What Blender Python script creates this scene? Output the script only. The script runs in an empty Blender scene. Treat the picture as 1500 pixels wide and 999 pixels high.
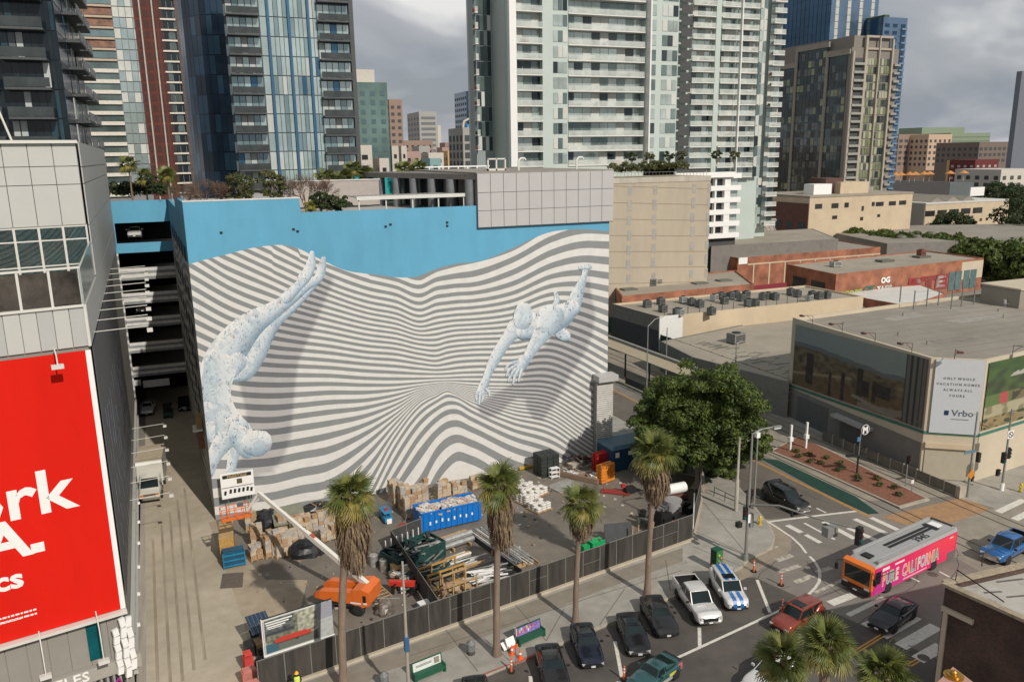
import bpy, math, random
import numpy as np
from mathutils import Vector, Matrix, Euler
random.seed(7)
R = math.radians
# ---------------------------------------------------------------- camera, world, sun, exposure
FPX = 1180.0; HOR = 227.0; ROLL = math.atan(.0154); CX, CY = 750.0, 499.5
PITCH = math.atan((CY - HOR) * math.cos(ROLL) / FPX)
HC = 35.0
def _ray0(px, py):
    x = px - CX; y = -(py - CY)
    c, s = math.cos(-ROLL), math.sin(-ROLL)
    xr, yr = c*x - s*y, s*x + c*y
    d = (xr/FPX, 1.0, yr/FPX)
    c, s = math.cos(-PITCH), math.sin(-PITCH)
    return (d[0], c*d[1] - s*d[2], s*d[1] + c*d[2])
_v = _ray0(3800, 180)
YAW = -math.atan2(_v[1], _v[0])
def ray(px, py):
    d = _ray0(px, py); c, s = math.cos(YAW), math.sin(YAW)
    return (c*d[0] - s*d[1], s*d[0] + c*d[1], d[2])
def P(px, py, z=0.0):            # survey: photo point on the level z -> metres
    d = ray(px, py); t = (z - HC)/d[2]; return (d[0]*t, d[1]*t)
def PY(px, py, Y):               # survey: photo point on the upright plane y = Y
    d = ray(px, py); t = Y/d[1]; return (d[0]*t, Y, HC + d[2]*t)
def PV(px, py, p, deg):          # survey: photo point on an upright plane through p
    a = R(deg); n = (-math.sin(a), math.cos(a)); d = ray(px, py)
    t = (n[0]*p[0] + n[1]*p[1])/(n[0]*d[0] + n[1]*d[1]); return (d[0]*t, d[1]*t, HC + d[2]*t)
def PH(px, py, g):               # survey: height over ground point g
    d = ray(px, py); t = (d[0]*g[0] + d[1]*g[1])/(d[0]**2 + d[1]**2); return HC + d[2]*t
sc = bpy.context.scene
cam = bpy.data.cameras.new('camera'); co = bpy.data.objects.new('camera', cam); sc.collection.objects.link(co)
cam.sensor_fit = 'HORIZONTAL'; cam.sensor_width = 36; cam.lens = 36*FPX/1500; cam.clip_end = 6000; cam.clip_start = .5
co.location = (0, 0, HC)
co.rotation_euler = (Matrix.Rotation(YAW, 3, 'Z') @ Matrix.Rotation(-PITCH, 3, 'X') @ Matrix.Rotation(math.pi/2, 3, 'X') @ Matrix.Rotation(-ROLL, 3, 'Z')).to_euler()
sc.camera = co
SUN_EL = 37.0; SX, SY = .233, -.972
W = bpy.data.worlds.new('World'); sc.world = W; W.use_nodes = True
nt = W.node_tree; N = nt.nodes; Lk = nt.links; N.clear()
def node(t, **k):
    n = N.new(t)
    for a, b in k.items(): setattr(n, a, b)
    return n
out = node('ShaderNodeOutputWorld'); bg = node('ShaderNodeBackground'); bg.inputs[1].default_value = .079
sky = node('ShaderNodeTexSky', sky_type='NISHITA'); sky.sun_disc = False
sky.sun_elevation = R(SUN_EL); sky.sun_rotation = math.atan2(SX, SY); sky.air_density = 1.2; sky.dust_density = 1.5
tc = node('ShaderNodeTexCoord'); sep = node('ShaderNodeSeparateXYZ')
Lk.new(tc.outputs['Generated'], sep.inputs[0])
zz = node('ShaderNodeMath', operation='ADD'); Lk.new(sep.outputs[2], zz.inputs[0]); zz.inputs[1].default_value = .34
mx_ = node('ShaderNodeMath', operation='MAXIMUM'); Lk.new(zz.outputs[0], mx_.inputs[0]); mx_.inputs[1].default_value = .08
dx = node('ShaderNodeMath', operation='DIVIDE'); dy = node('ShaderNodeMath', operation='DIVIDE')
Lk.new(sep.outputs[0], dx.inputs[0]); Lk.new(mx_.outputs[0], dx.inputs[1]); Lk.new(sep.outputs[1], dy.inputs[0]); Lk.new(mx_.outputs[0], dy.inputs[1])
cb = node('ShaderNodeCombineXYZ'); Lk.new(dx.outputs[0], cb.inputs[0]); Lk.new(dy.outputs[0], cb.inputs[1])
n1 = node('ShaderNodeTexNoise'); n1.inputs['Scale'].default_value = .8; n1.inputs['Detail'].default_value = 4; n1.inputs['Roughness'].default_value = .45
n2 = node('ShaderNodeTexNoise'); n2.inputs['Scale'].default_value = 1.25; n2.inputs['Detail'].default_value = 5; n2.inputs['Roughness'].default_value = .48; n2.inputs['Distortion'].default_value = .4
mp = node('ShaderNodeMapping'); mp.inputs['Location'].default_value = (3.1, 1.7, 5.0)
Lk.new(cb.outputs[0], n1.inputs['Vector']); Lk.new(cb.outputs[0], mp.inputs[0]); Lk.new(mp.outputs[0], n2.inputs['Vector'])
r1 = node('ShaderNodeValToRGB'); r1.color_ramp.elements[0].position = .3; r1.color_ramp.elements[0].color = (.62, .62, .62, 1); r1.color_ramp.elements[1].position = .47; r1.color_ramp.elements[1].color = (1, 1, 1, 1)
r2 = node('ShaderNodeValToRGB'); e = r2.color_ramp.elements; e[0].position = .43; e[0].color = (4.1, 4.5, 5.1, 1); e[1].position = .585; e[1].color = (11.2, 11.1, 10.9, 1)
m_ = e.new(.52); m_.color = (6.0, 6.25, 6.7, 1)
Lk.new(n1.outputs[0], r1.inputs[0]); Lk.new(n2.outputs[0], r2.inputs[0])
mix = node('ShaderNodeMix', data_type='RGBA'); Lk.new(r1.outputs[0], mix.inputs[0]); Lk.new(sky.outputs[0], mix.inputs[6]); Lk.new(r2.outputs[0], mix.inputs[7])
Lk.new(mix.outputs[2], bg.inputs[0]); Lk.new(bg.outputs[0], out.inputs[0])
sl = bpy.data.lights.new('sun', 'SUN'); sl.energy = 3.9; sl.angle = R(.6); sl.color = (1, .935, .85)
so = bpy.data.objects.new('sun', sl); sc.collection.objects.link(so)
ce, se = math.cos(R(SUN_EL)), math.sin(R(SUN_EL))
so.rotation_euler = Vector((SX*ce, SY*ce, se)).to_track_quat('Z', 'Y').to_euler(); so.location = (40, -60, 120)
sc.view_settings.view_transform = 'Standard'; sc.view_settings.look = 'None'; sc.view_settings.exposure = -.13; sc.view_settings.gamma = 1
try:
    sc.cycles.max_bounces = 5; sc.cycles.transparent_max_bounces = 6; sc.cycles.use_denoising = True
except Exception: pass
# ---------------------------------------------------------------- materials
MATS = {}
def mat(name, col=(.5, .5, .5), rough=.8, metal=0, var=.15, scale=1.5, bump=0, bscale=None, spec=.5, emit=None, stretch=None, var2=0, scale2=.12, alpha=None, coat=0, dirt=None):
    if name in MATS: return MATS[name]
    m = bpy.data.materials.new(name); m.use_nodes = True; n = m.node_tree.nodes; l = m.node_tree.links
    b = n['Principled BSDF']; b.inputs['Roughness'].default_value = rough; b.inputs['Metallic'].default_value = metal
    b.inputs['Specular IOR Level'].default_value = spec; b.inputs['Base Color'].default_value = (*col, 1)
    if coat: b.inputs['Coat Weight'].default_value = coat; b.inputs['Coat Roughness'].default_value = .05
    if alpha is not None: b.inputs['Alpha'].default_value = alpha
    g = n.new('ShaderNodeNewGeometry'); mp = n.new('ShaderNodeMapping'); l.new(g.outputs['Position'], mp.inputs[0])
    if stretch: mp.inputs['Scale'].default_value = stretch
    src = None
    if var or var2:
        cur = None
        for vv, s_, dt in ((var, scale, 6), (var2, scale2, 3)):
            if not vv: continue
            t = n.new('ShaderNodeTexNoise'); t.inputs['Scale'].default_value = s_; t.inputs['Detail'].default_value = dt; t.inputs['Roughness'].default_value = .62
            l.new(mp.outputs[0], t.inputs['Vector'])
            mr = n.new('ShaderNodeMapRange'); mr.inputs[1].default_value = .3; mr.inputs[2].default_value = .7; mr.inputs[3].default_value = 1 - vv; mr.inputs[4].default_value = 1 + vv
            l.new(t.outputs[0], mr.inputs[0])
            if cur is None: cur = mr.outputs[0]
            else:
                mu = n.new('ShaderNodeMath'); mu.operation = 'MULTIPLY'; l.new(cur, mu.inputs[0]); l.new(mr.outputs[0], mu.inputs[1]); cur = mu.outputs[0]
        vm = n.new('ShaderNodeVectorMath'); vm.operation = 'SCALE'; vm.inputs[0].default_value = col; l.new(cur, vm.inputs['Scale'])
        src = vm.outputs[0]
        if dirt:
            t = n.new('ShaderNodeTexNoise'); t.inputs['Scale'].default_value = dirt[1]; t.inputs['Detail'].default_value = 8; t.inputs['Roughness'].default_value = .7
            l.new(g.outputs['Position'], t.inputs['Vector'])
            mr = n.new('ShaderNodeMapRange'); mr.inputs[1].default_value = dirt[2]; mr.inputs[2].default_value = dirt[2] + .12; mr.inputs[3].default_value = 0; mr.inputs[4].default_value = dirt[3]
            l.new(t.outputs[0], mr.inputs[0])
            mi = n.new('ShaderNodeMix'); mi.data_type = 'RGBA'; l.new(mr.outputs[0], mi.inputs[0]); l.new(src, mi.inputs[6]); mi.inputs[7].default_value = (*dirt[0], 1); src = mi.outputs[2]
        l.new(src, b.inputs['Base Color'])
    if bump:
        t = n.new('ShaderNodeTexNoise'); t.inputs['Scale'].default_value = bscale or scale*6; t.inputs['Detail'].default_value = 5
        l.new(mp.outputs[0], t.inputs['Vector']); bu = n.new('ShaderNodeBump'); bu.inputs['Strength'].default_value = bump; bu.inputs['Distance'].default_value = .03
        l.new(t.outputs[0], bu.inputs['Height']); l.new(bu.outputs[0], b.inputs['Normal'])
    if emit: b.inputs['Emission Color'].default_value = (*emit[0], 1); b.inputs['Emission Strength'].default_value = emit[1]
    MATS[name] = m; return m
def attr_mat(name, attr='col', rough=.8, noise=.06, speck=None):
    if name in MATS: return MATS[name]
    m = bpy.data.materials.new(name); m.use_nodes = True; n = m.node_tree.nodes; l = m.node_tree.links; b = n['Principled BSDF']; b.inputs['Roughness'].default_value = rough
    a = n.new('ShaderNodeAttribute'); a.attribute_name = attr; g = n.new('ShaderNodeNewGeometry')
    t = n.new('ShaderNodeTexNoise'); t.inputs['Scale'].default_value = 1.2; t.inputs['Detail'].default_value = 6; l.new(g.outputs['Position'], t.inputs['Vector'])
    mr = n.new('ShaderNodeMapRange'); mr.inputs[1].default_value = .3; mr.inputs[2].default_value = .7; mr.inputs[3].default_value = 1 - noise; mr.inputs[4].default_value = 1 + noise; l.new(t.outputs[0], mr.inputs[0])
    vm = n.new('ShaderNodeVectorMath'); vm.operation = 'SCALE'; l.new(a.outputs['Color'], vm.inputs[0]); l.new(mr.outputs[0], vm.inputs['Scale']); src = vm.outputs[0]
    if speck:
        for k, (cl, sc_, th, st) in enumerate(speck):
            t2 = n.new('ShaderNodeTexNoise'); t2.inputs['Scale'].default_value = sc_; t2.inputs['Detail'].default_value = 3; t2.inputs['Distortion'].default_value = 1.5
            mp = n.new('ShaderNodeMapping'); mp.inputs['Location'].default_value = (k*7.3, 0, k*3.1); mp.inputs['Scale'].default_value = (1, 1, .7); l.new(g.outputs['Position'], mp.inputs[0]); l.new(mp.outputs[0], t2.inputs['Vector'])
            m2 = n.new('ShaderNodeMapRange'); m2.inputs[1].default_value = th; m2.inputs[2].default_value = th + .05; m2.inputs[3].default_value = 0; m2.inputs[4].default_value = st; l.new(t2.outputs[0], m2.inputs[0])
            mi = n.new('ShaderNodeMix'); mi.data_type = 'RGBA'; l.new(m2.outputs[0], mi.inputs[0]); l.new(src, mi.inputs[6]); mi.inputs[7].default_value = (*cl, 1); src = mi.outputs[2]
    l.new(src, b.inputs['Base Color']); MATS[name] = m; return m
def glass(name, col, rough=.08, metal=.6, var=.5, scale=.35):
    return mat(name, col, rough, metal, var, scale, spec=.8)
# ---------------------------------------------------------------- object helpers
COL = sc.collection
def setp(o, label=None, cat=None, group=None, kind=None):
    if label: o['label'] = label
    if cat: o['category'] = cat
    if group: o['group'] = group
    if kind: o['kind'] = kind
    return o
def thing(name, label, cat, loc=(0, 0, 0), rz=0, group=None):
    o = bpy.data.objects.new(name, None); COL.objects.link(o); o.empty_display_size = .3
    o.location = loc if len(loc) == 3 else (*loc, 0); o.rotation_euler = (0, 0, rz)
    return setp(o, label, cat, group)
class MB:
    def __init__(s): s.v = []; s.f = []; s.m = []; s.sm = []
    def add(s, vs, fs, m=0, smooth=False):
        k = len(s.v); s.v += [tuple(v) for v in vs]
        for f in fs: s.f.append(tuple(i + k for i in f)); s.m.append(m); s.sm.append(smooth)
        return s
    def box(s, x0, x1, y0, y1, z0, z1, m=0, rz=0, c=None):
        vs = [(x, y, z) for z in (z0, z1) for x, y in ((x0, y0), (x1, y0), (x1, y1), (x0, y1))]
        if rz:
            cx, cy = c or ((x0 + x1)/2, (y0 + y1)/2); a, b = math.cos(rz), math.sin(rz)
            vs = [(cx + a*(x - cx) - b*(y - cy), cy + b*(x - cx) + a*(y - cy), z) for x, y, z in vs]
        return s.add(vs, [(0, 3, 2, 1), (4, 5, 6, 7), (0, 1, 5, 4), (1, 2, 6, 5), (2, 3, 7, 6), (3, 0, 4, 7)], m)
    def prism(s, pts, z0, z1, m=0, mtop=None, bottom=True):      # outline counter-clockwise
        n = len(pts); ar = sum(pts[i][0]*pts[(i+1) % n][1] - pts[(i+1) % n][0]*pts[i][1] for i in range(n))
        if ar < 0: pts = pts[::-1]
        vs = [(p[0], p[1], z0) for p in pts] + [(p[0], p[1], z1) for p in pts]
        s.add(vs, [(i, (i+1) % n, n + (i+1) % n, n + i) for i in range(n)] + ([tuple(range(n))[::-1]] if bottom else []), m)
        s.add([(p[0], p[1], z1) for p in pts], [tuple(range(n))], m if mtop is None else mtop); return s
    def ring(s, rings, m=0, caps=True, smooth=True, close=True):
        n = len(rings[0]); vs = [v for r in rings for v in r]; fs = []
        for i in range(len(rings) - 1):
            for j in range(n if close else n - 1):
                a, b = i*n + j, i*n + (j+1) % n; fs.append((a, b, b + n, a + n))
        s.add(vs, fs, m, smooth)
        if caps: s.add(rings[0], [tuple(range(n))[::-1]], m); s.add(rings[-1], [tuple(range(n))], m)
        return s
    def tube(s, pts, r, n=8, m=0, caps=True):
        pts = [Vector(p) for p in pts]; rs = r if isinstance(r, (list, tuple)) else [r]*len(pts); rings = []
        u = None
        for i, p in enumerate(pts):
            d = (pts[min(i+1, len(pts)-1)] - pts[max(i-1, 0)]).normalized()
            if u is None:
                u = d.cross(Vector((0, 0, 1)))
                if u.length < .3: u = d.cross(Vector((1, 0, 0)))
            else: u = u - d*u.dot(d)
            u.normalize(); w = u.cross(d).normalized()
            rings.append([tuple(p + (u*math.cos(a) + w*math.sin(a))*rs[i]) for a in [2*math.pi*k/n for k in range(n)]])
        return s.ring(rings[::-1] if False else rings, m, caps)
    def quad(s, a, b, c, d, m=0): return s.add([a, b, c, d], [(0, 1, 2, 3)], m)
    def cyl(s, x, y, z0, z1, r, n=12, m=0, r2=None): return s.tube([(x, y, z0), (x, y, z1)], [r, r if r2 is None else r2], n, m)
    def sph(s, c, r, n=10, m=0, sz=1.0):
        rings = []
        for i in range(1, n//2):
            a = math.pi*i/(n//2) ; rings.append([(c[0] + r*math.sin(a)*math.cos(t), c[1] + r*math.sin(a)*math.sin(t), c[2] - r*sz*math.cos(a)) for t in [2*math.pi*k/n for k in range(n)]])
        return s.ring(rings, m, True)
    def mesh(s, name, mats):
        me = bpy.data.meshes.new(name); me.from_pydata(s.v, [], s.f)
        for m in (mats if isinstance(mats, (list, tuple)) else [mats]): me.materials.append(m)
        me.polygons.foreach_set('material_index', s.m); me.polygons.foreach_set('use_smooth', s.sm); me.update(); return me
    def build(s, name, mats, parent=None, world=False, **k):
        o = bpy.data.objects.new(name, s.mesh(name, mats)); COL.objects.link(o)
        if parent:
            o.parent = parent
            if world:
                o.location = -parent.location
        return setp(o, **k)
CUBE = {}
def bx(name, m, c, d, parent=None, rz=0, world=False, rx=0, ry=0, **k):   # one box-shaped piece; alike pieces share the mesh
    key = m.name
    if key not in CUBE:
        CUBE[key] = MB().box(-.5, .5, -.5, .5, -.5, .5).mesh('piece_' + key, m)
    o = bpy.data.objects.new(name, CUBE[key]); COL.objects.link(o)
    p = Vector(c)
    if parent:
        o.parent = parent
        if world: p = p - parent.location
    o.location = p; o.scale = d; o.rotation_euler = (rx, ry, rz); return setp(o, **k)
def inst(name, me, loc=(0, 0, 0), rz=0, parent=None, scale=(1, 1, 1), rot=None, **k):
    o = bpy.data.objects.new(name, me); COL.objects.link(o)
    if parent: o.parent = parent
    o.location = loc if len(loc) == 3 else (*loc, 0); o.rotation_euler = rot or (0, 0, rz); o.scale = scale if isinstance(scale, (tuple, list)) else (scale,)*3; return setp(o, **k)
def copy_tree(o, loc, rz=None, parent=None, label=None, group=None, depth=0):
    c = o.copy(); COL.objects.link(c)
    if parent: c.parent = parent
    if depth == 0:
        c.location = loc if len(loc) == 3 else (*loc, 0)
        if rz is not None: c.rotation_euler = (0, 0, rz)
        if label: c['label'] = label
        if group: c['group'] = group
    for ch in list(o.children): copy_tree(ch, None, None, c, depth=depth+1)
    return c
ORD = 'first second third fourth fifth sixth seventh eighth ninth tenth eleventh twelfth thirteenth fourteenth fifteenth sixteenth seventeenth eighteenth nineteenth twentieth twenty-first twenty-second twenty-third twenty-fourth twenty-fifth twenty-sixth twenty-seventh twenty-eighth'.split()
def text(name, s, m, loc, size, rot, parent=None, depth=.01, align='LEFT', sx=1.0, world=False, bold=0, **k):
    cu = bpy.data.curves.new(name, 'FONT'); cu.body = s; cu.size = size; cu.extrude = depth; cu.align_x = align; cu.offset = bold; cu.resolution_u = 2
    t = bpy.data.objects.new(name + '_tmp', cu); COL.objects.link(t)
    bpy.context.view_layer.update()
    me = bpy.data.meshes.new_from_object(t.evaluated_get(bpy.context.evaluated_depsgraph_get())); bpy.data.objects.remove(t)
    me.name = name; me.materials.clear(); me.materials.append(m)
    o = bpy.data.objects.new(name, me); COL.objects.link(o); p = Vector(loc)
    if parent:
        o.parent = parent
        if world: p = p - parent.location
    o.location = p; o.rotation_euler = rot; o.scale = (sx, 1, 1); return setp(o, **k)
def sheet(name, pts, z, m, kind='structure', **k):
    n = len(pts); ar = sum(pts[i][0]*pts[(i+1) % n][1] - pts[(i+1) % n][0]*pts[i][1] for i in range(n))
    if ar < 0: pts = pts[::-1]
    return MB().add([(p[0], p[1], z) for p in pts], [tuple(range(n))]).build(name, m, kind=kind, **k)
def slab(name, pts, z0, z1, m, **k): return MB().prism(pts, z0, z1).build(name, m, kind='structure', **k)
def strip(a, b, w):
    d = Vector((b[0]-a[0], b[1]-a[1])); n = Vector((-d.y, d.x)).normalized()*w/2
    return [(a[0]-n.x, a[1]-n.y), (b[0]-n.x, b[1]-n.y), (b[0]+n.x, b[1]+n.y), (a[0]+n.x, a[1]+n.y)]
def ang(a, b): return math.atan2(b[1]-a[1], b[0]-a[0])
# ---------------------------------------------------------------- ground, streets, pavements
M_conc = mat('sidewalk_concrete', (.31, .29, .25), .9, var=.14, scale=.9, var2=.16, scale2=.17, bump=.25, bscale=8, dirt=((.12, .105, .085), 1.6, .60, .55))
M_kerb = mat('kerb_concrete', (.38, .34, .27), .9, var=.15, scale=1.5, dirt=((.2, .17, .13), 2, .55, .6))
M_redkerb = mat('red_kerb', (.30, .12, .09), .9, var=.3, scale=3)
M_lane = mat('lane_concrete', (.40, .345, .26), .9, var=.10, scale=.8, var2=.12, scale2=.12, bump=.2, bscale=8, dirt=((.25, .2, .14), .7, .60, .45))
M_yard = mat('yard_asphalt', (.165, .142, .115), .92, var=.14, scale=.6, var2=.18, scale2=.1, bump=.3, bscale=12, dirt=((.35, .29, .21), .35, .62, .5))
M_road = mat('worn_asphalt', (.19, .17, .145), .9, var=.12, scale=.5, var2=.15, scale2=.12, bump=.3, bscale=14, dirt=((.10, .088, .075), .5, .58, .5))
M_road2 = mat('dark_asphalt', (.088, .077, .066), .88, var=.14, scale=.6, var2=.2, scale2=.15, bump=.3, bscale=14, dirt=((.04, .036, .032), .8, .60, .5))
M_paint = mat('road_paint_white', (.62, .59, .52), .8, var=.12, scale=3, dirt=((.22, .19, .155), 3.5, .56, .75))
M_paint_worn = mat('road_paint_worn', (.46, .42, .35), .85, var=.2, scale=2, dirt=((.2, .17, .14), 2.5, .47, .85))
M_yel = mat('road_paint_yellow', (.55, .27, .05), .8, var=.15, scale=2, dirt=((.2, .16, .11), 3, .6, .6))
M_ground = mat('city_ground', (.22, .2, .17), .95, var=.15, scale=.05, var2=.2, scale2=.01)
M_seam = mat('joint_dark', (.13, .115, .095), .95)
M_asphpatch = mat('tar_patch', (.075, .068, .06), .9, var=.2, scale=2)
sheet('ground', [(-900, -60), (3000, -60), (3000, 3400), (-900, 3400)], -.03, M_ground)
sheet('road', [(-40, 5), (160, 5), (160, 57), (64.5, 56.5), (56, 330), (46, 330), (53, 57.5), (41.5, 54), (-40, 43)], 0, M_road)
# front street: darker, newer asphalt west of the crosswalk
e1, e2 = P(1105, 845), P(1378, 967); dd = (e2[0]-e1[0], e2[1]-e1[1])
sheet('front_street', [(-40, 5), (e1[0]+dd[0]*3.2, e1[1]+dd[1]*3.2), e1, (38.4, 50.6), (12, 45.4), (-40, 35)], .004, M_road2)
sheet('side_street', [(49.3, 58.6), P(1255, 749), (59.3, 57), (57.3, 110), (52, 330), (44.9, 330), (50.9, 105), (52.0, 69), (52.1, 66.5)], .004, mat('street_asphalt', (.125, .108, .088), .9, var=.12, scale=.5, var2=.15, scale2=.1, bump=.3, bscale=14))
curb = [(-6, 41.9), (16.07, 46.35), (25.6, 48.3), (32.7, 49.75), (38.5, 50.75), (41.4, 51.6), (43.1, 52.6), (45.2, 53.1), (46.4, 53.7), (47.7, 55), (48.7, 56.8), (49.35, 58.6), (52.1, 66.5), (52.0, 69), (50.9, 105), (46, 250)]
inner = [(43.9, 250), (43.9, 79.6), (49.6, 69.8), (46.1, 64.4), (40.6, 57.7), (39, 56.95), (1.2, 50.05), (-6, 48.7)]
sw = slab('sidewalk', curb + inner, -.02, .14, M_conc)
kb = MB()
for a, b in zip(curb[:-1], curb[1:]):
    q = strip(a, b, .16); kb.prism([(x, y) for x, y in q], -.02, .147)
kb.build('kerb', M_kerb, kind='structure')
kb = MB()
for a, b in ((P(640, 1015), P(712, 988.5)), (P(712, 988.5), P(790, 958))): kb.prism(strip(a, b, .17), .0, .152)
kb.build('painted_kerb', M_redkerb, kind='structure')
# gutter ring round the corner
gut = [(-.9, .3), (.6, -1.1)]
gp = [(38.5, 50.75), (41.4, 51.6), (43.1, 52.6), (45.2, 53.1), (46.4, 53.7), (47.7, 55), (48.7, 56.8), (49.35, 58.6)]
gout = [(38.9, 49.6), (41.6, 50.3), (43.8, 51.2), (46.0, 51.7), (47.6, 52.6), (48.9, 54.1), (49.6, 56.3), (49.9, 58.3)]
sheet('gutter', gp + gout[::-1], .008, mat('gutter_concrete', (.27, .225, .165), .9, var=.15, scale=1.2))
sheet('lane', [(-8.6, 135), (-6.2, 54), (-6, 41), (1.6, 42.5), (1.2, 50), (1.0, 60), (-.3, 79.9), (-1.9, 120), (-1.9, 135)], .004, M_lane)
sheet('lane_gutter', strip((-6.0, 50), (-7.6, 90), .9), .008, mat('gutter_stain', (.33, .30, .25), .9, var=.2, scale=.8, stretch=(3, .2, 1)))
sheet('dirt_strip', [(-6.5, 53), (-6.3, 53), (-7.9, 100), (-8.6, 100)], .008, mat('dirt_brown', (.25, .17, .10), .95, var=.3, scale=1.5))
sheet('yard', [(-.3, 79.9), (43.8, 79.9), (49.6, 69.8), (46.1, 64.4), (40.5, 57.6), (39, 56.9), (10, 51.7), (4.5, 57), (6.5, 64.5), (3.2, 66), (2, 70.4), (.2, 71)], .008, M_yard)
sheet('yard_apron', [(1.2, 50), (10, 51.7), (4.5, 57), (6.5, 64.5), (3.2, 66), (2, 70.4), (.2, 71), (-.1, 79.9), (-1, 79.9), (1.0, 60)], .006, mat('apron_concrete', (.34, .275, .195), .9, var=.12, scale=.6, var2=.15, scale2=.15, dirt=((.2, .16, .11), .5, .55, .5)))
sheet('asphalt_patch', [P(322, 862), P(322+33, 860), P(357, 838), P(326, 840)], .014, mat('patch_brown', (.12, .095, .075), .9, var=.2, scale=3))
# pavement joints (sidewalk), tar seams
sj = MB()
for a, b in (((640, 905), (700, 983)), ((740, 868), (800, 938)), ((915, 862), (878, 915)), ((826, 892), (800, 938)), ((975, 820), (982, 865)), ((1015, 800), (1088, 830)), ((1012, 775), (1095, 812)), ((1050, 760), (1118, 765)), ((1000, 700), (1095, 812)), ((600, 960), (880, 870)), ((880, 870), (1000, 835))):
    sj.add([(x, y, .1442) for x, y in strip(P(a[0], a[1], .14), P(b[0], b[1], .14), .07)], [(0, 1, 2, 3)])
sj.build('pavement_joints', M_seam, kind='structure')
sheet('asphalt_walk', [P(447, 999, .14), P(660, 923, .14), P(1000, 802, .14), P(1000, 822, .14), P(870, 868, .14), P(690, 940, .14), P(560, 985, .14), P(520, 1010, .14)], .1441, mat('walk_asphalt', (.235, .205, .16), .9, var=.14, scale=.7, bump=.3, bscale=14, dirt=((.12, .1, .08), .8, .58, .5)))
# tyre-dark patches where cars park
for i, (x, y, r_) in enumerate(((820, 985, 1.0), (1130, 870, .9), (1060, 930, .8), (930, 975, .8))):
    c = P(x, y); sheet('oil_stain', [(c[0] + r_*(1+.25*math.sin(3*t+i))*math.cos(t), c[1] + .8*r_*(1+.2*math.cos(2*t))*math.sin(t)) for t in [k*math.pi/8 for k in range(16)]], .0085, M_asphpatch)
r_ = random.Random(9)
for k in range(15):      # sealed cracks and tyre-polished bands
    x, y = r_.choice(((46, 44), (55, 47), (36, 43), (56, 62), (28, 40), (50, 50))); x += r_.uniform(-6, 6); y += r_.uniform(-4, 4); a = r_.choice((.15, 1.6, .2, 1.5))+r_.uniform(-.3, .3); pts = [(x, y)]
    for q in range(6): a += r_.uniform(-.35, .35); pts.append((pts[-1][0]+math.cos(a)*1.0, pts[-1][1]+math.sin(a)*1.0))
    o = MB()
    for p_, q_ in zip(pts[:-1], pts[1:]): o.add([(u, v_, .0095+.0001*k) for u, v_ in strip(p_, q_, .05)], [(0, 1, 2, 3)])
    o.build('sealed_crack', M_asphpatch, kind='structure')
def stripe(pts, w, m=M_paint, z=.0135):
    mb = MB()
    for a, b in zip(pts[:-1], pts[1:]):
        mb.add([(x, y, z) for x, y in strip(P(*a), P(*b), w)], [(0, 1, 2, 3)])
    return mb.build('road_marking', m, kind='structure')
for a, b, w in (((1153, 769), (1174, 780), .6), ((1180, 783), (1202, 795), .5), ((1178, 766), (1223, 790), .28), ((1206, 764), (1252, 789), .6), ((1242, 773), (1283, 791), .6), ((1252, 760), (1300, 782), .6), ((1276, 758), (1315, 776), .6),
                ((1216, 884), (1250, 871), .75), ((1242, 901), (1295, 875), .45), ((1266, 916), (1290, 906), .6), ((1296, 934), (1347, 905), .4), ((1319, 947), (1371, 917), .95), ((1344, 966), (1379, 946), .95), ((1462, 750), (1500, 732), .7), ((1486, 761), (1512, 748), .7)):
    stripe([a, b], w)
for a, b, w in (((1165, 853), (1190, 843), .55), ((1196, 838), (1218, 831), .5), ((1140, 838), (1172, 828), .5), ((1137, 821), (1160, 813), .6), ((1194, 868), (1241, 846), .35), ((1110, 812), (1140, 800), .2)):
    stripe([a, b], w, M_paint_worn)
stripe([(1127, 764), (1190, 756), (1255, 748.5)], .32)
stripe([(1118, 760), (1140, 773.5), (1160, 787), (1173, 799), (1181, 810)], .24, M_paint, .0145)
stripe([(1186, 814.6), (1194, 823), (1199.6, 833), (1201, 842), (1200, 852), (1194, 861), (1186, 869), (1176, 876), (1142, 894), (1060, 932), (999, 960), (880, 1010)], .24, M_paint, .0145)
for a, b in (((1109, 849), (1128, 897)), ((1024.5, 919), (1025, 947)), ((901, 939), (911, 992)), ((777, 990), (778, 1005))): stripe([a, b], .26)
for o_ in (-.12, .12):
    for seg in (((1244, 960), (1293, 930)), ((1332, 974), (1351, 963)), ((1200, 987), (1244, 960))):
        a, b = P(*seg[0]), P(*seg[1]); d = Vector((b[0]-a[0], b[1]-a[1])).normalized(); nx, ny = -d.y*o_, d.x*o_
        MB().add([(x+nx, y+ny, .013) for x, y in strip(a, b, .13)], [(0, 1, 2, 3)]).build('yellow_line', M_yel, kind='structure')
    a, b = P(1274, 757), (57.3, 106); a = (a[0]+o_, a[1])
    MB().add([(x, y, .0145) for x, y in strip((a[0], a[1]), (58.35+o_, 72), .12)] , [(0, 1, 2, 3)]).build('yellow_line', M_yel, kind='structure')
    MB().add([(x, y, .0165) for x, y in strip((58.35+o_, 72), (54.6+o_, 200), .12)] , [(0, 1, 2, 3)]).build('yellow_line', M_yel, kind='structure')
for a, b in (((1064, 675), (1074, 681)), ((1106, 725), (1113, 729)), ((1124, 707), (1131, 711)), ((1134, 740), (1142, 744)), ((1196, 744), (1210, 751)), ((902, 611), (909, 615)), ((889, 584), (893, 588)), ((1376, 837), (1391, 845)), ((1335, 846), (1347, 852)), ((1150, 727), (1160, 732))): stripe([a, b], .2)
stripe([(1338, 947), (1330, 945)], .1, M_yel)
o = MB(); r_ = random.Random(31)
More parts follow.
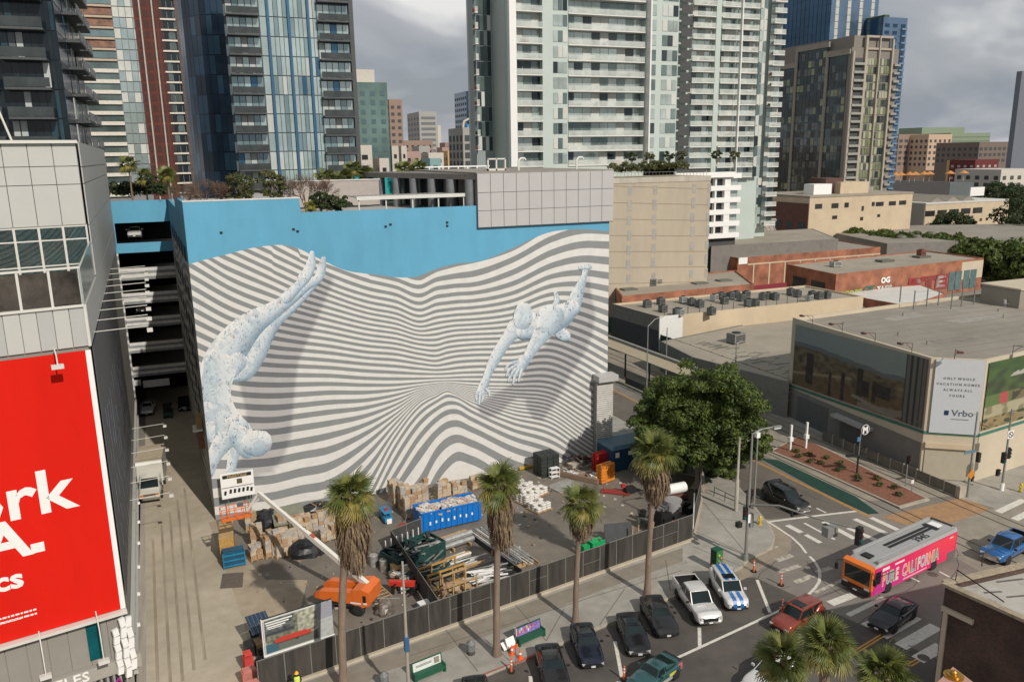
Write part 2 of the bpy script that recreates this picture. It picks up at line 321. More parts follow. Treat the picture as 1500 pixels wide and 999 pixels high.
for k in range(420):
    x, y = r_.uniform(2, 46), r_.uniform(56, 79); s = r_.uniform(.03, .13); o.box(x-s, x+s*1.4, y-s, y+s*.7, .008, .03+s*.5, r_.choice((0, 0, 1, 2)), rz=r_.uniform(0, 3))
o.build('yard_litter', [mat('litter_tan', (.30, .22, .13), .9), mat('litter_dark', (.05, .045, .04), .9), mat('litter_pale', (.5, .47, .42), .9)], kind='stuff', label='small scattered offcuts and litter over the brown yard floor')
for k in range(5): sheet('tyre_mark', strip((-4.9+k*.75, 52+k), (-6.0+k*.7, 78+k*3), .22), .0105, mat('tyre_smear', (.30, .25, .18), .9, var=.3, scale=.7, stretch=(3, .3, 1)))
# manholes
for x, y in ((1327, 848), (1366, 841), (1353, 963)):
    c = P(x, y); MB().cyl(c[0], c[1], .006, .016, .42, 16).build('manhole_cover', mat('iron_cover', (.1, .085, .07), .7), kind='structure')
# rails, median planter, platform strip
def along(x60, y0, y1, w, z, name, m, h=None):
    f = lambda y: x60 - .035*(y - 60)
    q = [(f(y0)-w/2, y0), (f(y0)+w/2, y0), (f(y1)+w/2, y1), (f(y1)-w/2, y1)]
    return slab(name, q, -.02, h, m) if h else sheet(name, q, z, m)
M_track = mat('track_concrete', (.27, .235, .185), .9, var=.14, scale=.8, var2=.15, scale2=.15)
sheet('light_rail_bed', [(60.9, 58), (71.2, 55), (70.0, 190), (57.4, 190)], .006, M_track)
sheet('crossing_plaza', [P(*q) for q in ((1290, 757), (1354, 742), (1416, 727), (1450, 746), (1405, 762), (1392, 766), (1370, 790), (1345, 775))], .010, mat('tan_paving', (.34, .20, .10), .9, var=.18, scale=1.2, dirt=((.2, .15, .1), 2, .55, .6)))
sheet('corner_concrete', [P(*q) for q in ((1350, 790), (1392, 766), (1450, 746), (1500, 735), (1560, 790), (1460, 850))], .008, M_track)
M_rail = mat('rail_steel', (.09, .075, .06), .45, .5)
for xr in (61.7, 63.0, 68.9, 70.3):
    along(xr, 30, 190, .12, .02, 'rail', M_rail, .03)
pl = [P(*q) for q in ((1127, 662), (1170, 640), (1215, 660), (1362, 733), (1318, 745), (1200, 692))]
slab('median_kerb', pl, 0, .16, M_kerb)
cxm, cym = sum(p[0] for p in pl)/6, sum(p[1] for p in pl)/6
sheet('median_mulch', [(cxm+(p[0]-cxm)*.9, cym+(p[1]-cym)*.97) for p in pl], .18, mat('red_mulch', (.20, .085, .05), .98, var=.35, scale=4, bump=.6, bscale=10))
sheet('green_ramp', [P(*q) for q in ((1113, 671), (1140, 674), (1253, 727), (1288, 752), (1272, 753), (1232, 734), (1190, 713))], .03, mat('green_lane_paint', (.008, .045, .03), .8, var=.2, scale=1))
sheet('far_sidewalk', [(71.3, 55), P(1404, 729), P(1460, 745), P(1500, 735), (96, 54), (120, 58), (120, 64), (76, 57), (71.4, 60), (73, 84), (73.5, 130), (71, 130)], .012, M_conc)
# ---------------------------------------------------------------- parking garage with its mural
M_blue = mat('mural_blue', (.10, .33, .48), .75, var=.07, scale=.5, var2=.08, scale2=.08, stretch=(1, 1, .35), dirt=((.08, .26, .38), .35, .60, .35))
M_gconc = mat('garage_concrete', (.36, .35, .33), .9, var=.1, scale=.6)
M_dark = mat('garage_interior', (.025, .025, .028), .95)
M_gpanel = mat('grey_panel', (.43, .42, .41), .55, var=.03, scale=.6)
M_coping = mat('coping_pale', (.6, .58, .54), .7)
M_roofgrey = mat('roof_gravel', (.26, .235, .2), .95, var=.15, scale=1)
GX0, GX1, GY, GTOP, GLOW = -.3, 43.6, 80.0, 31.25, 29.9
G_ = thing('parking_garage', 'tall parking garage whose street wall carries a blue, white and grey mural of two divers', 'parking garage', (GX0, GY, 0))
MB().prism([(GX0+.35, 80.36), (10.1, 80.36), (10.1, 118), (-1.9, 118)], 0, 29.85).build('core', M_gconc, G_, world=True)
MB().box(10.0, GX1-.35, 80.35, 150, 0, 29.2).build('core', M_gconc, G_, world=True)
w = MB()
w.box(GX0, 10.1, 80, 80.35, 0, GTOP).box(10.1, 28.0, 80, 80.35, 0, GLOW).box(28.0, GX1, 80, 80.35, 0, 28.6)
w.build('front_wall', M_blue, G_, world=True)
w = MB()
w.prism([(GX0, 80.35), (GX0+.35, 80.35), (-1.9, 119.8), (-2.25, 119.8)], 0, 29.9); w.box(GX0-.02, 10.15, 79.97, 80.4, GTOP, GTOP+.12, 1); w.prism([(GX0, 80.36), (GX0+.35, 80.36), (-.75, 92), (-1.1, 92)], 29.9, 31.25)
w.box(GX1-.35, GX1, 80.35, 150, 0, 28.6, 0)
w.build('side_wall', [M_blue, M_coping], G_, world=True)
# mural field: centre lines of the grey bands, surveyed column by column
colsM = {
 283: {7:376,8:391.3,9:406.3,10:422,11:437.8,12:453.6,13:469.5,14:486,15:503,16:521.5,17:541,18:561,19:582,20:604,21:627,22:651,23:679,24:711,25:740,26:765},
 340: {5:382,6:396.5,7:410,8:424,9:438,10:453.6,11:468,12:482,13:496,14:511,15:526.5,16:543,17:559,18:575.5,19:593,20:612,21:633,22:655,23:679.5,24:706,25:733,26:757},
 400: {1:361.5,2:374.3,3:386.3,4:398.5,5:409.5,6:421.6,7:433.6,8:447,9:460,10:472,11:482.5,12:495,13:509,14:521.8,15:534.8,16:548.8,17:563.8,18:579.6,19:596.8,20:614.9,21:632,22:653.5,23:675,24:702,25:726.4,26:750},
 440: {0:375,1:382,2:393,3:405,4:416.5,5:427.5,6:439,7:448.7,8:457.7,9:469.7,10:479.9,11:490.7,12:501.5,13:513,14:524.5,15:536.5,16:549.5,17:563,18:577.5,19:593.5,20:609,21:626,22:647,23:666.5,24:692,25:717,26:741},
 480: {0:390.4,1:401.2,2:413.2,3:422.8,4:431.8,5:440.9,6:450.5,7:459.5,8:468.5,9:478,10:487,11:496.7,12:506.8,13:516.5,14:527.8,15:538.3,16:550.3,17:562.3,18:575,19:589.3,20:603.6,21:620,22:638.5,23:659,24:683.6,25:709,26:733,27:757},
 540: {-1:401,0:411.4,1:423.4,2:433.6,3:442.7,4:451.7,5:459,6:467,7:474.8,8:482.5,9:490.7,10:498.7,11:507,12:516,13:524.6,14:533.6,15:543.4,16:554.3,17:564,18:574.5,19:585.8,20:596,21:607.6,22:620,23:632,24:647,25:664,26:684,27:707,28:730,29:752},
 580: {-1:410,0:421,1:432,2:442,3:451,4:459.5,5:467,6:474.5,7:481.5,8:488.5,9:496,10:503.5,11:511,12:519,13:527.5,14:536.5,15:545.5,16:555,17:564,18:571,19:578.5,20:585.5,21:592.5,22:599,23:606,24:612,25:619.6,26:628.5,27:638,28:652,29:670,30:694,31:715,32:745,33:775},
 616: {-2:408,-1:420,0:433,1:444.5,2:454.5,3:463,4:471.5,5:478.5,6:485,7:491,8:497.5,9:504.5,10:511.5,11:518.5,12:526,13:533,14:540.3,15:547.5,16:554.7,17:560.8,18:565.3,19:568.5,20:571.5,21:574,22:576.5,23:579,24:581.5,25:584.5,26:588,27:594,28:604,29:618,30:638,31:661,32:708,33:745},
 640: {-2:395,-1:409.8,0:422.5,1:435,2:446,3:456,4:465,5:473.5,6:481.5,7:489.5,8:497.5,9:505.5,10:513.3,11:521,12:528.5,13:535.5,14:542,15:548,16:554,17:558.5,18:562,19:563.8,20:565.5,21:567.2,22:568.9,23:570.6,24:572.4,25:574.2,26:576.5,27:580,28:587.5,29:598,30:613,31:633,32:662,33:700},
 655: {-2:390,-1:407,0:420.5,1:432.8,2:444,3:454,4:463,5:471,6:478.6,7:486,8:493.6,9:501.3,10:509,11:516.7,12:524.5,13:533,14:541,15:547.5,16:553.8,17:557.8,18:560.6,19:561.8,20:563,21:564.2,22:565.3,23:566.4,24:567.5,25:568.8,26:570.2,27:572.8,28:579.5,29:590.5,30:603.5,31:622,32:647,33:680},
 668: {-2:386,-1:405,0:419,1:431,2:442.5,3:452.5,4:461.5,5:469.5,6:477,7:484,8:491.5,9:499.2,10:507,11:514.5,12:522,13:530.5,14:539.3,15:546.5,16:553,17:558,18:561.8,19:563.5,20:565.3,21:567,22:568.8,23:570.4,24:572,25:573.6,26:575.4,27:577.8,28:581.5,29:590.5,30:602,31:619.5,32:642,33:669},
 690: {-2:381,-1:402.5,0:417.8,1:429.6,2:441.3,3:451,4:460,5:468.3,6:475.8,7:482.8,8:490,9:497.6,10:505,11:512.6,12:520.2,13:528.8,14:537.4,15:545.6,16:552.3,17:558.8,18:564.3,19:567.5,20:570.3,21:573,22:575.6,23:578,24:580.3,25:582.6,26:585,27:588.5,28:594,29:602,30:613,31:628,32:648.5,33:673},
 750: {-2:364,-1:381,0:399.8,1:416.3,2:430,3:441,4:451.6,5:461,6:469.5,7:478,8:486.5,9:494.5,10:502.5,11:511,12:519.5,13:528,14:536.5,15:545,16:552.8,17:560,18:566,19:571,20:576,21:581,22:586,23:590.8,24:595.6,25:600.6,26:606,27:612,28:619.5,29:629,30:641,31:657,32:678,33:708},
 810: {-2:330,-1:349.5,0:370,1:389,2:405,3:418.8,4:431,5:442.5,6:453.3,7:464,8:474.5,9:485,10:495,11:504.5,12:514,13:523.5,14:533.3,15:543,16:553,17:562,18:570,19:577.5,20:584,21:590,22:596,23:602,24:608,25:614,26:620.5,27:628,28:637,29:648,30:661,31:677,32:697,33:720},
 850: {-2:318,-1:338,0:359,1:380,2:400,3:416.5,4:431.5,5:446,6:459.5,7:472,8:484.5,9:496.5,10:508,11:519.5,12:530.5,13:541.5,14:552,15:562.5,16:573,17:583,18:592,19:600,20:608,21:615,22:621.5,23:628,24:634.5,25:641,26:648,27:655,28:663,29:672,30:683,31:697,32:715,33:738},
 893: {-2:318,-1:338.5,0:359,1:382.5,2:404.5,3:423.5,4:442,5:460,6:476.5,7:490.5,8:505,9:518.5,10:531.5,11:544,12:556.5,13:568.5,14:580,15:591,16:602,17:612,18:621,19:629,20:636.5,21:643.5,22:650.5,23:657,24:663.5,25:670,26:676,27:682,28:689,29:697,30:706,31:718,32:733,33:752}}
cx_ = sorted(colsM); NB = list(range(-2, 34)); TAB = {}
for n_ in NB:
    xs = [c for c in cx_ if n_ in colsM[c]]; ys = [colsM[c][n_] for c in xs]
    TAB[n_] = (np.array(xs, float), np.array(ys, float))
def herm(xs, ys, x):
    d = np.diff(ys)/np.diff(xs); m = np.zeros_like(ys); m[0], m[-1] = d[0], d[-1]
    h = np.diff(xs)
    for i in range(1, len(xs)-1): m[i] = (d[i-1]*h[i] + d[i]*h[i-1])/(h[i-1]+h[i])
    i = np.clip(np.searchsorted(xs, x) - 1, 0, len(xs)-2); hh = h[i]; t = (x - xs[i])/hh
    yv = (2*t**3-3*t**2+1)*ys[i] + (t**3-2*t**2+t)*hh*m[i] + (-2*t**3+3*t**2)*ys[i+1] + (t**3-t**2)*hh*m[i+1]
    yv = np.where(x < xs[0], ys[0] + (x - xs[0])*d[0], yv); return np.where(x > xs[-1], ys[-1] + (x - xs[-1])*d[-1], yv)
XS = np.unique(np.concatenate([np.arange(266, 893, 3.0), np.arange(600, 700, 1.5), [893.]]))
mid = {n_: herm(*TAB[n_], XS) for n_ in NB}
for n_ in range(32, -3, -1):
    x0_ = TAB[n_][0][0]; gap = np.clip(mid[n_+1] - mid[n_], 1, 13)
    mid[n_] = np.where(XS < x0_, np.minimum(mid[n_], mid[n_+1] - 12.5), np.minimum(mid[n_], mid[n_+1] - .5))
mid[34] = mid[33] + 60
tb = np.array([(262, 391), (281, 386), (300, 380.5), (330, 373.5), (355, 366.5), (385, 361), (415, 359.3), (430, 362), (440, 365.5), (455, 373), (480, 385), (494, 392), (512, 397.6), (536, 401), (560, 403.6), (576, 406), (600, 406.5), (612, 405), (625, 400), (640, 394), (671, 386), (707, 382), (730, 373), (752, 363.5), (780, 350), (805, 340.5), (830, 337), (850, 336), (893, 339)], float)
TOPB = herm(tb[:, 0], tb[:, 1], XS)
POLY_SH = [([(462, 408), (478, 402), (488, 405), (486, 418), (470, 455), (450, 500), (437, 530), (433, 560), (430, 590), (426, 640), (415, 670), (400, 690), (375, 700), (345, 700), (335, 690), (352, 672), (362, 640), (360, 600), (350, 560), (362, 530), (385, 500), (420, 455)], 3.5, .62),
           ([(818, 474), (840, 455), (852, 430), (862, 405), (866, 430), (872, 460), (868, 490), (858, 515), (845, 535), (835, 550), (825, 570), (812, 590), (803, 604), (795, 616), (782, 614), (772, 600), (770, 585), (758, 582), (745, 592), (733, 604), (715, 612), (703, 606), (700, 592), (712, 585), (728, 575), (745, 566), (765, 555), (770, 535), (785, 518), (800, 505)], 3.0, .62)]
def inpoly(px, py, poly):
    r_ = np.zeros(px.shape, bool); n = len(poly)
    for i in range(n):
        x1, y1 = poly[i]; x2, y2 = poly[(i+1) % n]
        c = ((y1 > py) != (y2 > py)) & (px < (x2-x1)*(py-y1)/(y2-y1+1e-9) + x1); r_ ^= c
    return r_
def pdist(px, py, poly):
    d = np.full(px.shape, 1e9); n = len(poly)
    for i in range(n):
        x1, y1 = poly[i]; x2, y2 = poly[(i+1) % n]; dx_, dy_ = x2-x1, y2-y1
        t = np.clip(((px-x1)*dx_ + (py-y1)*dy_)/(dx_*dx_+dy_*dy_+1e-9), 0, 1); d = np.minimum(d, np.hypot(px-x1-t*dx_, py-y1-t*dy_))
    return d
YM = 79.985
def wallpts(px, py, Y):
    # vectorised survey on the plane y = Y
    x = px - CX; y = -(py - CY); c, s = math.cos(-ROLL), math.sin(-ROLL); xr, yr = (c*x - s*y)/FPX, (s*x + c*y)/FPX
    c, s = math.cos(-PITCH), math.sin(-PITCH); d1, d2 = c - s*yr, s + c*yr
    c, s = math.cos(YAW), math.sin(YAW); wx, wy = c*xr - s*d1, s*xr + c*d1; t = Y/wy
    return wx*t, HC + d2*t
WHITE = np.array((.63, .615, .58)); GREY = np.array((.225, .235, .235))
rows = []; cols_ = []
DUTY = .25
def level(n, f):         # curve between band n and n+1, f in 0..1
    return mid[n]*(1-f) + mid[n+1]*f
curves = []; kinds = []
seq = []
for n_ in range(-2, 33): seq += [(n_, 0.), (n_, .25), (n_, .5), (n_, .75)]
seq += [(33, 0.), (33, .12), (33, 1.)]
cur = [np.maximum(level(n, f), TOPB) for n, f in seq]
kind = ['g' if (f in (0., .75) ) else 'w' for n, f in seq]      # fill below each curve
# topmost fill from the boundary down to the first curve
cur = [TOPB.copy()] + cur; kind = ['g'] + kind
me_v = []; me_f = []; me_c = []
for k in range(len(cur) - 1):
    a, b = cur[k], cur[k+1]; base = GREY if kind[k] == 'g' else WHITE
    if not np.any(b - a > .02): continue
    px = np.concatenate([XS, XS]); py = np.concatenate([a, b]); X_, Z_ = wallpts(px, py, YM); Z_ = np.maximum(Z_, 0.02); X_ = np.clip(X_, GX0, 43.6)
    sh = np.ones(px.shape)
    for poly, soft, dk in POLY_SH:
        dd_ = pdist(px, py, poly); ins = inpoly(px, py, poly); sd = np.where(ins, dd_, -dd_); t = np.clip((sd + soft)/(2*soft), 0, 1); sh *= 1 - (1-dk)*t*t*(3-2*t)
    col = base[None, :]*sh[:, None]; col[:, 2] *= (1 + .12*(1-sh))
    o = len(me_v); me_v += [(x, YM, z) for x, z in zip(X_, Z_)]; me_c += [tuple(c) for c in col]; n = len(XS)
    ok = (b - a)
    for i in range(n-1):
        if ok[i] > .01 or ok[i+1] > .01: me_f.append((o+i, o+n+i, o+n+i+1, o+i+1))
def colmesh(name, v, f, c, m, parent, world=True, smooth=False):
    me = bpy.data.meshes.new(name); me.from_pydata(v, [], f); me.materials.append(m)
    at = me.color_attributes.new('col', 'FLOAT_COLOR', 'POINT'); arr = np.ones((len(v), 4), np.float32); arr[:, :3] = np.array(c, np.float32); at.data.foreach_set('color', arr.ravel()); me.update()
    o = bpy.data.objects.new(name, me); COL.objects.link(o)
    if parent:
        o.parent = parent
        if world: o.location = -parent.location
    return o
M_mural = attr_mat('mural_paint', 'col', .8, .05)
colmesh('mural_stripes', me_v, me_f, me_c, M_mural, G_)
# painted divers: chains of tapered strokes given as (x, y, half-width) on the surveyed wall
M_fig = attr_mat('mural_figure', 'col', .8, .05, speck=[((.30, .38, .44), .8, .54, .4), ((.30, .41, .49), 2.2, .60, .5), ((.11, .12, .22), 3.6, .62, .9), ((.36, .20, .13), 3.1, .65, .85), ((.04, .30, .33), 2.2, .69, .9)])
LITC = np.array((.70, .70, .68)); MIDC = np.array((.50, .57, .61)); DRKC = np.array((.15, .23, .30))
fig_n = [0]
def stroke(pts, sub=6, lit=(-.5, -.8), name='painted_figure', dark=1.0):
    fig_n[0] += 1; Y = YM - .012 - .004*fig_n[0]
    P_ = np.array(pts, float); n = len(P_); tt = np.arange(n, dtype=float); q = np.linspace(0, n-1, (n-1)*sub+1)
    xs, ys, ws = (np.array([herm(tt, P_[:, k], q) for k in range(3)]) if n > 2 else np.array([np.interp(q, tt, P_[:, k]) for k in range(3)]))
    ws = np.maximum(ws, .3); tx, ty = np.gradient(xs), np.gradient(ys); L = np.hypot(tx, ty) + 1e-6; nx, ny = -ty/L, tx/L
    cap0 = [(xs[0]-tx[0]/L[0]*ws[0]*.8, ys[0]-ty[0]/L[0]*ws[0]*.8)]; K = 9; v = []; c = []; f = []; lx, ly = lit
    us = np.linspace(-1, 1, K)
    ext = [(-.95, .35), (-.7, .72), (0, 1)]
    stn = [(xs[0]+e_[0]*ws[0]*tx[0]/L[0], ys[0]+e_[0]*ws[0]*ty[0]/L[0], ws[0]*e_[1], nx[0], ny[0], tx[0]/L[0], ty[0]/L[0], e_[0]) for e_ in ext[:2]]
    stn += [(xs[i], ys[i], ws[i], nx[i], ny[i], tx[i]/L[i], ty[i]/L[i], 0) for i in range(len(xs))]
    stn += [(xs[-1]-e_[0]*ws[-1]*tx[-1]/L[-1], ys[-1]-e_[0]*ws[-1]*ty[-1]/L[-1], ws[-1]*e_[1], nx[-1], ny[-1], tx[-1]/L[-1], ty[-1]/L[-1], -e_[0]) for e_ in ext[1::-1]]
    for (x, y, w_, ax, ay, bx_, by_, e_) in stn:
        for u in us:
            X_, Z_ = wallpts(np.array([x + ax*u*w_]), np.array([y + ay*u*w_]), Y); v.append((float(max(X_[0], GX0)), Y, float(max(Z_[0], .05))))
            sh = (ax*u + bx_*e_*.6)*lx + (ay*u + by_*e_*.6)*ly
            t = max(-1, min(1, sh*1.15)); cc = MIDC + (LITC - MIDC)*min(1, max(0, .2 + t)) if t > -.2 else MIDC + (DRKC - MIDC)*min(1, (-t - .2)*1.25)*dark
            c.append(cc)
    for i in range(len(stn)-1):
        for j in range(K-1): a = i*K + j; f.append((a, a+1, a+K+1, a+K))
    colmesh(name, v, f, c, M_fig, G_)
# left diver: far leg, near leg, trunk, arms, head
stroke([(474, 383, 4), (470, 402, 5.5), (452, 425, 6), (430, 448, 7), (405, 470, 9), (388, 492, 13), (375, 520, 14), (360, 545, 12), (345, 553, 6)])
stroke([(457, 372, 4), (455, 385, 5.5), (448, 398, 5), (440, 408, 5)])
stroke([(474, 379, 3.5), (471, 392, 6), (466, 408, 6.5), (450, 418, 7), (430, 434, 9), (400, 455, 13), (370, 474, 19), (345, 500, 25), (325, 530, 27), (315, 555, 25)])
stroke([(457, 371, 3.5), (456, 388, 6.5), (450, 405, 6.5), (436, 420, 7), (420, 436, 9)])
stroke([(348, 530, 14), (338, 546, 10)], lit=(-.2, -.9))
stroke([(322, 540, 24), (316, 570, 22), (320, 600, 24), (332, 625, 27), (350, 640, 24)], lit=(.4, -.7))
stroke([(302, 600, 12), (300, 622, 16), (304, 635, 12)], lit=(.2, -.9))
stroke([(345, 648, 14), (341, 672, 8), (338, 690, 7), (336, 712, 6)])
stroke([(345, 628, 20), (325, 650, 14), (312, 672, 10), (306, 692, 8)], lit=(-.3, -.8))
stroke([(352, 640, 17), (362, 655, 16)], lit=(.2, -.9))
stroke([(372, 650, 19), (380, 648, 19)], lit=(.1, -.95))
# right diver
stroke([(814, 430, 3), (816, 440, 4), (812, 452, 6)])
stroke([(858, 393, 4.5), (856, 403, 4), (852, 415, 6), (846, 430, 9), (840, 446, 11), (828, 462, 13), (815, 478, 11)], lit=(-.5, -.6))
stroke([(851, 392, 3.5), (864, 391, 3.5)])
stroke([(822, 488, 9), (828, 492, 8)], lit=(-.2, -.9))
stroke([(838, 452, 12), (822, 462, 17), (805, 470, 21), (792, 474, 20)], lit=(-.2, -.9))
stroke([(757, 480, 14), (742, 498, 9), (728, 520, 8.5), (718, 540, 6.5), (711, 558, 5)], lit=(-.5, -.6))
stroke([(712, 556, 6), (708, 566, 7), (704, 574, 6)])
for q in (((700, 574, 2.4), (698, 580, 2), (699, 588, 1.3)), ((704, 576, 2.2), (703, 584, 2), (702, 592, 1.3)), ((708, 574, 2.2), (708, 582, 1.8), (706, 588, 1.2)), ((713, 570, 2.2), (717, 575, 1.8), (717, 580, 1.2))): stroke(list(q), 3)
stroke([(785, 478, 22), (775, 482, 18), (768, 486, 12)], lit=(-.2, -.95))
stroke([(808, 465, 19), (798, 482, 15), (788, 498, 10.5), (778, 514, 8), (772, 524, 6.5)], lit=(-.5, -.5))
stroke([(771, 524, 7), (764, 534, 9), (758, 540, 8)])
for q in (((754, 536, 2.6), (746, 542, 2.2), (742, 550, 1.5)), ((755, 541, 2.4), (749, 549, 2.2), (745, 558, 1.5)), ((759, 543, 2.4), (754, 552, 2.1), (752, 562, 1.5)), ((765, 541, 2.4), (762, 550, 2), (760, 558, 1.4)), ((756, 530, 2.4), (746, 534, 2), (741, 540, 1.4))): stroke(list(q), 3)
stroke([(767, 456, 13), (766, 468, 14.5)], lit=(-.2, -.9))
# pilaster at the right end of the mural
w = MB()
w.box(41.75, 43.75, 79.0, 79.96, 0, 9.55); w.build('pilaster', mat('pilaster_grey', (.22, .22, .21), .8), G_, world=True)
bx('pilaster_cap', M_gpanel, (42.9, 79.2, 9.9), (2.5, 1.7, .7), G_, world=True)
w = MB()
for k in range(38): w.box(41.7, 43.8, 78.94, 79.0, .15 + k*.25, .15 + k*.25 + .15)
w.build('painted_bars', mat('bar_white', (.6, .58, .53), .8), G_, world=True, kind='stuff')
# grey panel box on top right, each panel a piece
pz0, pz1 = 27.6, 33.2; x0p, x1p = 28.0, 43.9
MB().box(x0p, x1p, 79.72, 92, pz0, pz1-.02).build('roof_box', mat('box_backing', (.16, .155, .15), .8), G_, world=True)
ncol = 11
for i in range(ncol):
    for j, (za, zb) in enumerate(((pz0+.08, 29.35), (29.4, 31.2), (31.25, pz1-.05))):
        bx('panel', M_gpanel, (x0p + (i+.5)*(x1p-x0p)/ncol, 79.68, (za+zb)/2), ((x1p-x0p)/ncol - .05, .09, zb-za), G_, world=True)
bx('roof_deck', M_roofgrey, ((x0p+x1p)/2, 92, 33.22), (x1p-x0p+.1, 24.6, .12), G_, world=True)
# wall vents
for x, y in ((324, 341), (430, 336), (436, 339), (565, 332), (572, 329), (655, 326), (655, 331)):
    p = PY(x, y, 79.98); bx('wall_vent', M_dark, (p[0], 79.96, p[2]), (.24, .06, .2), G_, world=True)
# recessed rear wing over the lane: spandrels, columns, dark decks
YB = 120.0; lv = [29.8, 26.9, 24.2, 22.9, 20.8, 19.2, 17.4, 15.9, 14.0, 12.6, 10.5, 9.1, 7.1, 5.7, 0]
MB().box(-10, GX0+.3, YB+14, YB+14.4, 0, 29).box(-10.2, -9.8, YB, YB+14, 0, 29).build('rear_wall', M_dark, G_, world=True)
for k in range(0, 14, 2):
    top, bot = lv[k], lv[k+1]; cx0, cx1 = -9.8, -.32
    if k < 3: MB().box(cx0, cx1, YB-.15, YB+.2, bot, top).build('spandrel', M_blue, G_, world=True)
    else:
        o = MB(); n = 4; hh = (top-bot)/n
        for q in range(n): o.box(cx0, cx1, YB-.15 - (.012 if q % 2 else 0), YB+.2, bot+q*hh, bot+(q+1)*hh, q % 2)
        o.build('spandrel', [mat('mural_grey', tuple(GREY), .8), mat('mural_white', tuple(WHITE*.95), .8)], G_, world=True)
    MB().box(cx0, cx1, YB+.2, YB+14, bot+.1, bot+.45).build('deck', M_gconc if k else M_roofgrey, G_, world=True)
for xx, ww, nm in ((-9.35, .5, 0), (-1.35, .9, 1)):
    o = MB(); z = 0; q = 0
    while z < 22.9: o.box(xx-ww/2-.0, xx+ww/2, YB-.2, YB+.1, z, min(z+.55, 22.9), q % 2); z += .55; q += 1
    o.box(xx-ww/2, xx+ww/2, YB-.2, YB+.1, 22.9, 29.8, 2)
    o.build('column', [MATS['mural_grey'], MATS['mural_white'], M_blue], G_, world=True)
# dark painted openings on the lane side wall
o = MB()
for k, z in enumerate(lv[1:13:2]):
    for y0 in (84, 89.5, 95, 100.5, 106, 111.5):
        q0, q1 = GX0-.04875*(y0-80)-.03, GX0-.04875*(y0-76.8)-.03; o.add([(q0, y0, z-1.6), (q0, y0, z-.1), (q1, y0+3.2, z-.1), (q1, y0+3.2, z-1.6)], [(0, 1, 2, 3)])
o.build('side_openings', M_dark, G_, world=True, kind='stuff')
# the mural wraps the lane side: wavering dark stripes below the blue
v = []; f = []; c = []
NZ = 100; NY = 30
for i in range(NY+1):
    y = 80 + i*(39.8/NY)
    for j in range(NZ+1):
        z = j*(25.5/NZ); v.append((GX0-.012-.04875*(y-80), y, z)); c.append((0, 0, 0))
for i in range(NY):
    for j in range(NZ): a = i*(NZ+1)+j; f.append((a, a+1, a+NZ+2, a+NZ+1))
for k, (x_, y, z) in enumerate(v):
    ph = z/.62 + 2.6*math.sin(y*.13) + .8*math.sin(z*.35+y*.1); c[k] = tuple((GREY if math.sin(ph*math.pi) > 0 else WHITE)*.9)
colmesh('side_stripes', v, f, c, M_mural, G_)
bx('entry_sign', mat('sign_grey', (.5, .5, .5), .6), (-6.3, YB-.3, 4.6), (3.4, .12, 1.0), G_, world=True)
bx('entry_sign', MATS['sign_grey'], (-8.9, YB-.3, 4.9), (1.3, .12, .8), G_, world=True)
# ---------------------------------------------------------------- building on the left with the red billboard
Lc = P(200, 1005); FA = R(12.2); SA = R(92.5 - 12.2)
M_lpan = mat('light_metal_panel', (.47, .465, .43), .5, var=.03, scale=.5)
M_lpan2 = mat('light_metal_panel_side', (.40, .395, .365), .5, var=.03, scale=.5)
M_lgap = mat('panel_gap', (.12, .12, .115), .8)
M_teal = mat('teal_glass', (.004, .07, .08), .3, 0, .45, .5, spec=.15)
M_frame = mat('pale_frame', (.60, .585, .53), .5, var=.04)
M_red = mat('billboard_red', (.62, .014, .007), .75, var=.07, scale=.35, spec=.08, stretch=(1, 1, .2))
M_white = mat('white_paint', (.78, .77, .74), .6, var=.03)
M_lbrick = mat('warm_grey_cladding', (.25, .235, .205), .8, var=.06, scale=.6)
M_banner = mat('dark_grey_banner', (.075, .075, .075), .7, var=.08)
M_pink = mat('magenta_paint', (.40, .02, .26), .6)
M_black = mat('matt_black', (.02, .02, .02), .6, var=.1)
B_ = thing('corner_building', 'grey panelled building with teal windows and a big red billboard at left edge', 'building', Lc, FA)
cF, sF = math.cos(FA), math.sin(FA)
def lf(px, py, off=0.0, back=0.0):     # photo point on the front plane -> local (x, z)
    q = (Lc[0] - sF*back, Lc[1] + cF*back); p = PV(px, py, q, 12.2); return ((p[0]-Lc[0])*cF + (p[1]-Lc[1])*sF, p[2])
dS = (math.cos(SA), math.sin(SA))
def side(t): return (dS[0]*t, dS[1]*t)
DU = 13.2; ZT = 36.4; u0 = side(DU); s1 = side(62)
MB().prism([(-60, .3), (-.05, .3), side(62), (-60, 62)], 0, 26.5).build('lower_body', M_lbrick, B_)
MB().prism([(-60, u0[1]+.3), (u0[0]-.08, u0[1]+.3), side(62), (-60, 62)], 26.5, ZT-.1).build('upper_body', M_lgap, B_)
bx('roof_edge', M_frame, (u0[0]/2-30, u0[1]+.12, ZT), (60+u0[0], .5, .22), B_)
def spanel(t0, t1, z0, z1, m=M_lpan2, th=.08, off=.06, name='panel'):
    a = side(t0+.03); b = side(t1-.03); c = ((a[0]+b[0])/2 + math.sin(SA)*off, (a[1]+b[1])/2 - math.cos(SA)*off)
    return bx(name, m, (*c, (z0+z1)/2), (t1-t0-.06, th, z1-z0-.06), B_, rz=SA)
sz = [26.6, 29.0, 30.4, 33.4, 34.6, ZT]
PW = 1.56
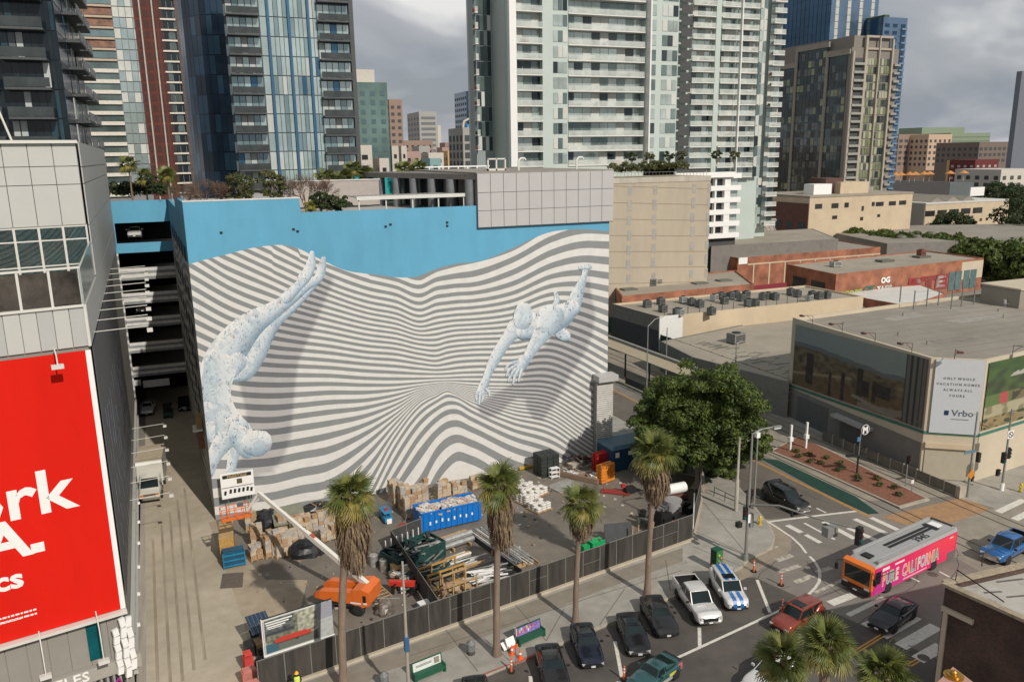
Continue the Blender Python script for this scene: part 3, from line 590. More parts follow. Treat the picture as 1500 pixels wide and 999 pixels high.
for i in range(18):
    xa = u0[0] - .1 - i*PW
    for z0, z1 in ((30.45, 33.35), (33.4, 34.65), (34.7, ZT-.12)):
        bx('panel', M_lpan, (xa-PW/2, u0[1]+.22, (z0+z1)/2), (PW-.05, .1, z1-z0), B_)
    for z0, z1 in ((29.45, 30.3), (27.6, 29.35), (26.6, 27.5)):
        bx('window', M_teal, (xa-PW/2, u0[1]+.27, (z0+z1)/2), (PW-.16, .06, z1-z0), B_)
MB().box(-30, u0[0]-.05, u0[1]+.24, u0[1]+.29, 26.5, 30.42).build('window_frame', M_frame, B_)
for i in range(1, 2): pass
for t0 in np.arange(DU, 61, 2.4):
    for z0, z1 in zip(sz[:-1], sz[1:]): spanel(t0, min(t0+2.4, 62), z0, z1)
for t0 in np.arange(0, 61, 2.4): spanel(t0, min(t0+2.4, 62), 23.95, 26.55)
# sloping wing wall at the terrace
a, b = side(0), side(DU)
MB().ring([[(a[0]+.02, a[1]-.0, 26.5), (b[0]+.02, b[1], 26.5), (b[0]+.02, b[1], 29.2), (a[0]+.02, a[1], 28.75)], [(a[0]-.1, a[1]+.02, 26.5), (b[0]-.1, b[1]+.02, 26.5), (b[0]-.1, b[1]+.02, 29.2), (a[0]-.1, a[1]+.02, 28.75)]], smooth=False).build('terrace_screen', mat('screen_glass', (.33, .36, .34), .2, .1, .1), B_)
# terrace floor, balustrade, lower band of panels
bx('terrace_floor', mat('terrace_dark', (.06, .055, .05), .6, var=.4), (-22, DU/2, 26.55), (44, DU-.2, .1), B_)
for i in range(14):
    xa = -i*1.62
    bx('rail_post', M_frame, (xa-.06, .1, 27.6), (.14, .14, 2.3), B_)
    bx('glass_panel', mat('balustrade_glass', (.09, .075, .06), .06, .5, .6, .8), (xa-.87, .12, 27.55), (1.44, .04, 2.1), B_)
bx('top_rail', M_frame, (-22, .1, 28.78), (44, .2, .12), B_); bx('bottom_rail', M_frame, (-22, .1, 26.45), (44, .2, .16), B_)
bx('inner_rail', M_frame, (-28, 3.2, 29.5), (44, .2, .3), B_); bx('inner_rail', M_frame, (-28, 3.2, 28.1), (44, .15, .15), B_)
for i in range(26):
    xa = -.02 - i*.86; bx('panel', [M_lpan, M_lpan, mat('panel_shade_b', (.41, .41, .385), .5, var=.03)][i % 3 if i % 5 else 2], (xa-.43, .2, 25.15), (.82, .12, 2.45), B_)
bx('corner_trim', M_frame, (.0, .1, 25.2), (.16, .16, 2.6), B_)
# billboard
zb0, zb1 = 6.1, 23.7
bx('billboard_face', M_red, (-20.3, -.12, (zb0+zb1)/2), (40, .1, zb1-zb0), B_)
bx('billboard_edge', M_white, (-.17, -.13, (zb0+zb1)/2), (.3, .13, zb1-zb0), B_)
bx('catwalk', M_frame, (-20.3, -.35, zb0-.15), (40.6, .5, .2), B_)
def put(s, right, base, cap_top, bold=.03, m=M_white):
    xr, zb = lf(*right); _, zt = lf(*cap_top); size = (zt-zb)/.72
    return text('lettering', s, m, (xr, -.185, zb), size, (math.pi/2, 0, 0), B_, .006, 'RIGHT', 1.08, bold=bold*size)
put('work', (109, 739), 0, (54, 687), .02); put('A', (45, 808), 0, (0, 763), .03); xd, zd = lf(55, 800); bx('full_stop', M_white, (xd, -.19, zd), (.72, .02, .62), B_); put('ics', (36, 855), 0, (8, 833), .03)
for k, (w_, y) in enumerate(((53, 891), (54, 897), (31, 904))):
    x1, z1 = lf(w_, y); o = MB(); xx = x1
    while xx > x1 - 6: l = random.uniform(.1, .32); o.box(xx-l, xx, -.19, -.18, z1, z1+.11); xx -= l + .06
    o.build('fine_print', M_white, B_, kind='stuff')
# lower front wall
for i in range(16):
    xa = -.1 - i*1.15; bx('panel', M_lbrick, (xa-.57, .22, 4.15), (1.1, .14, 3.2), B_)
xg, _ = lf(127, 900); bx('window', M_teal, (xg+.25, .12, 4.35), (.85, .1, 2.9), B_)
bx('awning_band', mat('band_grey', (.33, .31, .27), .7, var=.06), (-12, .0, 2.05), (25, .5, .95), B_)
text('lettering', 'LOS ANGELES', M_white, (lf(128, 968)[0], -.27, 1.78), .95, (math.pi/2, 0, 0), B_, .03, 'RIGHT', 1.1, bold=.01)
for i in range(60): bx('slat', M_black if i % 2 else mat('slat_grey', (.30, .29, .27), .7), (-.5 - i*.19, -.02 - (.05 if i % 2 else 0), .75), (.12, .1, 1.6), B_)
gp = [(-1.0, 1.2), (-1.5, .4), (-2.3, 1.15), (-3.0, .9), (-4.4, 1.0), (-5.4, .5), (-6.3, .75), (-7.2, .3), (-8, .6)]
MB().tube([(x, -.2, z) for x, z in gp], .07, 6).build('graffiti', M_pink, B_)
MB().tube([(-1.0, -.2, 1.2), (-.8, -.2, .5), (-1.3, -.2, .9), (-1.1, -.2, .1)], .07, 6).build('graffiti', M_pink, B_)
for px, py0, py1 in ((56, 921, 975), (139, 892, 954), (78, 508, 530)):
    x, z0 = lf(px, py0); _, z1 = lf(px, py1)
    MB().tube([(x, -.3, z0), (x, -1.3, z0-.3*(z0-z1)), (x, -1.5, z1+.1)], .04, 6).box(x-.35, x+.3, -1.7, -1.35, z1-.12, z1+.12).build('sign_light', M_frame, B_)
# stacked white letters at the corner
for cxx, n_, z0, z1 in ((.15, 6, 1.6, 5.0), (.62, 6, 1.1, 5.6), (1.0, 5, 1.5, 5.5)):
    for k in range(n_):
        h = (z1-z0)/n_; bx('sign_letter', M_white, (-1.0+cxx, -.55+.3*cxx, z0+(k+.5)*h), (.36, .22, h*.86), B_, rz=.25, ry=.12*(-1)**k)
# side banner with pale scribbled lettering, and the lamp arms above and below it
spanel(1.2, 40, 6.2, 23.6, M_banner, .06, .05, 'banner')
sx_ = math.sin(SA)*.1; sy_ = -math.cos(SA)*.1
def sidepatch(pts, m, name):
    o = MB()
    for (t0, z0), (t1, z1), w_ in pts:
        a = side(t0); b = side(t1); d = Vector((0, t1-t0, z1-z0)).normalized(); n = (d.z*w_/2, -d.y*w_/2)
        q = []
        for (t, z), s_ in (((t0, z0), 1), ((t1, z1), 1), ((t1, z1), -1), ((t0, z0), -1)):
            p = side(t - n[0]*s_*-1); q.append((p[0]+sx_, p[1]+sy_, z + n[1]*s_*-1))
        o.add(q, [(0, 1, 2, 3)])
    o.build(name, m, B_, kind='stuff')
random.seed(3)
M_chalk = mat('chalk_blue', (.30, .33, .42), .8, var=.3, scale=2)
for k in range(13):
    t = 4 + k*2.5; pts = []
    for j in range(5):
        z = 19 - j*2.6 - random.random(); pts.append(((t, z), (t+random.uniform(-.5, 1.4), z-random.uniform(1, 2.4)), random.uniform(.25, .6)))
    sidepatch(pts, M_chalk, 'banner_stroke')
arm = MB(); arm.tube([(0, 0, 0), (3.3, 0, .1)], .032, 5)
arm.box(3.2, 3.55, -.12, .16, -.32, -.08); arm_me = arm.mesh('lamp_arm', M_frame)
for k in range(9): p = side(3.5 + k*4.3); inst('lamp_arm', arm_me, (p[0]+.05, p[1], 24.1), SA - math.pi/2, B_)
for k in range(6): p = side(20 + k*4.3); inst('lamp_arm', arm_me, (p[0]+.05, p[1], 5.6), SA - math.pi/2, B_)
for z in (.9, 3.1): spanel(0, 62, z, z+.35, M_lpan2, .3, .1, 'side_ledge')
for k in range(6): bx('wall_lamp', M_white, (side(2+k*4.5)[0]+.5, side(2+k*4.5)[1], 3.4), (.2, .2, .2), B_)
# roof units
def acunit(loc, s=(2.2, 1.6, 1.5), label='', group=None, rz=0, name='air_conditioner', fan=True, m=None):
    t = thing(name, label, 'air conditioner', loc, rz, group)
    m = m or mat('ac_beige', (.42, .40, .36), .5, var=.08, scale=2)
    bx('housing', m, (0, 0, s[2]/2+.15), s, t); bx('skid', M_black, (0, 0, .08), (s[0]+.1, s[1]*.8, .16), t)
    if fan:
        MB().cyl(0, 0, s[2]+.15, s[2]+.28, min(s[:2])*.38, 12).build('fan_cowl', M_black, t)
        for k in range(3): bx('louvre', M_black, (0, -s[1]/2-.015, .5+k*s[2]*.24), (s[0]*.8, .03, s[2]*.12), t)
    return t
def lw(x, y, z):   # local of the corner building -> world
    return (Lc[0] + cF*x - sF*y, Lc[1] + sF*x + cF*y, z)
acunit(lw(-9.6, 22, ZT), (3.2, 2, 1.7), 'beige fan-coil unit on the roof of the grey panelled building, at the left edge', rz=FA)
acunit(lw(-4.9, 19, ZT), (2.2, 2.6, 1.5), 'plain grey box unit on the grey panelled roof, beside the taller fan unit', rz=FA, fan=False)
t = thing('flagpole', 'thin leaning mast rising from the roof of the grey panelled building', 'mast', lw(-1.6, 17, ZT)); MB().tube([(0, 0, 0), (-3.2, 1, 12)], [.09, .05], 6).build('mast', M_frame, t)
# ---------------------------------------------------------------- low buildings on the right
def brickmat(name, c1, c2, mortar, sx=1.0):
    if name in MATS: return MATS[name]
    m = bpy.data.materials.new(name); m.use_nodes = True; n = m.node_tree.nodes; l = m.node_tree.links; b = n['Principled BSDF']; b.inputs['Roughness'].default_value = .9
    g = n.new('ShaderNodeNewGeometry'); s = n.new('ShaderNodeSeparateXYZ'); l.new(g.outputs['Position'], s.inputs[0])
    a = n.new('ShaderNodeMath'); a.operation = 'ADD'; l.new(s.outputs[0], a.inputs[0]); l.new(s.outputs[1], a.inputs[1])
    c = n.new('ShaderNodeCombineXYZ'); l.new(a.outputs[0], c.inputs[0]); l.new(s.outputs[2], c.inputs[1])
    t = n.new('ShaderNodeTexBrick'); t.inputs['Scale'].default_value = 2.2*sx; t.inputs['Color1'].default_value = (*c1, 1); t.inputs['Color2'].default_value = (*c2, 1); t.inputs['Mortar'].default_value = (*mortar, 1); t.inputs['Mortar Size'].default_value = .012
    l.new(c.outputs[0], t.inputs['Vector'])
    no = n.new('ShaderNodeTexNoise'); no.inputs['Scale'].default_value = .35; no.inputs['Detail'].default_value = 8; l.new(g.outputs['Position'], no.inputs['Vector'])
    mr = n.new('ShaderNodeMapRange'); mr.inputs[1].default_value = .3; mr.inputs[2].default_value = .7; mr.inputs[3].default_value = .6; mr.inputs[4].default_value = 1.35; l.new(no.outputs[0], mr.inputs[0])
    vm = n.new('ShaderNodeVectorMath'); vm.operation = 'SCALE'; l.new(t.outputs[0], vm.inputs[0]); l.new(mr.outputs[0], vm.inputs['Scale']); l.new(vm.outputs[0], b.inputs['Base Color'])
    MATS[name] = m; return m
M_brick = brickmat('orange_brick', (.36, .13, .07), (.27, .10, .055), (.3, .2, .14))
M_bdark = brickmat('dark_brick', (.10, .05, .034), (.045, .034, .028), (.12, .10, .085), 1.6)
M_roofb = mat('beige_roof', (.30, .265, .21), .95, var=.12, scale=.25, var2=.12, scale2=.05, dirt=((.14, .12, .1), .5, .62, .6))
M_roofg = mat('grey_roof', (.25, .225, .185), .95, var=.10, scale=.25, var2=.14, scale2=.06, dirt=((.17, .15, .12), .3, .58, .5))
M_roofw = mat('white_roof', (.55, .54, .5), .8, var=.08, scale=.3)
M_cream = mat('cream_render', (.52, .42, .29), .85, var=.08, scale=.25, var2=.06, scale2=.08, dirt=((.3, .2, .12), .5, .64, .5))
M_cream2 = mat('pale_render', (.50, .43, .32), .85, var=.07, scale=.25, dirt=((.3, .22, .14), .6, .63, .5))
M_win = mat('dark_window', (.04, .04, .04), .2, .2, var=.4, scale=.4)
M_char = mat('charcoal_wall', (.05, .048, .05), .8, var=.12, scale=.5)
def lowrise(name, label, px, z, mwall, mroof, par=.5, th=.35, world_pts=None, cat='building', zb=0):
    pts = world_pts or [P(x, y, z) for x, y in px]; n = len(pts)
    ar = sum(pts[i][0]*pts[(i+1) % n][1] - pts[(i+1) % n][0]*pts[i][1] for i in range(n))
    if ar < 0: pts = pts[::-1]
    t = thing(name, label, cat, (pts[0][0], pts[0][1], 0))
    cx, cy = sum(p[0] for p in pts)/n, sum(p[1] for p in pts)/n
    MB().prism(pts, zb, z-par).build('walls', mwall, t, world=True)
    MB().add([(p[0], p[1], z-par+.01) for p in pts], [tuple(range(n))]).build('roof', mroof, t, world=True)
    for i in range(n):
        a, b = pts[i], pts[(i+1) % n]; d = Vector((b[0]-a[0], b[1]-a[1])).normalized(); nn = (-d.y*th, d.x*th)
        e = .002*i
        MB().prism([a, b, (b[0]+nn[0], b[1]+nn[1]), (a[0]+nn[0], a[1]+nn[1])], z-par-.0, z+e).build('parapet', mwall, t, world=True)
    return t, pts
def wallbox(T, a, b, s0, s1, z0, z1, m, name, out=.04, th=.08, **k):   # a piece on the wall from a to b (outward side to the right of a->b)
    L = math.hypot(b[0]-a[0], b[1]-a[1]); dx_, dy_ = (b[0]-a[0])/L, (b[1]-a[1])/L; s = (s0+s1)/2
    return bx(name, m, (a[0]+dx_*s + dy_*out, a[1]+dy_*s - dx_*out, (z0+z1)/2), (abs(s1-s0), th, z1-z0), T, rz=math.atan2(dy_, dx_), world=True, **k)
# --- building with the photographic billboards
vA, v1, v2 = (72.96, 83.25), (71.34, 60.09), (75.6, 57.0); vR = (121, 62.6); vB = (121, 86.5)
V_, vp = lowrise('warehouse', 'pale corner warehouse with a wrap-round photographic billboard and a flat grey roof', None, 13.5, M_cream2, M_roofg, .45, .4, [vA, v1, v2, vR, vB])
M_green = mat('green_trim', (.05, .16, .115), .7)
for a, b, za, zb in ((vA, v1, 4.1, 5.1), (v1, v2, 5.1, 5.1), (v2, vR, 5.1, 5.6)):
    L = math.hypot(b[0]-a[0], b[1]-a[1]); d = ((b[0]-a[0])/L, (b[1]-a[1])/L); o = (d[1]*.06, -d[0]*.06)
    MB().add([(a[0]+o[0], a[1]+o[1], za), (b[0]+o[0], b[1]+o[1], zb), (b[0]+o[0], b[1]+o[1], zb+.32), (a[0]+o[0], a[1]+o[1], za+.32), (a[0], a[1], za), (b[0], b[1], zb), (b[0], b[1], zb+.32), (a[0], a[1], za+.32)], [(0, 1, 2, 3), (3, 2, 6, 7), (1, 0, 4, 5)]).build('green_band', M_green, V_, world=True)
M_wseam = mat('street_wall_grey', (.19, .175, .155), .85, var=.08, scale=.6, dirt=((.12, .11, .1), .5, .55, .5))
wallbox(V_, vA, v1, .2, 23.0, 0, 4.0, M_wseam, 'street_wall', .03, .06)
for s0, s1, z1 in ((2.2, 8.2, 3.4), (10.5, 14, 2.6)): wallbox(V_, vA, v1, s0, s1, 0, z1, mat('roller_dark', (.11, .105, .1), .7, var=.1), 'roller_door', .08, .08)
wallbox(V_, vA, v1, 9.8, 16, 3.0, 3.35, mat('awning_grey', (.36, .36, .34), .6), 'awning', .5, 1.0)
wallbox(V_, v1, v2, .3, 4.9, .1, 3.6, mat('shutter_cream', (.42, .37, .28), .7, var=.05), 'shutter', .05, .08); wallbox(V_, v1, v2, .2, 5.0, 3.65, 4.2, M_cream, 'shutter_box', .2, .35)
def poster(name, a, b, s0, s1, z0f, z1f, fn, nx=80, ny=44, parent=V_, out=.14):
    L = math.hypot(b[0]-a[0], b[1]-a[1]); d = ((b[0]-a[0])/L, (b[1]-a[1])/L); v, f, c = [], [], []
    for i in range(nx+1):
        u = i/nx; s = s0 + (s1-s0)*u; z0, z1 = z0f(u), z1f(u)
        for j in range(ny+1): w_ = j/ny; v.append((a[0]+d[0]*s+d[1]*out, a[1]+d[1]*s-d[0]*out, z0+(z1-z0)*w_)); c.append(fn(u, w_))
    for i in range(nx):
        for j in range(ny): k = i*(ny+1)+j; f.append((k, k+ny+1, k+ny+2, k+1))
    return colmesh(name, v, f, c, attr_mat('poster_print', 'col', .6, .03), parent)
from mathutils import noise as _mn
mathutils_noise = _mn.noise
def fnL(u, w):
    hz = .62 + .05*math.sin(u*5+1) + .03*mathutils_noise(Vector((u*9, 0, 1)))
    if u > .87: 
        return (.13, .12, .10) if (u*60) % 2 > .6 else (.03, .03, .03)
    if w > hz + .07: k = (w-hz); return (.20+.05*k, .23+.05*k, .22)
    if w > hz: return (.12, .13, .125)
    t = mathutils_noise(Vector((u*22, w*14, 2)))
    base = np.array((.16, .115, .065))*(1+.9*t) if w > .28 - .0*u else np.array((.17, .105, .05))*(1+.35*t)
    if abs(w - (.20+.52*u*.75)) < .022 and u < .5: base = np.array((.33, .25, .15))
    for cx, cy, ww, hh in ((.56, .34, .022, .26), (.60, .30, .03, .12), (.73, .33, .05, .1), (.43, .2, .014, .25), (.15, .35, .03, .25), (.33, .18, .01, .22), (.67, .3, .015, .16)):
        if abs(u-cx) < ww and abs(w-cy) < hh: base = np.array((.045, .032, .025))*(1+.6*t)
    if w < .16 and u > .55 and abs((w-.02) - (u-.55)*.25) < .05: base = np.array((.28, .23, .18))
    if w < .16 and abs((w-.10) + (u-.62)*.5) < .03 and u > .5: base = np.array((.30, .26, .21))
    return tuple(np.clip(base*.72, .012, .6))
poster('billboard_photo', vA, v1, .9, 23.0, lambda u: 4.75+.85*u, lambda u: 12.75+.55*u, fnL, 140, 70)
def fnR(u, w):
    t = mathutils_noise(Vector((u*26, w*10, 5)))
    if w > .55 + .5*u*0 and w > .78 - .3*t: return (.05+.03*t, .09+.04*t, .03)
    if u > .08 and w > .72 and w < .72+.6*(u-.02) and u < .5: return (.36, .36, .31)
    if w > .5: return (.045+.05*max(t, 0), .075+.05*t, .03)
    if abs(u-.085) < .018 and .34 < w < .7: return (.38, .07, .07)
    if w > .34: return (.10, .15, .05) if u < .12 else ((.06, .05, .035) if t > .0 else (.15, .13, .07))
    if w > .18: return (.34, .31, .2) if t < .25 else (.2, .18, .1)
    return tuple(np.array((.25, .19, .09))*(1+t)) if t < .15 else (.05, .06, .03)
poster('billboard_photo', v2, vR, .35, 40, lambda u: 5.75+.4*u, lambda u: 13.2, fnR, 160, 60)
wallbox(V_, v1, v2, .45, 5.15, 5.35, 13.45, mat('billboard_white', (.50, .52, .53), .6, var=.02), 'billboard_face', .14, .1)
ca = ang(v1, v2); dC = (math.cos(ca), math.sin(ca)); oC = (dC[1]*.21, -dC[0]*.21)
def ctext(s, sc_, z, size, m=None, b=0, sx=1.1): return text('lettering', s, m or mat('text_grey', (.12, .13, .14), .6), (v1[0]+dC[0]*sc_+oC[0], v1[1]+dC[1]*sc_+oC[1], z), size, (math.pi/2, 0, ca), V_, .005, 'CENTER', sx, world=True, bold=b)
for k, s in enumerate(('O N L Y  W H O L E', 'V A C A T I O N  H O M E S.', 'A L W A Y S  A L L', 'Y O U R S.')): ctext(s, 2.8, 11.3-k*.62, .36, b=.006, sx=.95)
ctext('Vrbo', 3.5, 7.35, .95, mat('text_slate', (.10, .12, .16), .6), .012)
bx('logo_tile', mat('logo_navy', (.01, .03, .09), .5), (v1[0]+dC[0]*1.95+oC[0], v1[1]+dC[1]*1.95+oC[1], 7.65), (.42, .03, .5), V_, rz=ca, world=True)
bx('tag_line', MATS['text_grey'], (v1[0]+dC[0]*3.3+oC[0], v1[1]+dC[1]*3.3+oC[1], 6.98), (1.7, .02, .06), V_, rz=ca, world=True)
# billboard lamps along the parapet
lampm = MB(); lampm.tube([(0, 0, 0), (0, 0, 1.0), (0, -1.6, 1.15)], .035, 5).tube([(0, 0, .3), (0, -.9, 1.08)], .025, 4).box(-.3, .3, -1.85, -1.5, 1.0, 1.2)
lamp_me = lampm.mesh('billboard_lamp', mat('rust_brown', (.10, .045, .03), .7))
for a, b, ss in ((vA, v1, (4, 9.5, 15, 20.5)), (v1, v2, (2.2,)), (v2, vR, (4.5, 12, 20))):
    for s in ss:
        A_ = ang(a, b); inst('billboard_lamp', lamp_me, (a[0]+math.cos(A_)*s - V_.location.x, a[1]+math.sin(A_)*s - V_.location.y, 13.5), A_, V_)
for k in range(11): bx('roof_seam', mat('roof_seam', (.19, .17, .145), .95), (98, 61.5+k*2.25, 13.07), (44, .12, .02), V_, world=True, rz=.01)
for k, (x, y, w_, d_) in enumerate(((82, 66, 6, 3), (95, 74, 9, 2.5), (103, 66, 4, 5), (88, 79, 7, 2), (110, 78, 5, 4))): bx('roof_patch', mat('roof_patch_%d' % (k % 2), ((.21, .19, .16), (.29, .27, .235))[k % 2], .95, var=.2), (x, y, 13.065), (w_, d_, .015), V_, world=True, rz=.05*k)
random.seed(5)
for k in range(14):
    x, y = 77+random.random()*40, 62+random.random()*19
    MB().cyl(0, 0, 0, .45, .09, 6).build('vent_pipe', mat('vent_grey', (.2, .18, .16), .6), V_).location = Vector((x, y, 13.06)) - V_.location
# rooftop fence behind it
F2 = thing('rooftop_fence', 'row of thin grey fence posts across the flat grey warehouse roof', 'fence', (90, 86, 13))
for k, (x, y) in enumerate(((1338, 453), (1357, 449), (1374, 447), (1393, 452), (1408, 449), (1426, 446), (1318, 442))):
    p = P(x, y, 13.1); bx('post', mat('galvanised', (.22, .22, .2), .5, .3), (p[0], p[1], 14.4), (.12, .12, 2.7), F2, world=True)
a, b = P(1338, 453, 13.1), P(1426, 446, 13.1); L = math.hypot(b[0]-a[0], b[1]-a[1])
for z in (14.0, 15.5): bx('wire', MATS['galvanised'], ((a[0]+b[0])/2, (a[1]+b[1])/2, z), (L, .03, .03), F2, rz=ang(a, b), world=True)
# penthouse box, chair
t = thing('rooftop_hut', 'grey flat-topped hut on the far right of the warehouse roof', 'hut', (*P(1492, 452, 13.1), 13.06)); MB().box(0, 12, 0, 6, 0, 2.6).build('hut_walls', M_roofg, t); MB().box(-.2, 12.2, -.2, 6.2, 2.6, 2.8).build('hut_roof', M_cream2, t)
t = thing('plastic_chair', 'white plastic chair standing alone on the warehouse roof', 'chair', (*P(1474, 449, 13.1), 13.06), 1.2)
bx('seat', M_white, (0, 0, .45), (.5, .5, .05), t); bx('backrest', M_white, (0, .25, .75), (.5, .05, .6), t, rx=-.2)
for sx_2 in (-.2, .2):
    for sy_2 in (-.2, .2): bx('leg', M_white, (sx_2, sy_2, .22), (.05, .05, .44), t)
# --- low roof beside the warehouse
LS, _ = lowrise('shed_roof_building', 'low building with a patched beige roof between the warehouse and the white-cornered building', [(968, 500), (1255, 441), (1290, 470), (1168, 498), (1156, 560), (1014, 523)], 5.0, M_wseam, M_roofb, .15, .25)
random.seed(11)
for k in range(46):
    f, g_ = random.random(), random.random(); px = 1020+130*f+30*g_; py = 500+52*f*(.4+g_*.6)+8*g_; p = P(min(px, 1160), py, 4.9)
    bx('batten', mat('skylight_grey', (.12, .12, .1), .5), (p[0], p[1], 4.88), (random.uniform(.5, 3.0), random.uniform(.08, .3), .04), LS, rz=random.uniform(-.3, .35), world=True)
acunit((*P(1078, 502, 4.9), 4.88), (2.6, 1.8, 1.5), 'large grey cooling unit alone on the low beige roof', rz=.2, m=mat('ac_mid', (.2, .2, .19), .5))
# --- white-cornered building covered in rooftop units
AC_, acp = lowrise('long_building', 'long cream building with a white corner panel and rows of cooling units on the roof', [(966, 464), (1265, 434), (1180, 418), (897, 445)], 8.0, M_cream, M_roofb, .35, .3)
ac0, ac1, ac3 = P(966, 464, 8), P(1265, 434, 8), P(897, 445, 8)
wallbox(AC_, ac0, ac1, .0, 4.6, 2, 8.05, mat('white_corner', (.66, .65, .62), .7, var=.04), 'corner_panel', .06, .1)
L_ = math.hypot(ac0[0]-ac3[0], ac0[1]-ac3[1])
wallbox(AC_, ac3, ac0, 0, L_, 0, 5.6, M_char, 'dark_wall', .06, .1); wallbox(AC_, ac3, ac0, 0, L_+.1, 5.6, 8.06, mat('fascia_brown', (.20, .17, .145), .8), 'fascia', .08, .12)
for k in range(14):
    a_ = ang(ac0, ac1); s = 1+k*2.35; bx('roof_post', mat('post_dark', (.06, .055, .05), .6), (ac0[0]+math.cos(a_)*s, ac0[1]+math.sin(a_)*s+.1, 8.6), (.08, .08, 1.4), AC_, world=True)
AD = mat('ac_dark', (.12, .13, .125), .5, var=.2, scale=1.2); AL = mat('ac_light', (.36, .37, .34), .5, var=.1)
k = 0
for x, y, mm in sorted(((948, 446, 0), (968, 442, 0), (971, 453, 0), (992, 458, 0), (996, 459, 1), (1001, 440, 1), (1013, 443, 0), (1025, 446, 0), (1042, 457, 0), (1046, 437, 1), (1057, 434, 0), (1061, 441, 0), (1070, 434, 0), (1078, 432, 0), (1085, 437, 0), (1093, 432, 0), (1100, 445, 1), (1096, 444, 0), (1106, 446, 0), (1117, 435, 0), (1125, 434, 0), (1135, 435, 0), (1158, 428, 0), (1168, 431, 0), (1190, 432, 0), (1200, 434, 0), (1211, 433, 0), (1185, 438, 1))):
    p = P(x, y+4, 7.7); acunit((p[0], p[1], 7.66), (1.25, 1.1, 1.15), '%s cooling unit from the left on the long cream building roof' % ORD[k], 'cooling units on the long cream building', rz=.1*(k % 5), fan=True, m=AL if mm else AD); k += 1
# --- brick building in front of the concrete garage
B1, b1 = lowrise('brick_building', 'low orange brick building with a beige roof, squeezed below the bare concrete wall', [(893, 410), (911, 434), (1105, 416), (1078, 396)], 7.0, M_brick, M_roofb, .3, .3)
for x, y in ((921, 424), (1025, 415), (1060, 411)):
    p = P(x, y, 6.8); bx('skylight', mat('skylight_grey', (.12, .12, .1), .5), (p[0], p[1], 6.85), (3.2, 2.2, .35), B1, world=True)
for k, (x, y) in enumerate(((955, 418), (964, 417), (993, 414), (1000, 412))): p = P(x, y, 6.8); acunit((p[0], p[1], 6.7), (1.5, 1.3, 1.4), '%s dark rooftop unit from the left on the low orange brick building' % ORD[k], 'units on the low brick roof', m=AD)
p = P(962, 406, 6.8); bx('skylight', mat('skylight_green', (.10, .11, .07), .6), (p[0], p[1], 7.0), (9, 2.0, .7), B1, world=True, ry=-.02)
B2, b2 = lowrise('brick_warehouse', 'brick warehouse with cream bands and a grey roof, right of the white balconied block', [(1041, 371), (1081, 378), (1290, 362), (1228, 352), (1041, 357)], 8.0, M_brick, M_roofg, .25, .3)
q0, q1 = P(1081, 378, 8), P(1290, 362, 8)
wallbox(B2, q0, q1, .2, 3, 6.3, 8, M_white, 'corner_patch', .08, .1)
L_ = math.hypot(q1[0]-q0[0], q1[1]-q0[1])
wallbox(B2, q0, q1, 3.2, L_, 5.9, 6.25, M_cream, 'cream_band', .05, .1)
for k in range(9): wallbox(B2, q0, q1, 5+k*5.2, 5.4+k*5.2, 0, 5.9, M_cream, 'cream_pier', .05, .1)
for k in range(3): wallbox(B2, P(1041, 371, 8), q0, 1.5+k*4, 4+k*4, 1.5, 4.5, M_win, 'window', .03, .08)
for x, y in ((1180, 362), (1140, 365)): p = P(x, y, 7.8); bx('skylight', MATS['skylight_grey'], (p[0], p[1], 7.95), (4, 3, .4), B2, world=True)
B3, b3 = lowrise('graffiti_building', 'brick building with painted graffiti and a teal door mural, far right', [(1152, 387), (1225, 402), (1441, 378), (1357, 367)], 8.0, M_brick, M_roofb, .3, .3)
q0, q1 = P(1225, 402, 8), P(1441, 378, 8); L_ = math.hypot(q1[0]-q0[0], q1[1]-q0[1])
wallbox(B3, q0, q1, L_*.84, L_, 3.2, 7.5, M_cream2, 'pale_patch', .03, .05)
for k, s in enumerate((.75, .80, .86, .91)): wallbox(B3, q0, q1, L_*s, L_*(s+.045), .8, 5.4, mat('teal_door', (.09, .14, .14), .7, var=.3, scale=1), 'door_panel', .08, .1)
def gtext(s, f, z, size, m, sx=1.0, b=.05, **k): return text('graffiti', s, m, (q0[0]+(q1[0]-q0[0])*f+.1, q0[1]+(q1[1]-q0[1])*f-.15, z), size, (math.pi/2, 0, ang(q0, q1)), B3, .01, 'LEFT', sx, world=True, bold=b*size)
gtext('RTE', .47, 1.9, 4.2, mat('graf_red', (.30, .04, .035), .7), 1.9, .09); gtext('RTE', .475, 2.1, 3.8, mat('graf_white', (.6, .58, .55), .7), 2.0, .03)
gtext('SCOPE', .03, 2.6, 1.9, mat('graf_lime', (.30, .36, .08), .7), 1.2); gtext('GK', .17, 2.8, 2.4, mat('graf_teal', (.05, .13, .10), .7), 1.2); gtext('TAGS', .26, 3.0, 1.5, M_white, 1.3); gtext('OG', .28, 4.8, 1.8, M_white, 1.1); gtext('TAGS', .265, 3.05, 1.4, M_black, 1.3, .01)
for k in range(2): wallbox(B3, P(1152, 387, 8), q0, 3+k*7, 8+k*7, 2.2, 5.6, M_win, 'window', .03, .08)
for x, y in ((1296, 383), (1350, 377)): p = P(x, y, 7.8); bx('skylight', MATS['skylight_grey'], (p[0], p[1], 8.0), (4, 2.4, .5), B3, world=True)
p = P(1224, 391, 7.7); acunit((p[0], p[1], 7.7), (2.4, 1.6, 1.2), 'white-topped box unit on the graffiti building roof', m=AL); p = P(1349, 377, 7.7); acunit((p[0], p[1], 7.7), (1.6, 1.6, 1.8), 'rusty red vent unit on the graffiti building roof', m=mat('rust_red', (.2, .07, .04), .7))
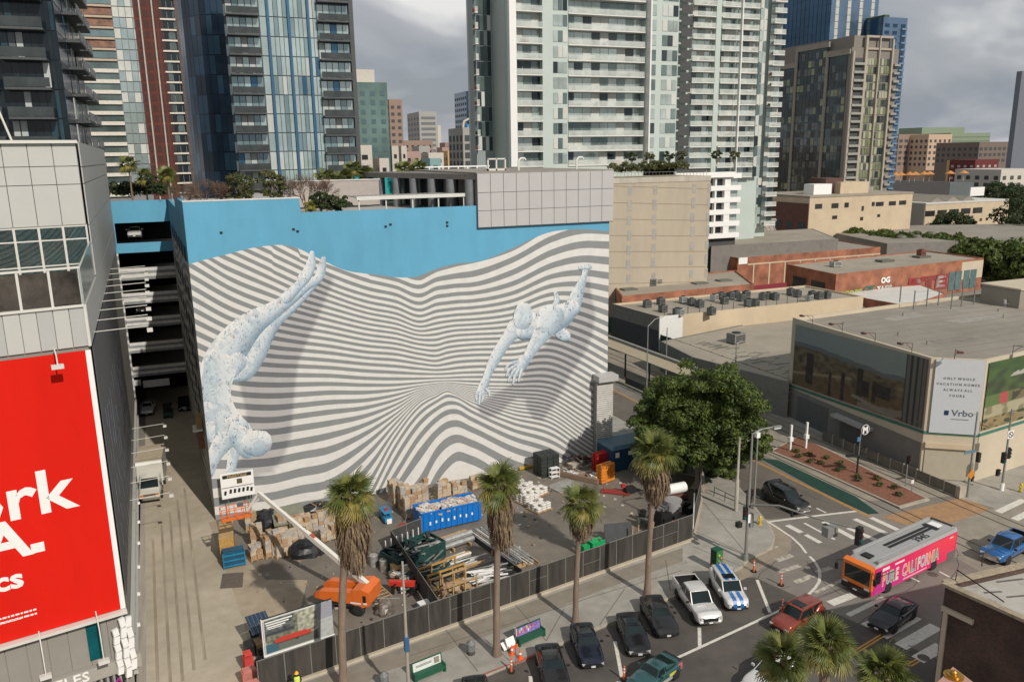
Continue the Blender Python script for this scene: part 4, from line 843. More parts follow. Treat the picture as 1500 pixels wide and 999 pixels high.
B4, b4 = lowrise('white_roof_building', 'small brick building under a bright white roof below the graffiti wall', [(1226, 425), (1350, 417), (1385, 430), (1330, 448), (1268, 437)], 3.6, M_brick, M_roofw, .15, .25)
# red banner between
p = P(1080, 420, 6); t = thing('red_banner', 'dark red banner with a white box hung on the brick warehouse yard fence', 'banner', (p[0], p[1], 0)); bx('banner', mat('banner_red', (.20, .02, .035), .7), (8, 3, 4.2), (17, .1, 2.2), t, rz=.05)
# --- bare concrete garage wall
YG = 150.0; g0, g1 = PY(889, 262, YG), PY(1041, 264, YG); zt = g0[2]
M_bare = mat('bare_concrete', (.42, .36, .275), .9, var=.07, scale=.35, var2=.1, scale2=.06, stretch=(1, 1, .25), dirt=((.36, .33, .28), .5, .56, .5))
C_ = thing('concrete_garage', 'bare beige concrete garage wall with grey vertical patches', 'parking garage', (g0[0], YG, 0))
MB().box(g0[0]-6, g1[0], YG, YG+45, 0, zt).build('walls', M_bare, C_, world=True)
M_patch = mat('patch_grey', (.33, .315, .28), .9, var=.15, scale=.6)
for f in (.21, .45, .83, .985):
    x = g0[0] + (g1[0]-g0[0])*f
    for k in range(9): bx('patch', M_patch, (x+.08*(k % 3), YG-.02, 2.5+k*3.1), (1.0 if f < .9 else .8, .05, 1.9+.3*(k % 2)), C_, world=True)
for k in range(8):
    zl = 3.4+k*3.4; MB().ring([[(g0[0], YG-.03, zl+1.2), (g1[0], YG-.03, zl-.2), (g1[0], YG-.03, zl-.1), (g0[0], YG-.03, zl+1.3)], [(g0[0], YG, zl+1.2), (g1[0], YG, zl-.2), (g1[0], YG, zl-.1), (g0[0], YG, zl+1.3)]], smooth=False).build('ramp_seam', mat('seam_dark', (.24, .19, .13), .9), C_, world=True)
bx('top_band', mat('top_band', (.43, .39, .32), .9, var=.2, scale=.5, stretch=(1, 1, .2)), ((g0[0]-6+g1[0])/2, YG-.05, zt-.5), (g1[0]-g0[0]+6, .12, 1.1), C_, world=True)
rl = MB()
for k in range(30): rl.box(g0[0]+k*(g1[0]-g0[0])/30, g0[0]+k*(g1[0]-g0[0])/30+.05, YG+.3, YG+.36, zt, zt+1.1)
rl.box(g0[0], g1[0], YG+.3, YG+.36, zt+1.05, zt+1.12).build('roof_railing', MATS['galvanised'], C_, world=True)
# --- dark brick building at the bottom right corner
z8 = 8.0; k0 = P(1385, 855, z8); kr = P(1500, 829, z8); kf = P(1500, 906, z8); e1_ = (kr[0]-k0[0], kr[1]-k0[1]); e2_ = (kf[0]-k0[0], kf[1]-k0[1])
K_, kp = lowrise('old_brick_building', 'dark old brick building with a worn pale roof in the bottom right corner', None, z8, M_bdark, mat('worn_roof', (.40, .375, .33), .9, var=.12, scale=.7, dirt=((.2, .18, .15), .8, .56, .8)), .25, .35,
    [k0, (k0[0]+e2_[0]*2.6, k0[1]+e2_[1]*2.6), (k0[0]+e2_[0]*2.6+e1_[0]*3, k0[1]+e2_[1]*2.6+e1_[1]*3), (k0[0]+e1_[0]*3, k0[1]+e1_[1]*3)])
kq = (k0[0]+e2_[0]*2.6, k0[1]+e2_[1]*2.6)
for a, b in ((k0, kq), ((k0[0]+e1_[0]*3, k0[1]+e1_[1]*3), k0)):
    L_ = math.hypot(b[0]-a[0], b[1]-a[1]); 
    if a is k0:
        wallbox(K_, a, b, -.1, L_, z8-.08, z8+.12, mat('coping_tan', (.33, .27, .19), .9, var=.3, scale=3), 'coping', .05, .5)
        wallbox(K_, a, b, .1, .4, 0, 6.2, M_cream2, 'corner_pier', .05, .12); wallbox(K_, a, b, 0, 2.0, 6.2, 6.5, M_cream2, 'lintel', .1, .2)
    else: wallbox(K_, a, b, 0, L_, z8-.08, z8+.125, MATS['coping_tan'], 'coping', .05, .5)
rm = M_black
h0 = P(1399, 852, z8); h1 = P(1470, 888, z8)
MB().tube([(h0[0], h0[1], z8), (h0[0]+.1, h0[1], z8+.8), (h1[0], h1[1], z8+.3)], .04, 6).build('roof_rail', rm, K_, world=True)
h0 = P(1438, 829, z8); h1 = P(1500, 800, z8)
MB().tube([(h0[0], h0[1], z8), (h0[0]+.1, h0[1]+.05, z8+.9), (h1[0]+1, h1[1], z8+.9)], .04, 6).build('roof_rail', rm, K_, world=True)
for x, y, l, r_ in ((1455, 862, 1.2, -.3), (1480, 845, 2, -.2), (1490, 868, 1.4, -.25), (1445, 840, .9, -.3)): p = P(x, y, z8); bx('roof_patch', mat('roof_tar', (.12, .11, .1), .9), (p[0], p[1], z8-.24), (l, .18, .02), K_, world=True, rz=r_)
# pink roof with a round brass ornament
t = thing('pink_parapet', 'pink rendered rooftop parapet with a round brass ornament at bottom edge', 'roof', (*P(1400, 978, 12), 0))
pa = [P(1396, 976, 12), P(1480, 1040, 12), P(1400, 1120, 12), P(1310, 1060, 12)]
MB().prism(pa, 0, 12).build('walls', mat('pink_render', (.42, .24, .19), .8, var=.08), t, world=True)
p = P(1397, 990, 12); o = MB().cyl(p[0], p[1], 12, 12.06, .42, 20).cyl(p[0], p[1], 12.06, 12.12, .3, 20); o.sph((p[0], p[1], 12.15), .16, 12); o.build('brass_ornament', mat('brass', (.5, .28, .06), .3, .8), t, world=True)
# ---------------------------------------------------------------- towers and distant city
random.seed(21)
GL = [glass('glass_pale', (.42, .48, .45), .12, .45, .35, .12), glass('glass_mid', (.16, .21, .20), .1, .5, .4, .12), glass('glass_dark', (.04, .055, .06), .08, .5, .4, .15), mat('curtain_white', (.50, .51, .47), .6, var=.1, scale=.3)]
GB = [glass('glass_sky', (.44, .53, .51), .12, .5, .25, .1), glass('glass_sky_b', (.24, .33, .34), .1, .5, .3, .1), glass('glass_blue', (.05, .14, .24), .1, .6, .3, .1), mat('blind_pale', (.42, .45, .43), .6, var=.08, scale=.3)]
M_gp = mat('green_white_panel', (.45, .51, .47), .5, var=.04, scale=.15); M_gpd = mat('green_white_panel_shaded', (.25, .29, .28), .5, var=.05, scale=.15)
M_slabw = mat('slab_white', (.62, .61, .57), .7, var=.04); M_slabd = mat('slab_dark', (.055, .06, .062), .6, var=.15)
M_rail_g = mat('rail_glass_pale', (.60, .63, .59), .3, 0, var=.2, scale=.5, alpha=.5); M_rail_d = mat('rail_glass_dark', (.06, .07, .07), .2, .3, var=.3, scale=.5)
M_rec = mat('recess_dark', (.06, .062, .062), .8); M_wstrip = mat('white_fin', (.72, .71, .68), .6, var=.03)
M_clut = [mat('clutter_brown', (.16, .09, .05), .8), mat('clutter_grey', (.3, .3, .3), .8), mat('clutter_green', (.05, .09, .03), .8), mat('clutter_red', (.35, .07, .04), .8)]
def X_at(px, Y, py=120): return PY(px, py, Y)[0]
def pick(ms, w): return random.choices(ms, w)[0]
def facade(T, Y, cols, z0, nf, fh, wins=GL, wts=(6, 2.5, 1.2, 2.4), slab=M_slabw, rail=M_rail_g, py=120, panel=M_gp, mull=.12, zmin=None):
    """cols: (px0, px1, kind, n); front face in the plane y = Y, built floor by floor"""
    for fl in range(nf):
        z = z0 + fl*fh
        for px0, px1, kind, n in cols:
            a, b = X_at(px0, Y, py), X_at(px1, Y, py); w = (b-a)/max(n, 1)
            if kind == 'panel': continue
            if kind == 'win':
                for i in range(n):
                    m = pick(wins, wts); bx('window', m, (a+w*(i+.5), Y-.04, z+fh*.52), (w-mull, .12, fh*.72), T, world=True)
            elif kind == 'full':
                for i in range(n):
                    m = pick(wins, wts); bx('window', m, (a+w*(i+.5), Y-.04, z+fh*.5), (w-mull*.6, .12, fh-.16), T, world=True)
            elif kind in ('bal', 'balp'):
                back = Y + (1.5 if kind == 'bal' else .0); fr = Y - (.0 if kind == 'bal' else 1.5)
                for i in range(n):
                    m = pick(wins, wts); bx('window', m, (a+w*(i+.5), back-.03, z+fh*.5), (w-mull, .1, fh*.84), T, world=True)
                bx('balcony_slab', slab, ((a+b)/2, (back+fr)/2-.1, z), (b-a-.05, abs(back-fr)+.25, .26), T, world=True)
                bx('balcony_rail', rail, ((a+b)/2, fr-.17, z+.68), (b-a-.05, .06, 1.0), T, world=True)
                for q in range(random.choice((0, 0, 1, 2))): bx('balcony_item', random.choice(M_clut), (a+.5+random.random()*(b-a-1), (back+fr)/2, z+.5), (.5+.5*random.random(), .5, .5+.4*random.random()), T, world=True)
            elif kind == 'dark': bx('recess', M_rec, ((a+b)/2, Y-.02, z+fh*.5), (b-a-.1, .1, fh*.8), T, world=True)
            elif kind == 'dbal':
                bx('recess', M_rec, ((a+b)/2, Y-.02, z+fh*.55), (b-a-.1, .1, fh*.7), T, world=True); bx('balcony_rail', rail, ((a+b)/2, Y-.3, z+.4), (b-a-.1, .08, .7), T, world=True)
# --- green-white tower in the middle
Y4 = 163.0; fh = 3.13; zb4 = PY(870, 221, Y4)[2] - fh
T4 = thing('apartment_tower', 'tall pale green apartment tower with long white balconies, in the middle behind the mural', 'tower', (75, Y4, 0))
X0, X1 = X_at(745, Y4), X_at(992, Y4); top = zb4 + 15*fh
segs = [(X_at(745, Y4), X_at(757, Y4)), (X_at(795, Y4), X_at(832, Y4)), (X_at(945, Y4), X1)]
MB().box(X0, X1, Y4+1.5, Y4+26, 0, top).box(*segs[0], Y4, Y4+1.6, zb4-.2, top).box(*segs[1], Y4, Y4+1.6, zb4-.2, top).box(*segs[2], Y4, Y4+1.6, 14, top).box(X0, X1, Y4, Y4+1.6, 10, zb4-.2).build('body', M_gp, T4, world=True)
facade(T4, Y4, [(757, 795, 'bal', 3), (810, 831, 'win', 3), (832, 944, 'bal', 9), (949, 960, 'win', 1), (968, 991, 'win', 3)], zb4, 15, fh)
bx('white_fin', M_wstrip, (X_at(751, Y4), Y4-.25, (zb4+top)/2), (X_at(756, Y4)-X_at(746, Y4), .5, top-zb4), T4, world=True)
bx('white_fin', M_wstrip, (X_at(946.5, Y4), Y4-.9, (zb4+top)/2), (.35, 1.8, top-zb4), T4, world=True)
# left return: its shade painted in as darker panels and slabs
YL = 172.0; XL0, XL1 = X_at(696, YL), X_at(745, YL)
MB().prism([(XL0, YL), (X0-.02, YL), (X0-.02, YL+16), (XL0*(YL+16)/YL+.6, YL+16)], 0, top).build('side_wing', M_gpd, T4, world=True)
facade(T4, YL, [(699, 720, 'full', 4), (724, 744, 'balp', 3)], PY(730, 221, YL)[2], 14, fh, GL, (1, 5, 4, .6), mat('slab_shaded', (.2, .21, .21), .7), M_rail_d)
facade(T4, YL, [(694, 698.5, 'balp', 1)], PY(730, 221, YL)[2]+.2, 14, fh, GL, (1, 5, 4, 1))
# right wings, stepped back
YR = 186.0; XR0, XR1 = X_at(1000, YR), X_at(1117, YR, 200); zR = PY(1075, 230, YR)[2]; fr = 2.72
MB().box(X1-.5, XR1, YR+1.5, YR+24, 0, zR+21*fr).build('right_wing', M_gp, T4, world=True)
MB().box(X_at(1043, YR, 200), X_at(1050, YR, 200), YR, YR+1.5, 0, zR+21*fr).build('green_strip', M_gp, T4, world=True)
facade(T4, YR, [(993, 1009, 'dark', 1), (1010, 1042, 'bal', 3), (1051, 1077, 'bal', 3), (1079, 1104, 'bal', 3), (1105, 1115, 'full', 2)], zR-2*fr, 22, fr, py=200)
bx('white_fin', M_wstrip, (X_at(1078, YR, 200), YR-.4, zR+8*fr), (.3, .8, 22*fr), T4, world=True)
YR2 = 190.0; a_, b_ = X_at(1116, YR2, 200), X_at(1122, YR2, 200)
MB().box(a_, b_+2.2, YR2+1.2, YR2+20, 0, zR+21*fr).build('right_wing', M_gp, T4, world=True)
facade(T4, YR2, [(1114, 1121, 'panel', 1), (1120, 1137, 'balp', 2)], PY(1130, 230, YR2)[2]-7*fr, 28, fr, py=200)
facade(T4, YR2-.3, [(1106, 1119, 'win', 2)], PY(1130, 230, YR2)[2]-7*fr, 5, fr, py=200)
# white-banded block at its foot
YH = 176.0; xh0, xh1 = X_at(1040, YH, 300), X_at(1082, YH, 300); zt = PY(1060, 258, YH)[2]; zbm = PY(1060, 345, YH)[2]
T = thing('white_block', 'bright white block with dark square openings beside the bare concrete wall', 'building', (xh0, YH, 0))
MB().box(xh0-8, xh1, YH+.8, YH+20, 0, zt-.3).build('body', M_rec, T, world=True)
nfl = 5; fhh = (zt-zbm)/nfl
for k in range(nfl+1): bx('white_band', M_white, ((xh0+xh1)/2-2, YH+.2, zbm+k*fhh), (xh1-xh0+4.2, 1.6, 1.25), T, world=True)
for k in range(nfl):
    bx('window', MATS['glass_dark'], (X_at(1052, YH, 300), YH+.7, zbm+(k+.5)*fhh), (4, .2, fhh-1.3), T, world=True); bx('window', MATS['glass_pale'], (X_at(1074, YH, 300), YH+.7, zbm+(k+.5)*fhh), (3, .2, fhh-1.3), T, world=True)
for px in (1046, 1062, 1066): bx('pier', M_white, (X_at(px, YH, 300), YH+.1, (zbm+zt)/2), (.5 if px != 1062 else 1.3, 1.2, zt-zbm), T, world=True)
bx('roof_strip', M_white, (X_at(1030, YH, 255), YH-.2, zt+.35), (18, 2.2, 1.3), T, world=True)
YG2 = 213
T = thing('lattice_screen_garage', 'low grey podium faced with a diamond lattice at the foot of the pale tower', 'building', (X_at(1082, YG2, 335), YG2, 0))
xs0, xs1 = X_at(1080, YG2, 335), X_at(1135, YG2, 335); z1_ = PY(1100, 323, YG2)[2]
MB().box(xs0, xs1, YG2, YG2+9, 0, z1_).build('body', mat('lattice_back', (.36, .33, .29), .85), T, world=True)
for k in range(9):
    for s_ in (1, -1): bx('lattice_bar', mat('lattice_pale', (.40, .37, .33), .8), (xs0+(k+.5)*(xs1-xs0)/9, YG2-.07+.02*s_, z1_-1.9), (.22, .1, 4.4), T, ry=s_*.62, world=True)
bx('podium_cap', MATS['lattice_pale'], ((xs0+xs1)/2, YG2-.1, z1_), (xs1-xs0, .4, .5), T, world=True)
# --- blue-glass tower left of centre
Y2 = 150.0; fh2 = 3.17; zb2 = PY(430, 222, Y2)[2]-2*3.17; n2 = 15; top = zb2+n2*fh2
T2 = thing('glass_tower', 'glass tower with bright blue vertical fins and dark balconies, left of centre', 'tower', (X_at(340, Y2), Y2, 0))
x340, x523 = X_at(336, Y2), X_at(521, Y2)
M_navy = glass('navy_curtain_wall', (.018, .035, .06), .1, .6, .35, .08)
MB().box(x340, x523, Y2+.05, Y2+22, 0, zb2-.1).build('podium', mat('tower_pale', (.32, .37, .38), .4, .2, var=.05), T2, world=True); MB().box(x340, x523, Y2+.05, Y2+22, zb2-.1, top).build('body', mat('tower_joint', (.07, .09, .10), .4), T2, world=True)
arc = [(x340, Y2+.03), (x340-1.9, Y2+.6), (x340-3.7, Y2+1.9), (x340-5.2, Y2+3.8), (x340-6.3, Y2+6.2), (x340-7.0, Y2+9), (x340-7.3, Y2+22), (x340, Y2+22)]
MB().prism(arc, 0, top).build('round_corner', M_navy, T2, world=True)
MNV = [M_navy, glass('navy_b', (.03, .065, .10), .1, .6, .3, .1), glass('navy_c', (.012, .022, .035), .1, .5, .3, .1)]
for fl in range(n2):
    for (ax, ay), (bx__, by__) in zip(arc[:5], arc[1:6]):
        L_ = math.hypot(bx__-ax, by__-ay); A_ = math.atan2(by__-ay, bx__-ax)
        for h in (.25, .75):
            bx('window', random.choice(MNV), (ax+(bx__-ax)*h+.04*math.sin(A_), ay+(by__-ay)*h-.04-.04, zb2+(fl+.5)*fh2), (L_*.47, .08, fh2-.22), T2, rz=A_, world=True)
facade(T2, Y2, [(339, 386, 'balp', 5)], zb2, n2, fh2, GB, (4, 4, .6, 2), M_slabd, M_rail_d)
facade(T2, Y2, [(387, 397, 'full', 1), (401, 427, 'full', 4), (431, 455, 'full', 4), (459, 469, 'full', 2)], zb2, n2, fh2, GB, (7, 2, .1, .8), mull=.16)
facade(T2, Y2, [(470, 515, 'balp', 5)], zb2-.5, n2, fh2, GB, (4, 4, .6, 2), M_slabd, M_rail_d)
M_fin = mat('blue_fin', (.04, .115, .21), .35, .3, var=.05)
for px in (399, 429, 457): bx('blue_fin', M_fin, (X_at(px, Y2), Y2-.25, (zb2+top)/2), (.42, .5, top-zb2), T2, world=True)
bx('dark_edge', M_slabd, (X_at(518.5, Y2), Y2-.3, top/2), (.75, .8, top), T2, world=True)
# --- near dark tower, far left
T1 = thing('dark_tower', 'dark glass tower with grey balconies at the far left edge', 'tower', (-16, 106, 0))
Y1 = 106.0; xe = X_at(84, Y1, 60); zb1 = 36.6 - 3*3.1; n1_ = 12; top = zb1+n1_*3.1
M_d1 = mat('tower_dark_glass', (.010, .016, .021), .15, 0, .4, .15)
MB().box(-52, xe, Y1, Y1+24.5, 0, top).build('body', M_d1, T1, world=True)
GD = [mat('tower_black_glass', (.014, .020, .024), .12, 0, .5, .2), M_d1, mat('tower_teal_glass', (.02, .05, .065), .12, 0, .4, .2), mat('tower_grey_glass', (.09, .11, .115), .15, 0, .4, .2), MATS['blind_pale']]
facade(T1, Y1, [(-60, -8, 'balp', 4), (0, 68, 'balp', 6)], zb1, n1_, 3.1, GD, (4, 4, 2, 1.2, .6), M_slabd, M_rail_d, py=60)
facade(T1, Y1-.02, [(70, 83, 'full', 2)], zb1, n1_, 3.1, GD, (3, 5, 2, .2, 0), M_slabd, M_rail_d, py=60)
for fl in range(n1_):
    z = zb1+fl*3.1
    for y0, n_ in ((Y1+8, 4), (Y1+16.5, 4)):
        for i in range(n_): bx('window', random.choice([MATS['glass_pale'], MATS['glass_mid'], M_d1, MATS['blind_pale']] if y0 > Y1+9 or i > 0 else GD), (xe+.04, y0+i*1.7+.8, z+1.55), (.1, 1.5, 2.5), T1, world=True)
        bx('balcony_slab', M_slabd, (xe+.8, y0+3.4, z), (1.6, 7.0, .3), T1, world=True); bx('balcony_rail', M_rail_d, (xe+1.55, y0+3.4, z+.65), (.08, 7.0, 1.05), T1, world=True)
    for i in range(5): bx('window', random.choice(MNV), (xe+.03, Y1+.7+i*1.45, z+1.5), (.08, 1.35, 2.9), T1, world=True)
# --- unfinished banded tower between them, further off
Y3 = 290.0; T3 = thing('striped_tower', 'half-clad tower with white floor bands and deep red brown strips', 'tower', (X_at(170, Y3), Y3, 0))
x0, x1 = X_at(133, Y3), X_at(300, Y3); fh3 = 3.15; zb3 = PY(200, 226, Y3)[2]-4*3.15; n3 = 23; top = zb3+n3*fh3
MB().box(x0-4, x1, Y3+.1, Y3+25, 0, top).build('body', mat('tower_grey', (.20, .20, .20), .7), T3, world=True)
M_rb = mat('red_brown', (.10, .025, .015), .8, var=.25, scale=.2); MORG = mat('rust_cladding', (.21, .115, .08), .8, var=.5, scale=.5)
for fl in range(n3):
    z = zb3+fl*fh3; low = fl < 13
    bx('floor_band', mat('band_cream', (.60, .56, .48), .7) if low else mat('band_buff', (.45, .36, .26), .8), (X_at(150, Y3), Y3-.3, z), (X_at(172, Y3)-X_at(120, Y3), .7, 1.1 if low else .6), T3, world=True)
    bx('window', (GL[1] if low else random.choice((MORG, MORG, GB[1]))), (X_at(150, Y3), Y3-.0, z+1.6), (X_at(171, Y3)-X_at(120, Y3), .2, 2.0), T3, world=True)
    for i in range(4): bx('window', random.choice((GB[0], GB[0], GB[0], MATS['curtain_white'])), (X_at(176, Y3)+i*1.85+.9, Y3-.05, z+1.6), (1.7, .2, 2.9), T3, world=True)
    bx('floor_band', MATS['band_cream'], (X_at(263, Y3), Y3-.3, z), (X_at(282, Y3)-X_at(244, Y3), .6, .5), T3, world=True)
    for i in range(5): bx('window', random.choice((GL[1], GL[2], GL[2])), (X_at(246, Y3)+i*1.75+.9, Y3-.05, z+1.7), (1.55, .2, 2.4), T3, world=True)
MB().box(X_at(207, Y3), X_at(244, Y3), Y3-.6, Y3, 0, top).build('brown_strip', M_rb, T3, world=True)
o = MB()
for fl in range(n3):
    for i in range(4): o.box(X_at(208, Y3)+i*2.1+.3, X_at(208, Y3)+i*2.1+1.7, Y3-.66, Y3-.6, zb3+fl*fh3+.4, zb3+fl*fh3+2.6)
o.build('brown_strip_openings', mat('brown_dark', (.05, .014, .01), .7), T3, world=True, kind='stuff')
for px in (216, 234): bx('track_rail', mat('steel_pale', (.4, .37, .33), .6), (X_at(px, Y3), Y3-.9, top/2), (.4, .4, top), T3, world=True)
# --- beige grid tower, right
D = math.pi/180
Y5 = 256.0; T5 = thing('stone_tower', 'dark stone-framed tower with a sunlit green-glazed end, right of the pale tower', 'tower', (X_at(1240, Y5, 150), Y5, 0))
xa, xb = X_at(1243, Y5, 150), X_at(1303, Y5, 150); xz = X_at(1311, Y5, 150); fh5 = 3.1; ztop = PY(1262, 52, Y5)[2]
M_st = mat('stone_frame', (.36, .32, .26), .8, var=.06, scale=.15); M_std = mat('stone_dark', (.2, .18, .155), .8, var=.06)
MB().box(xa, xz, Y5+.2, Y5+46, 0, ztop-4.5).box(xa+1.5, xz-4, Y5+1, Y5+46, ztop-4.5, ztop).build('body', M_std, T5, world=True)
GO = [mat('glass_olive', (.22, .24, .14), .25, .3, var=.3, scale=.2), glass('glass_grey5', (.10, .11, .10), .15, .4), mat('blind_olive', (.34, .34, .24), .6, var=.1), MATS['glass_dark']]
nf5 = int((ztop-5-8)/fh5)
c0, c1, c2 = X_at(1262, Y5, 150), X_at(1281, Y5, 150), X_at(1300, Y5, 150)
for fl in range(nf5):
    z = 8+fl*fh5
    for a, b, n_ in ((c0+.7, c1-.4, 4), (c1+.4, c2-.5, 4)):
        w = (b-a)/n_
        for i in range(n_): bx('window', pick(GO, (4, 2, 3, 1)), (a+w*(i+.5), Y5+.1, z+1.5), (w-.2, .2, 2.5), T5, world=True)
    bx('recess', M_rec, ((xa+c0)/2, Y5+.15, z+1.6), (c0-xa-1.4, .2, 2.3), T5, world=True); bx('balcony_rail', mat('rail_grey5', (.28, .28, .25), .5), ((xa+c0)/2, Y5-.5, z+.5), (c0-xa-1.4, 1.2, .9), T5, world=True)
    bx('balcony_rail', MATS['rail_grey5'], ((c2+xz)/2+.6, Y5-.5, z+.4), (xz-c2-1, 1.2, .8), T5, world=True)
for x, w, zt_ in ((xa+.4, .9, ztop-6), (c0, 1.1, ztop), (c1, .55, ztop), (c2, .8, ztop-1)): bx('stone_pier', M_st, (x, Y5-.35, zt_/2), (w, .9, zt_), T5, world=True)
for z in (ztop-.3, ztop-4.8): bx('stone_beam', M_st, ((c0+c2)/2, Y5+.0, z), (c2-c0, .8, .8), T5, world=True)
# long side: shade painted in as darker stone, framing dark glazing
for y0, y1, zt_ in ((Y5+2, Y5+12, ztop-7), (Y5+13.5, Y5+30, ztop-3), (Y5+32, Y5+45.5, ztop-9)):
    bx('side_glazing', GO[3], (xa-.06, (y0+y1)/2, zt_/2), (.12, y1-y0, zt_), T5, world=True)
    bx('stone_pier', mat('stone_shaded', (.27, .24, .2), .8), (xa-.3, y1+.7, zt_/2+.5), (.7, 1.4, zt_+1), T5, world=True); bx('stone_beam', MATS['stone_shaded'], (xa-.3, (y0+y1)/2, zt_+1), (.7, y1-y0+2.8, 2.0), T5, world=True)
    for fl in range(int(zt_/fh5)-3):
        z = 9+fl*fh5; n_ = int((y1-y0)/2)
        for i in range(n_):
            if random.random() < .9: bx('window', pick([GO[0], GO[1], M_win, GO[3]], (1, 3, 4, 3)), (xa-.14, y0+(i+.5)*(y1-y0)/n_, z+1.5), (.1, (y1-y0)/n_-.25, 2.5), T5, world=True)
# --- blue towers beyond
def farblock(name, label, px0, px1, pyt, Y, m, side_px=None, win=None, wm=None, pyb=None, cat='building', step=(3.2, 3.4), frac=(.55, .5), pym=None, depth=25, topm=None):
    pym = pym or pyt+10; a, b = X_at(px0, Y, pym), X_at(px1, Y, pym); zt_ = PY((px0+px1)/2, pyt, Y)[2]
    t = thing(name, label, cat, (a, Y, 0)); MB().box(a, b, Y, Y+depth, 0, zt_).build('walls', m, t, world=True)
    if topm: bx('roof', topm, ((a+b)/2, Y+depth/2, zt_+.3), (b-a+.4, depth+.4, .6), t, world=True)
    if win:
        o = MB(); zlow = max(1.5, zt_-((pyb or 260)-pyt)*Y/1180*1.15-3); n_ = max(1, int((b-a)/step[0])); w = (b-a)/n_; z = zt_-step[1]*.9; cnt = 0
        while z > zlow:
            for i in range(n_): o.box(a+w*(i+.5-frac[0]/2), a+w*(i+.5+frac[0]/2), Y-.12, Y, z-step[1]*frac[1], z); cnt += 1
            if a > 0:
                n3_ = max(1, int(depth/step[0]))
                for i in range(n3_): o.box(a-.12, a, Y+depth*(i+.25)/n3_, Y+depth*(i+.7)/n3_, z-step[1]*frac[1], z)
            z -= step[1]
        o.build('windows', wm or M_win, t, world=True, kind='stuff')
    return t
M_bl = glass('blue_tower_glass', (.035, .085, .15), .12, .6, .35, .05); M_bl2 = glass('blue_tower_light', (.13, .20, .29), .15, .5, .3, .06)
Yb = 330.0
t = farblock('blue_tower', 'dark blue glass tower rising out of frame behind the stone tower', 1222, 1292, -60, Yb, M_bl2, win=True, wm=mat('pale_fin', (.45, .44, .38), .6), step=(7, 3.3), frac=(.28, .92), pyb=260, depth=40)
o = MB(); a = X_at(1222, Yb, -50)
for k in range(30): o.box(a-.3, a, Yb, Yb+40, 20+k*4.2, 20.4+k*4.2)
for k in range(14): o.box(a-.3, a, Yb+k*3, Yb+k*3+.35, 0, 145)
o.build('mullions', M_bl, t, world=True, kind='stuff'); bx('side_glass', M_bl, (a-.1, Yb+20, 70), (.12, 40, 140), t, world=True)
t = farblock('blue_tower', 'shorter blue glass tower with a planted roof edge just right of the stone tower', 1294, 1329, 26, 318, M_bl2, win=True, wm=M_bl, step=(4, 3.3), frac=(.55, .5), pyb=260, depth=44)
a = X_at(1294, 318, 36); zt_ = PY(1310, 26, 318)[2]; bx('side_glass', M_bl, (a-.15, 340, zt_/2), (.3, 44, zt_), t, world=True); bx('planting', M_clut[2], (a+2, 338, zt_+.5), (3, 40, 1.0), t, world=True)
for k in range(26): bx('balcony', mat('balcony_blue', (.14, .22, .32), .4), (X_at(1324, 318, 36), 317.5, 12+k*3.2), (3.4, 1.2, .8), t, world=True)
# --- skyline
M_far1 = mat('far_concrete', (.33, .32, .30), .9, var=.05); M_far2 = mat('far_brown', (.27, .19, .15), .9, var=.06); M_farw = mat('far_white', (.52, .48, .42), .9, var=.05); M_fary = mat('far_yellow', (.50, .34, .15), .9, var=.05)
farblock('office_tower', 'pale concrete office tower standing alone in the gap of the skyline', 614, 640, 164, 700, M_far1, win=True, wm=mat('far_win', (.13, .14, .15), .6), step=(9, 4.6), frac=(.8, .5), pyb=225, depth=40)
t = farblock('office_tower', 'pale green glass tower just right of the blue-finned tower', 523, 567, 121, 330, glass('far_green_glass', (.17, .26, .24), .2, .4, .4, .06), win=True, wm=mat('far_green_dark', (.07, .12, .13), .4), step=(3.6, 3.6), frac=(.45, .5), pyb=240, depth=25)
bx('white_crown', M_farw, (X_at(536, 330, 110), 340, PY(536, 112, 330)[2]-2), (9, 10, 10), t, world=True)
farblock('office_tower', 'slim brown tower with dark corner balconies in the skyline gap', 570, 589, 146, 480, M_far2, win=True, wm=M_rec, step=(3.4, 3.9), frac=(.5, .45), pyb=240, depth=20)
farblock('office_tower', 'narrow dark blue tower peeping beside the pale green tower', 683, 705, 134, 520, M_bl, win=True, wm=M_rec, step=(4, 3.6), pyb=240, depth=25)
t = farblock('office_block', 'grey block with a curved white crown beside the pale green tower', 678, 704, 187, 330, M_far1, win=True, wm=M_rec, step=(4.4, 3.5), frac=(.8, .7), pyb=240, depth=20)
MB().tube([(X_at(679, 330, 187), 331, PY(679, 190, 330)[2]), (X_at(681, 330, 187), 331, PY(681, 178, 330)[2]), (X_at(689, 330, 187), 331, PY(688, 174, 330)[2])], .5, 6).build('crown', M_farw, t, world=True); bx('blue_cube', mat('bright_blue', (.03, .25, .5), .5), (X_at(692, 330, 187), 332, PY(692, 185, 330)[2]), (4.5, 3, 1.6), t, world=True)
farblock('office_tower', 'small white tower behind the lone concrete office tower', 641, 646, 184, 740, M_farw, depth=14)
random.seed(8); pal = [M_far1, M_far2, M_farw, M_fary, mat('far_rose', (.36, .25, .21), .9), mat('far_teal', (.2, .33, .33), .8), mat('far_grey', (.2, .2, .2), .9)]
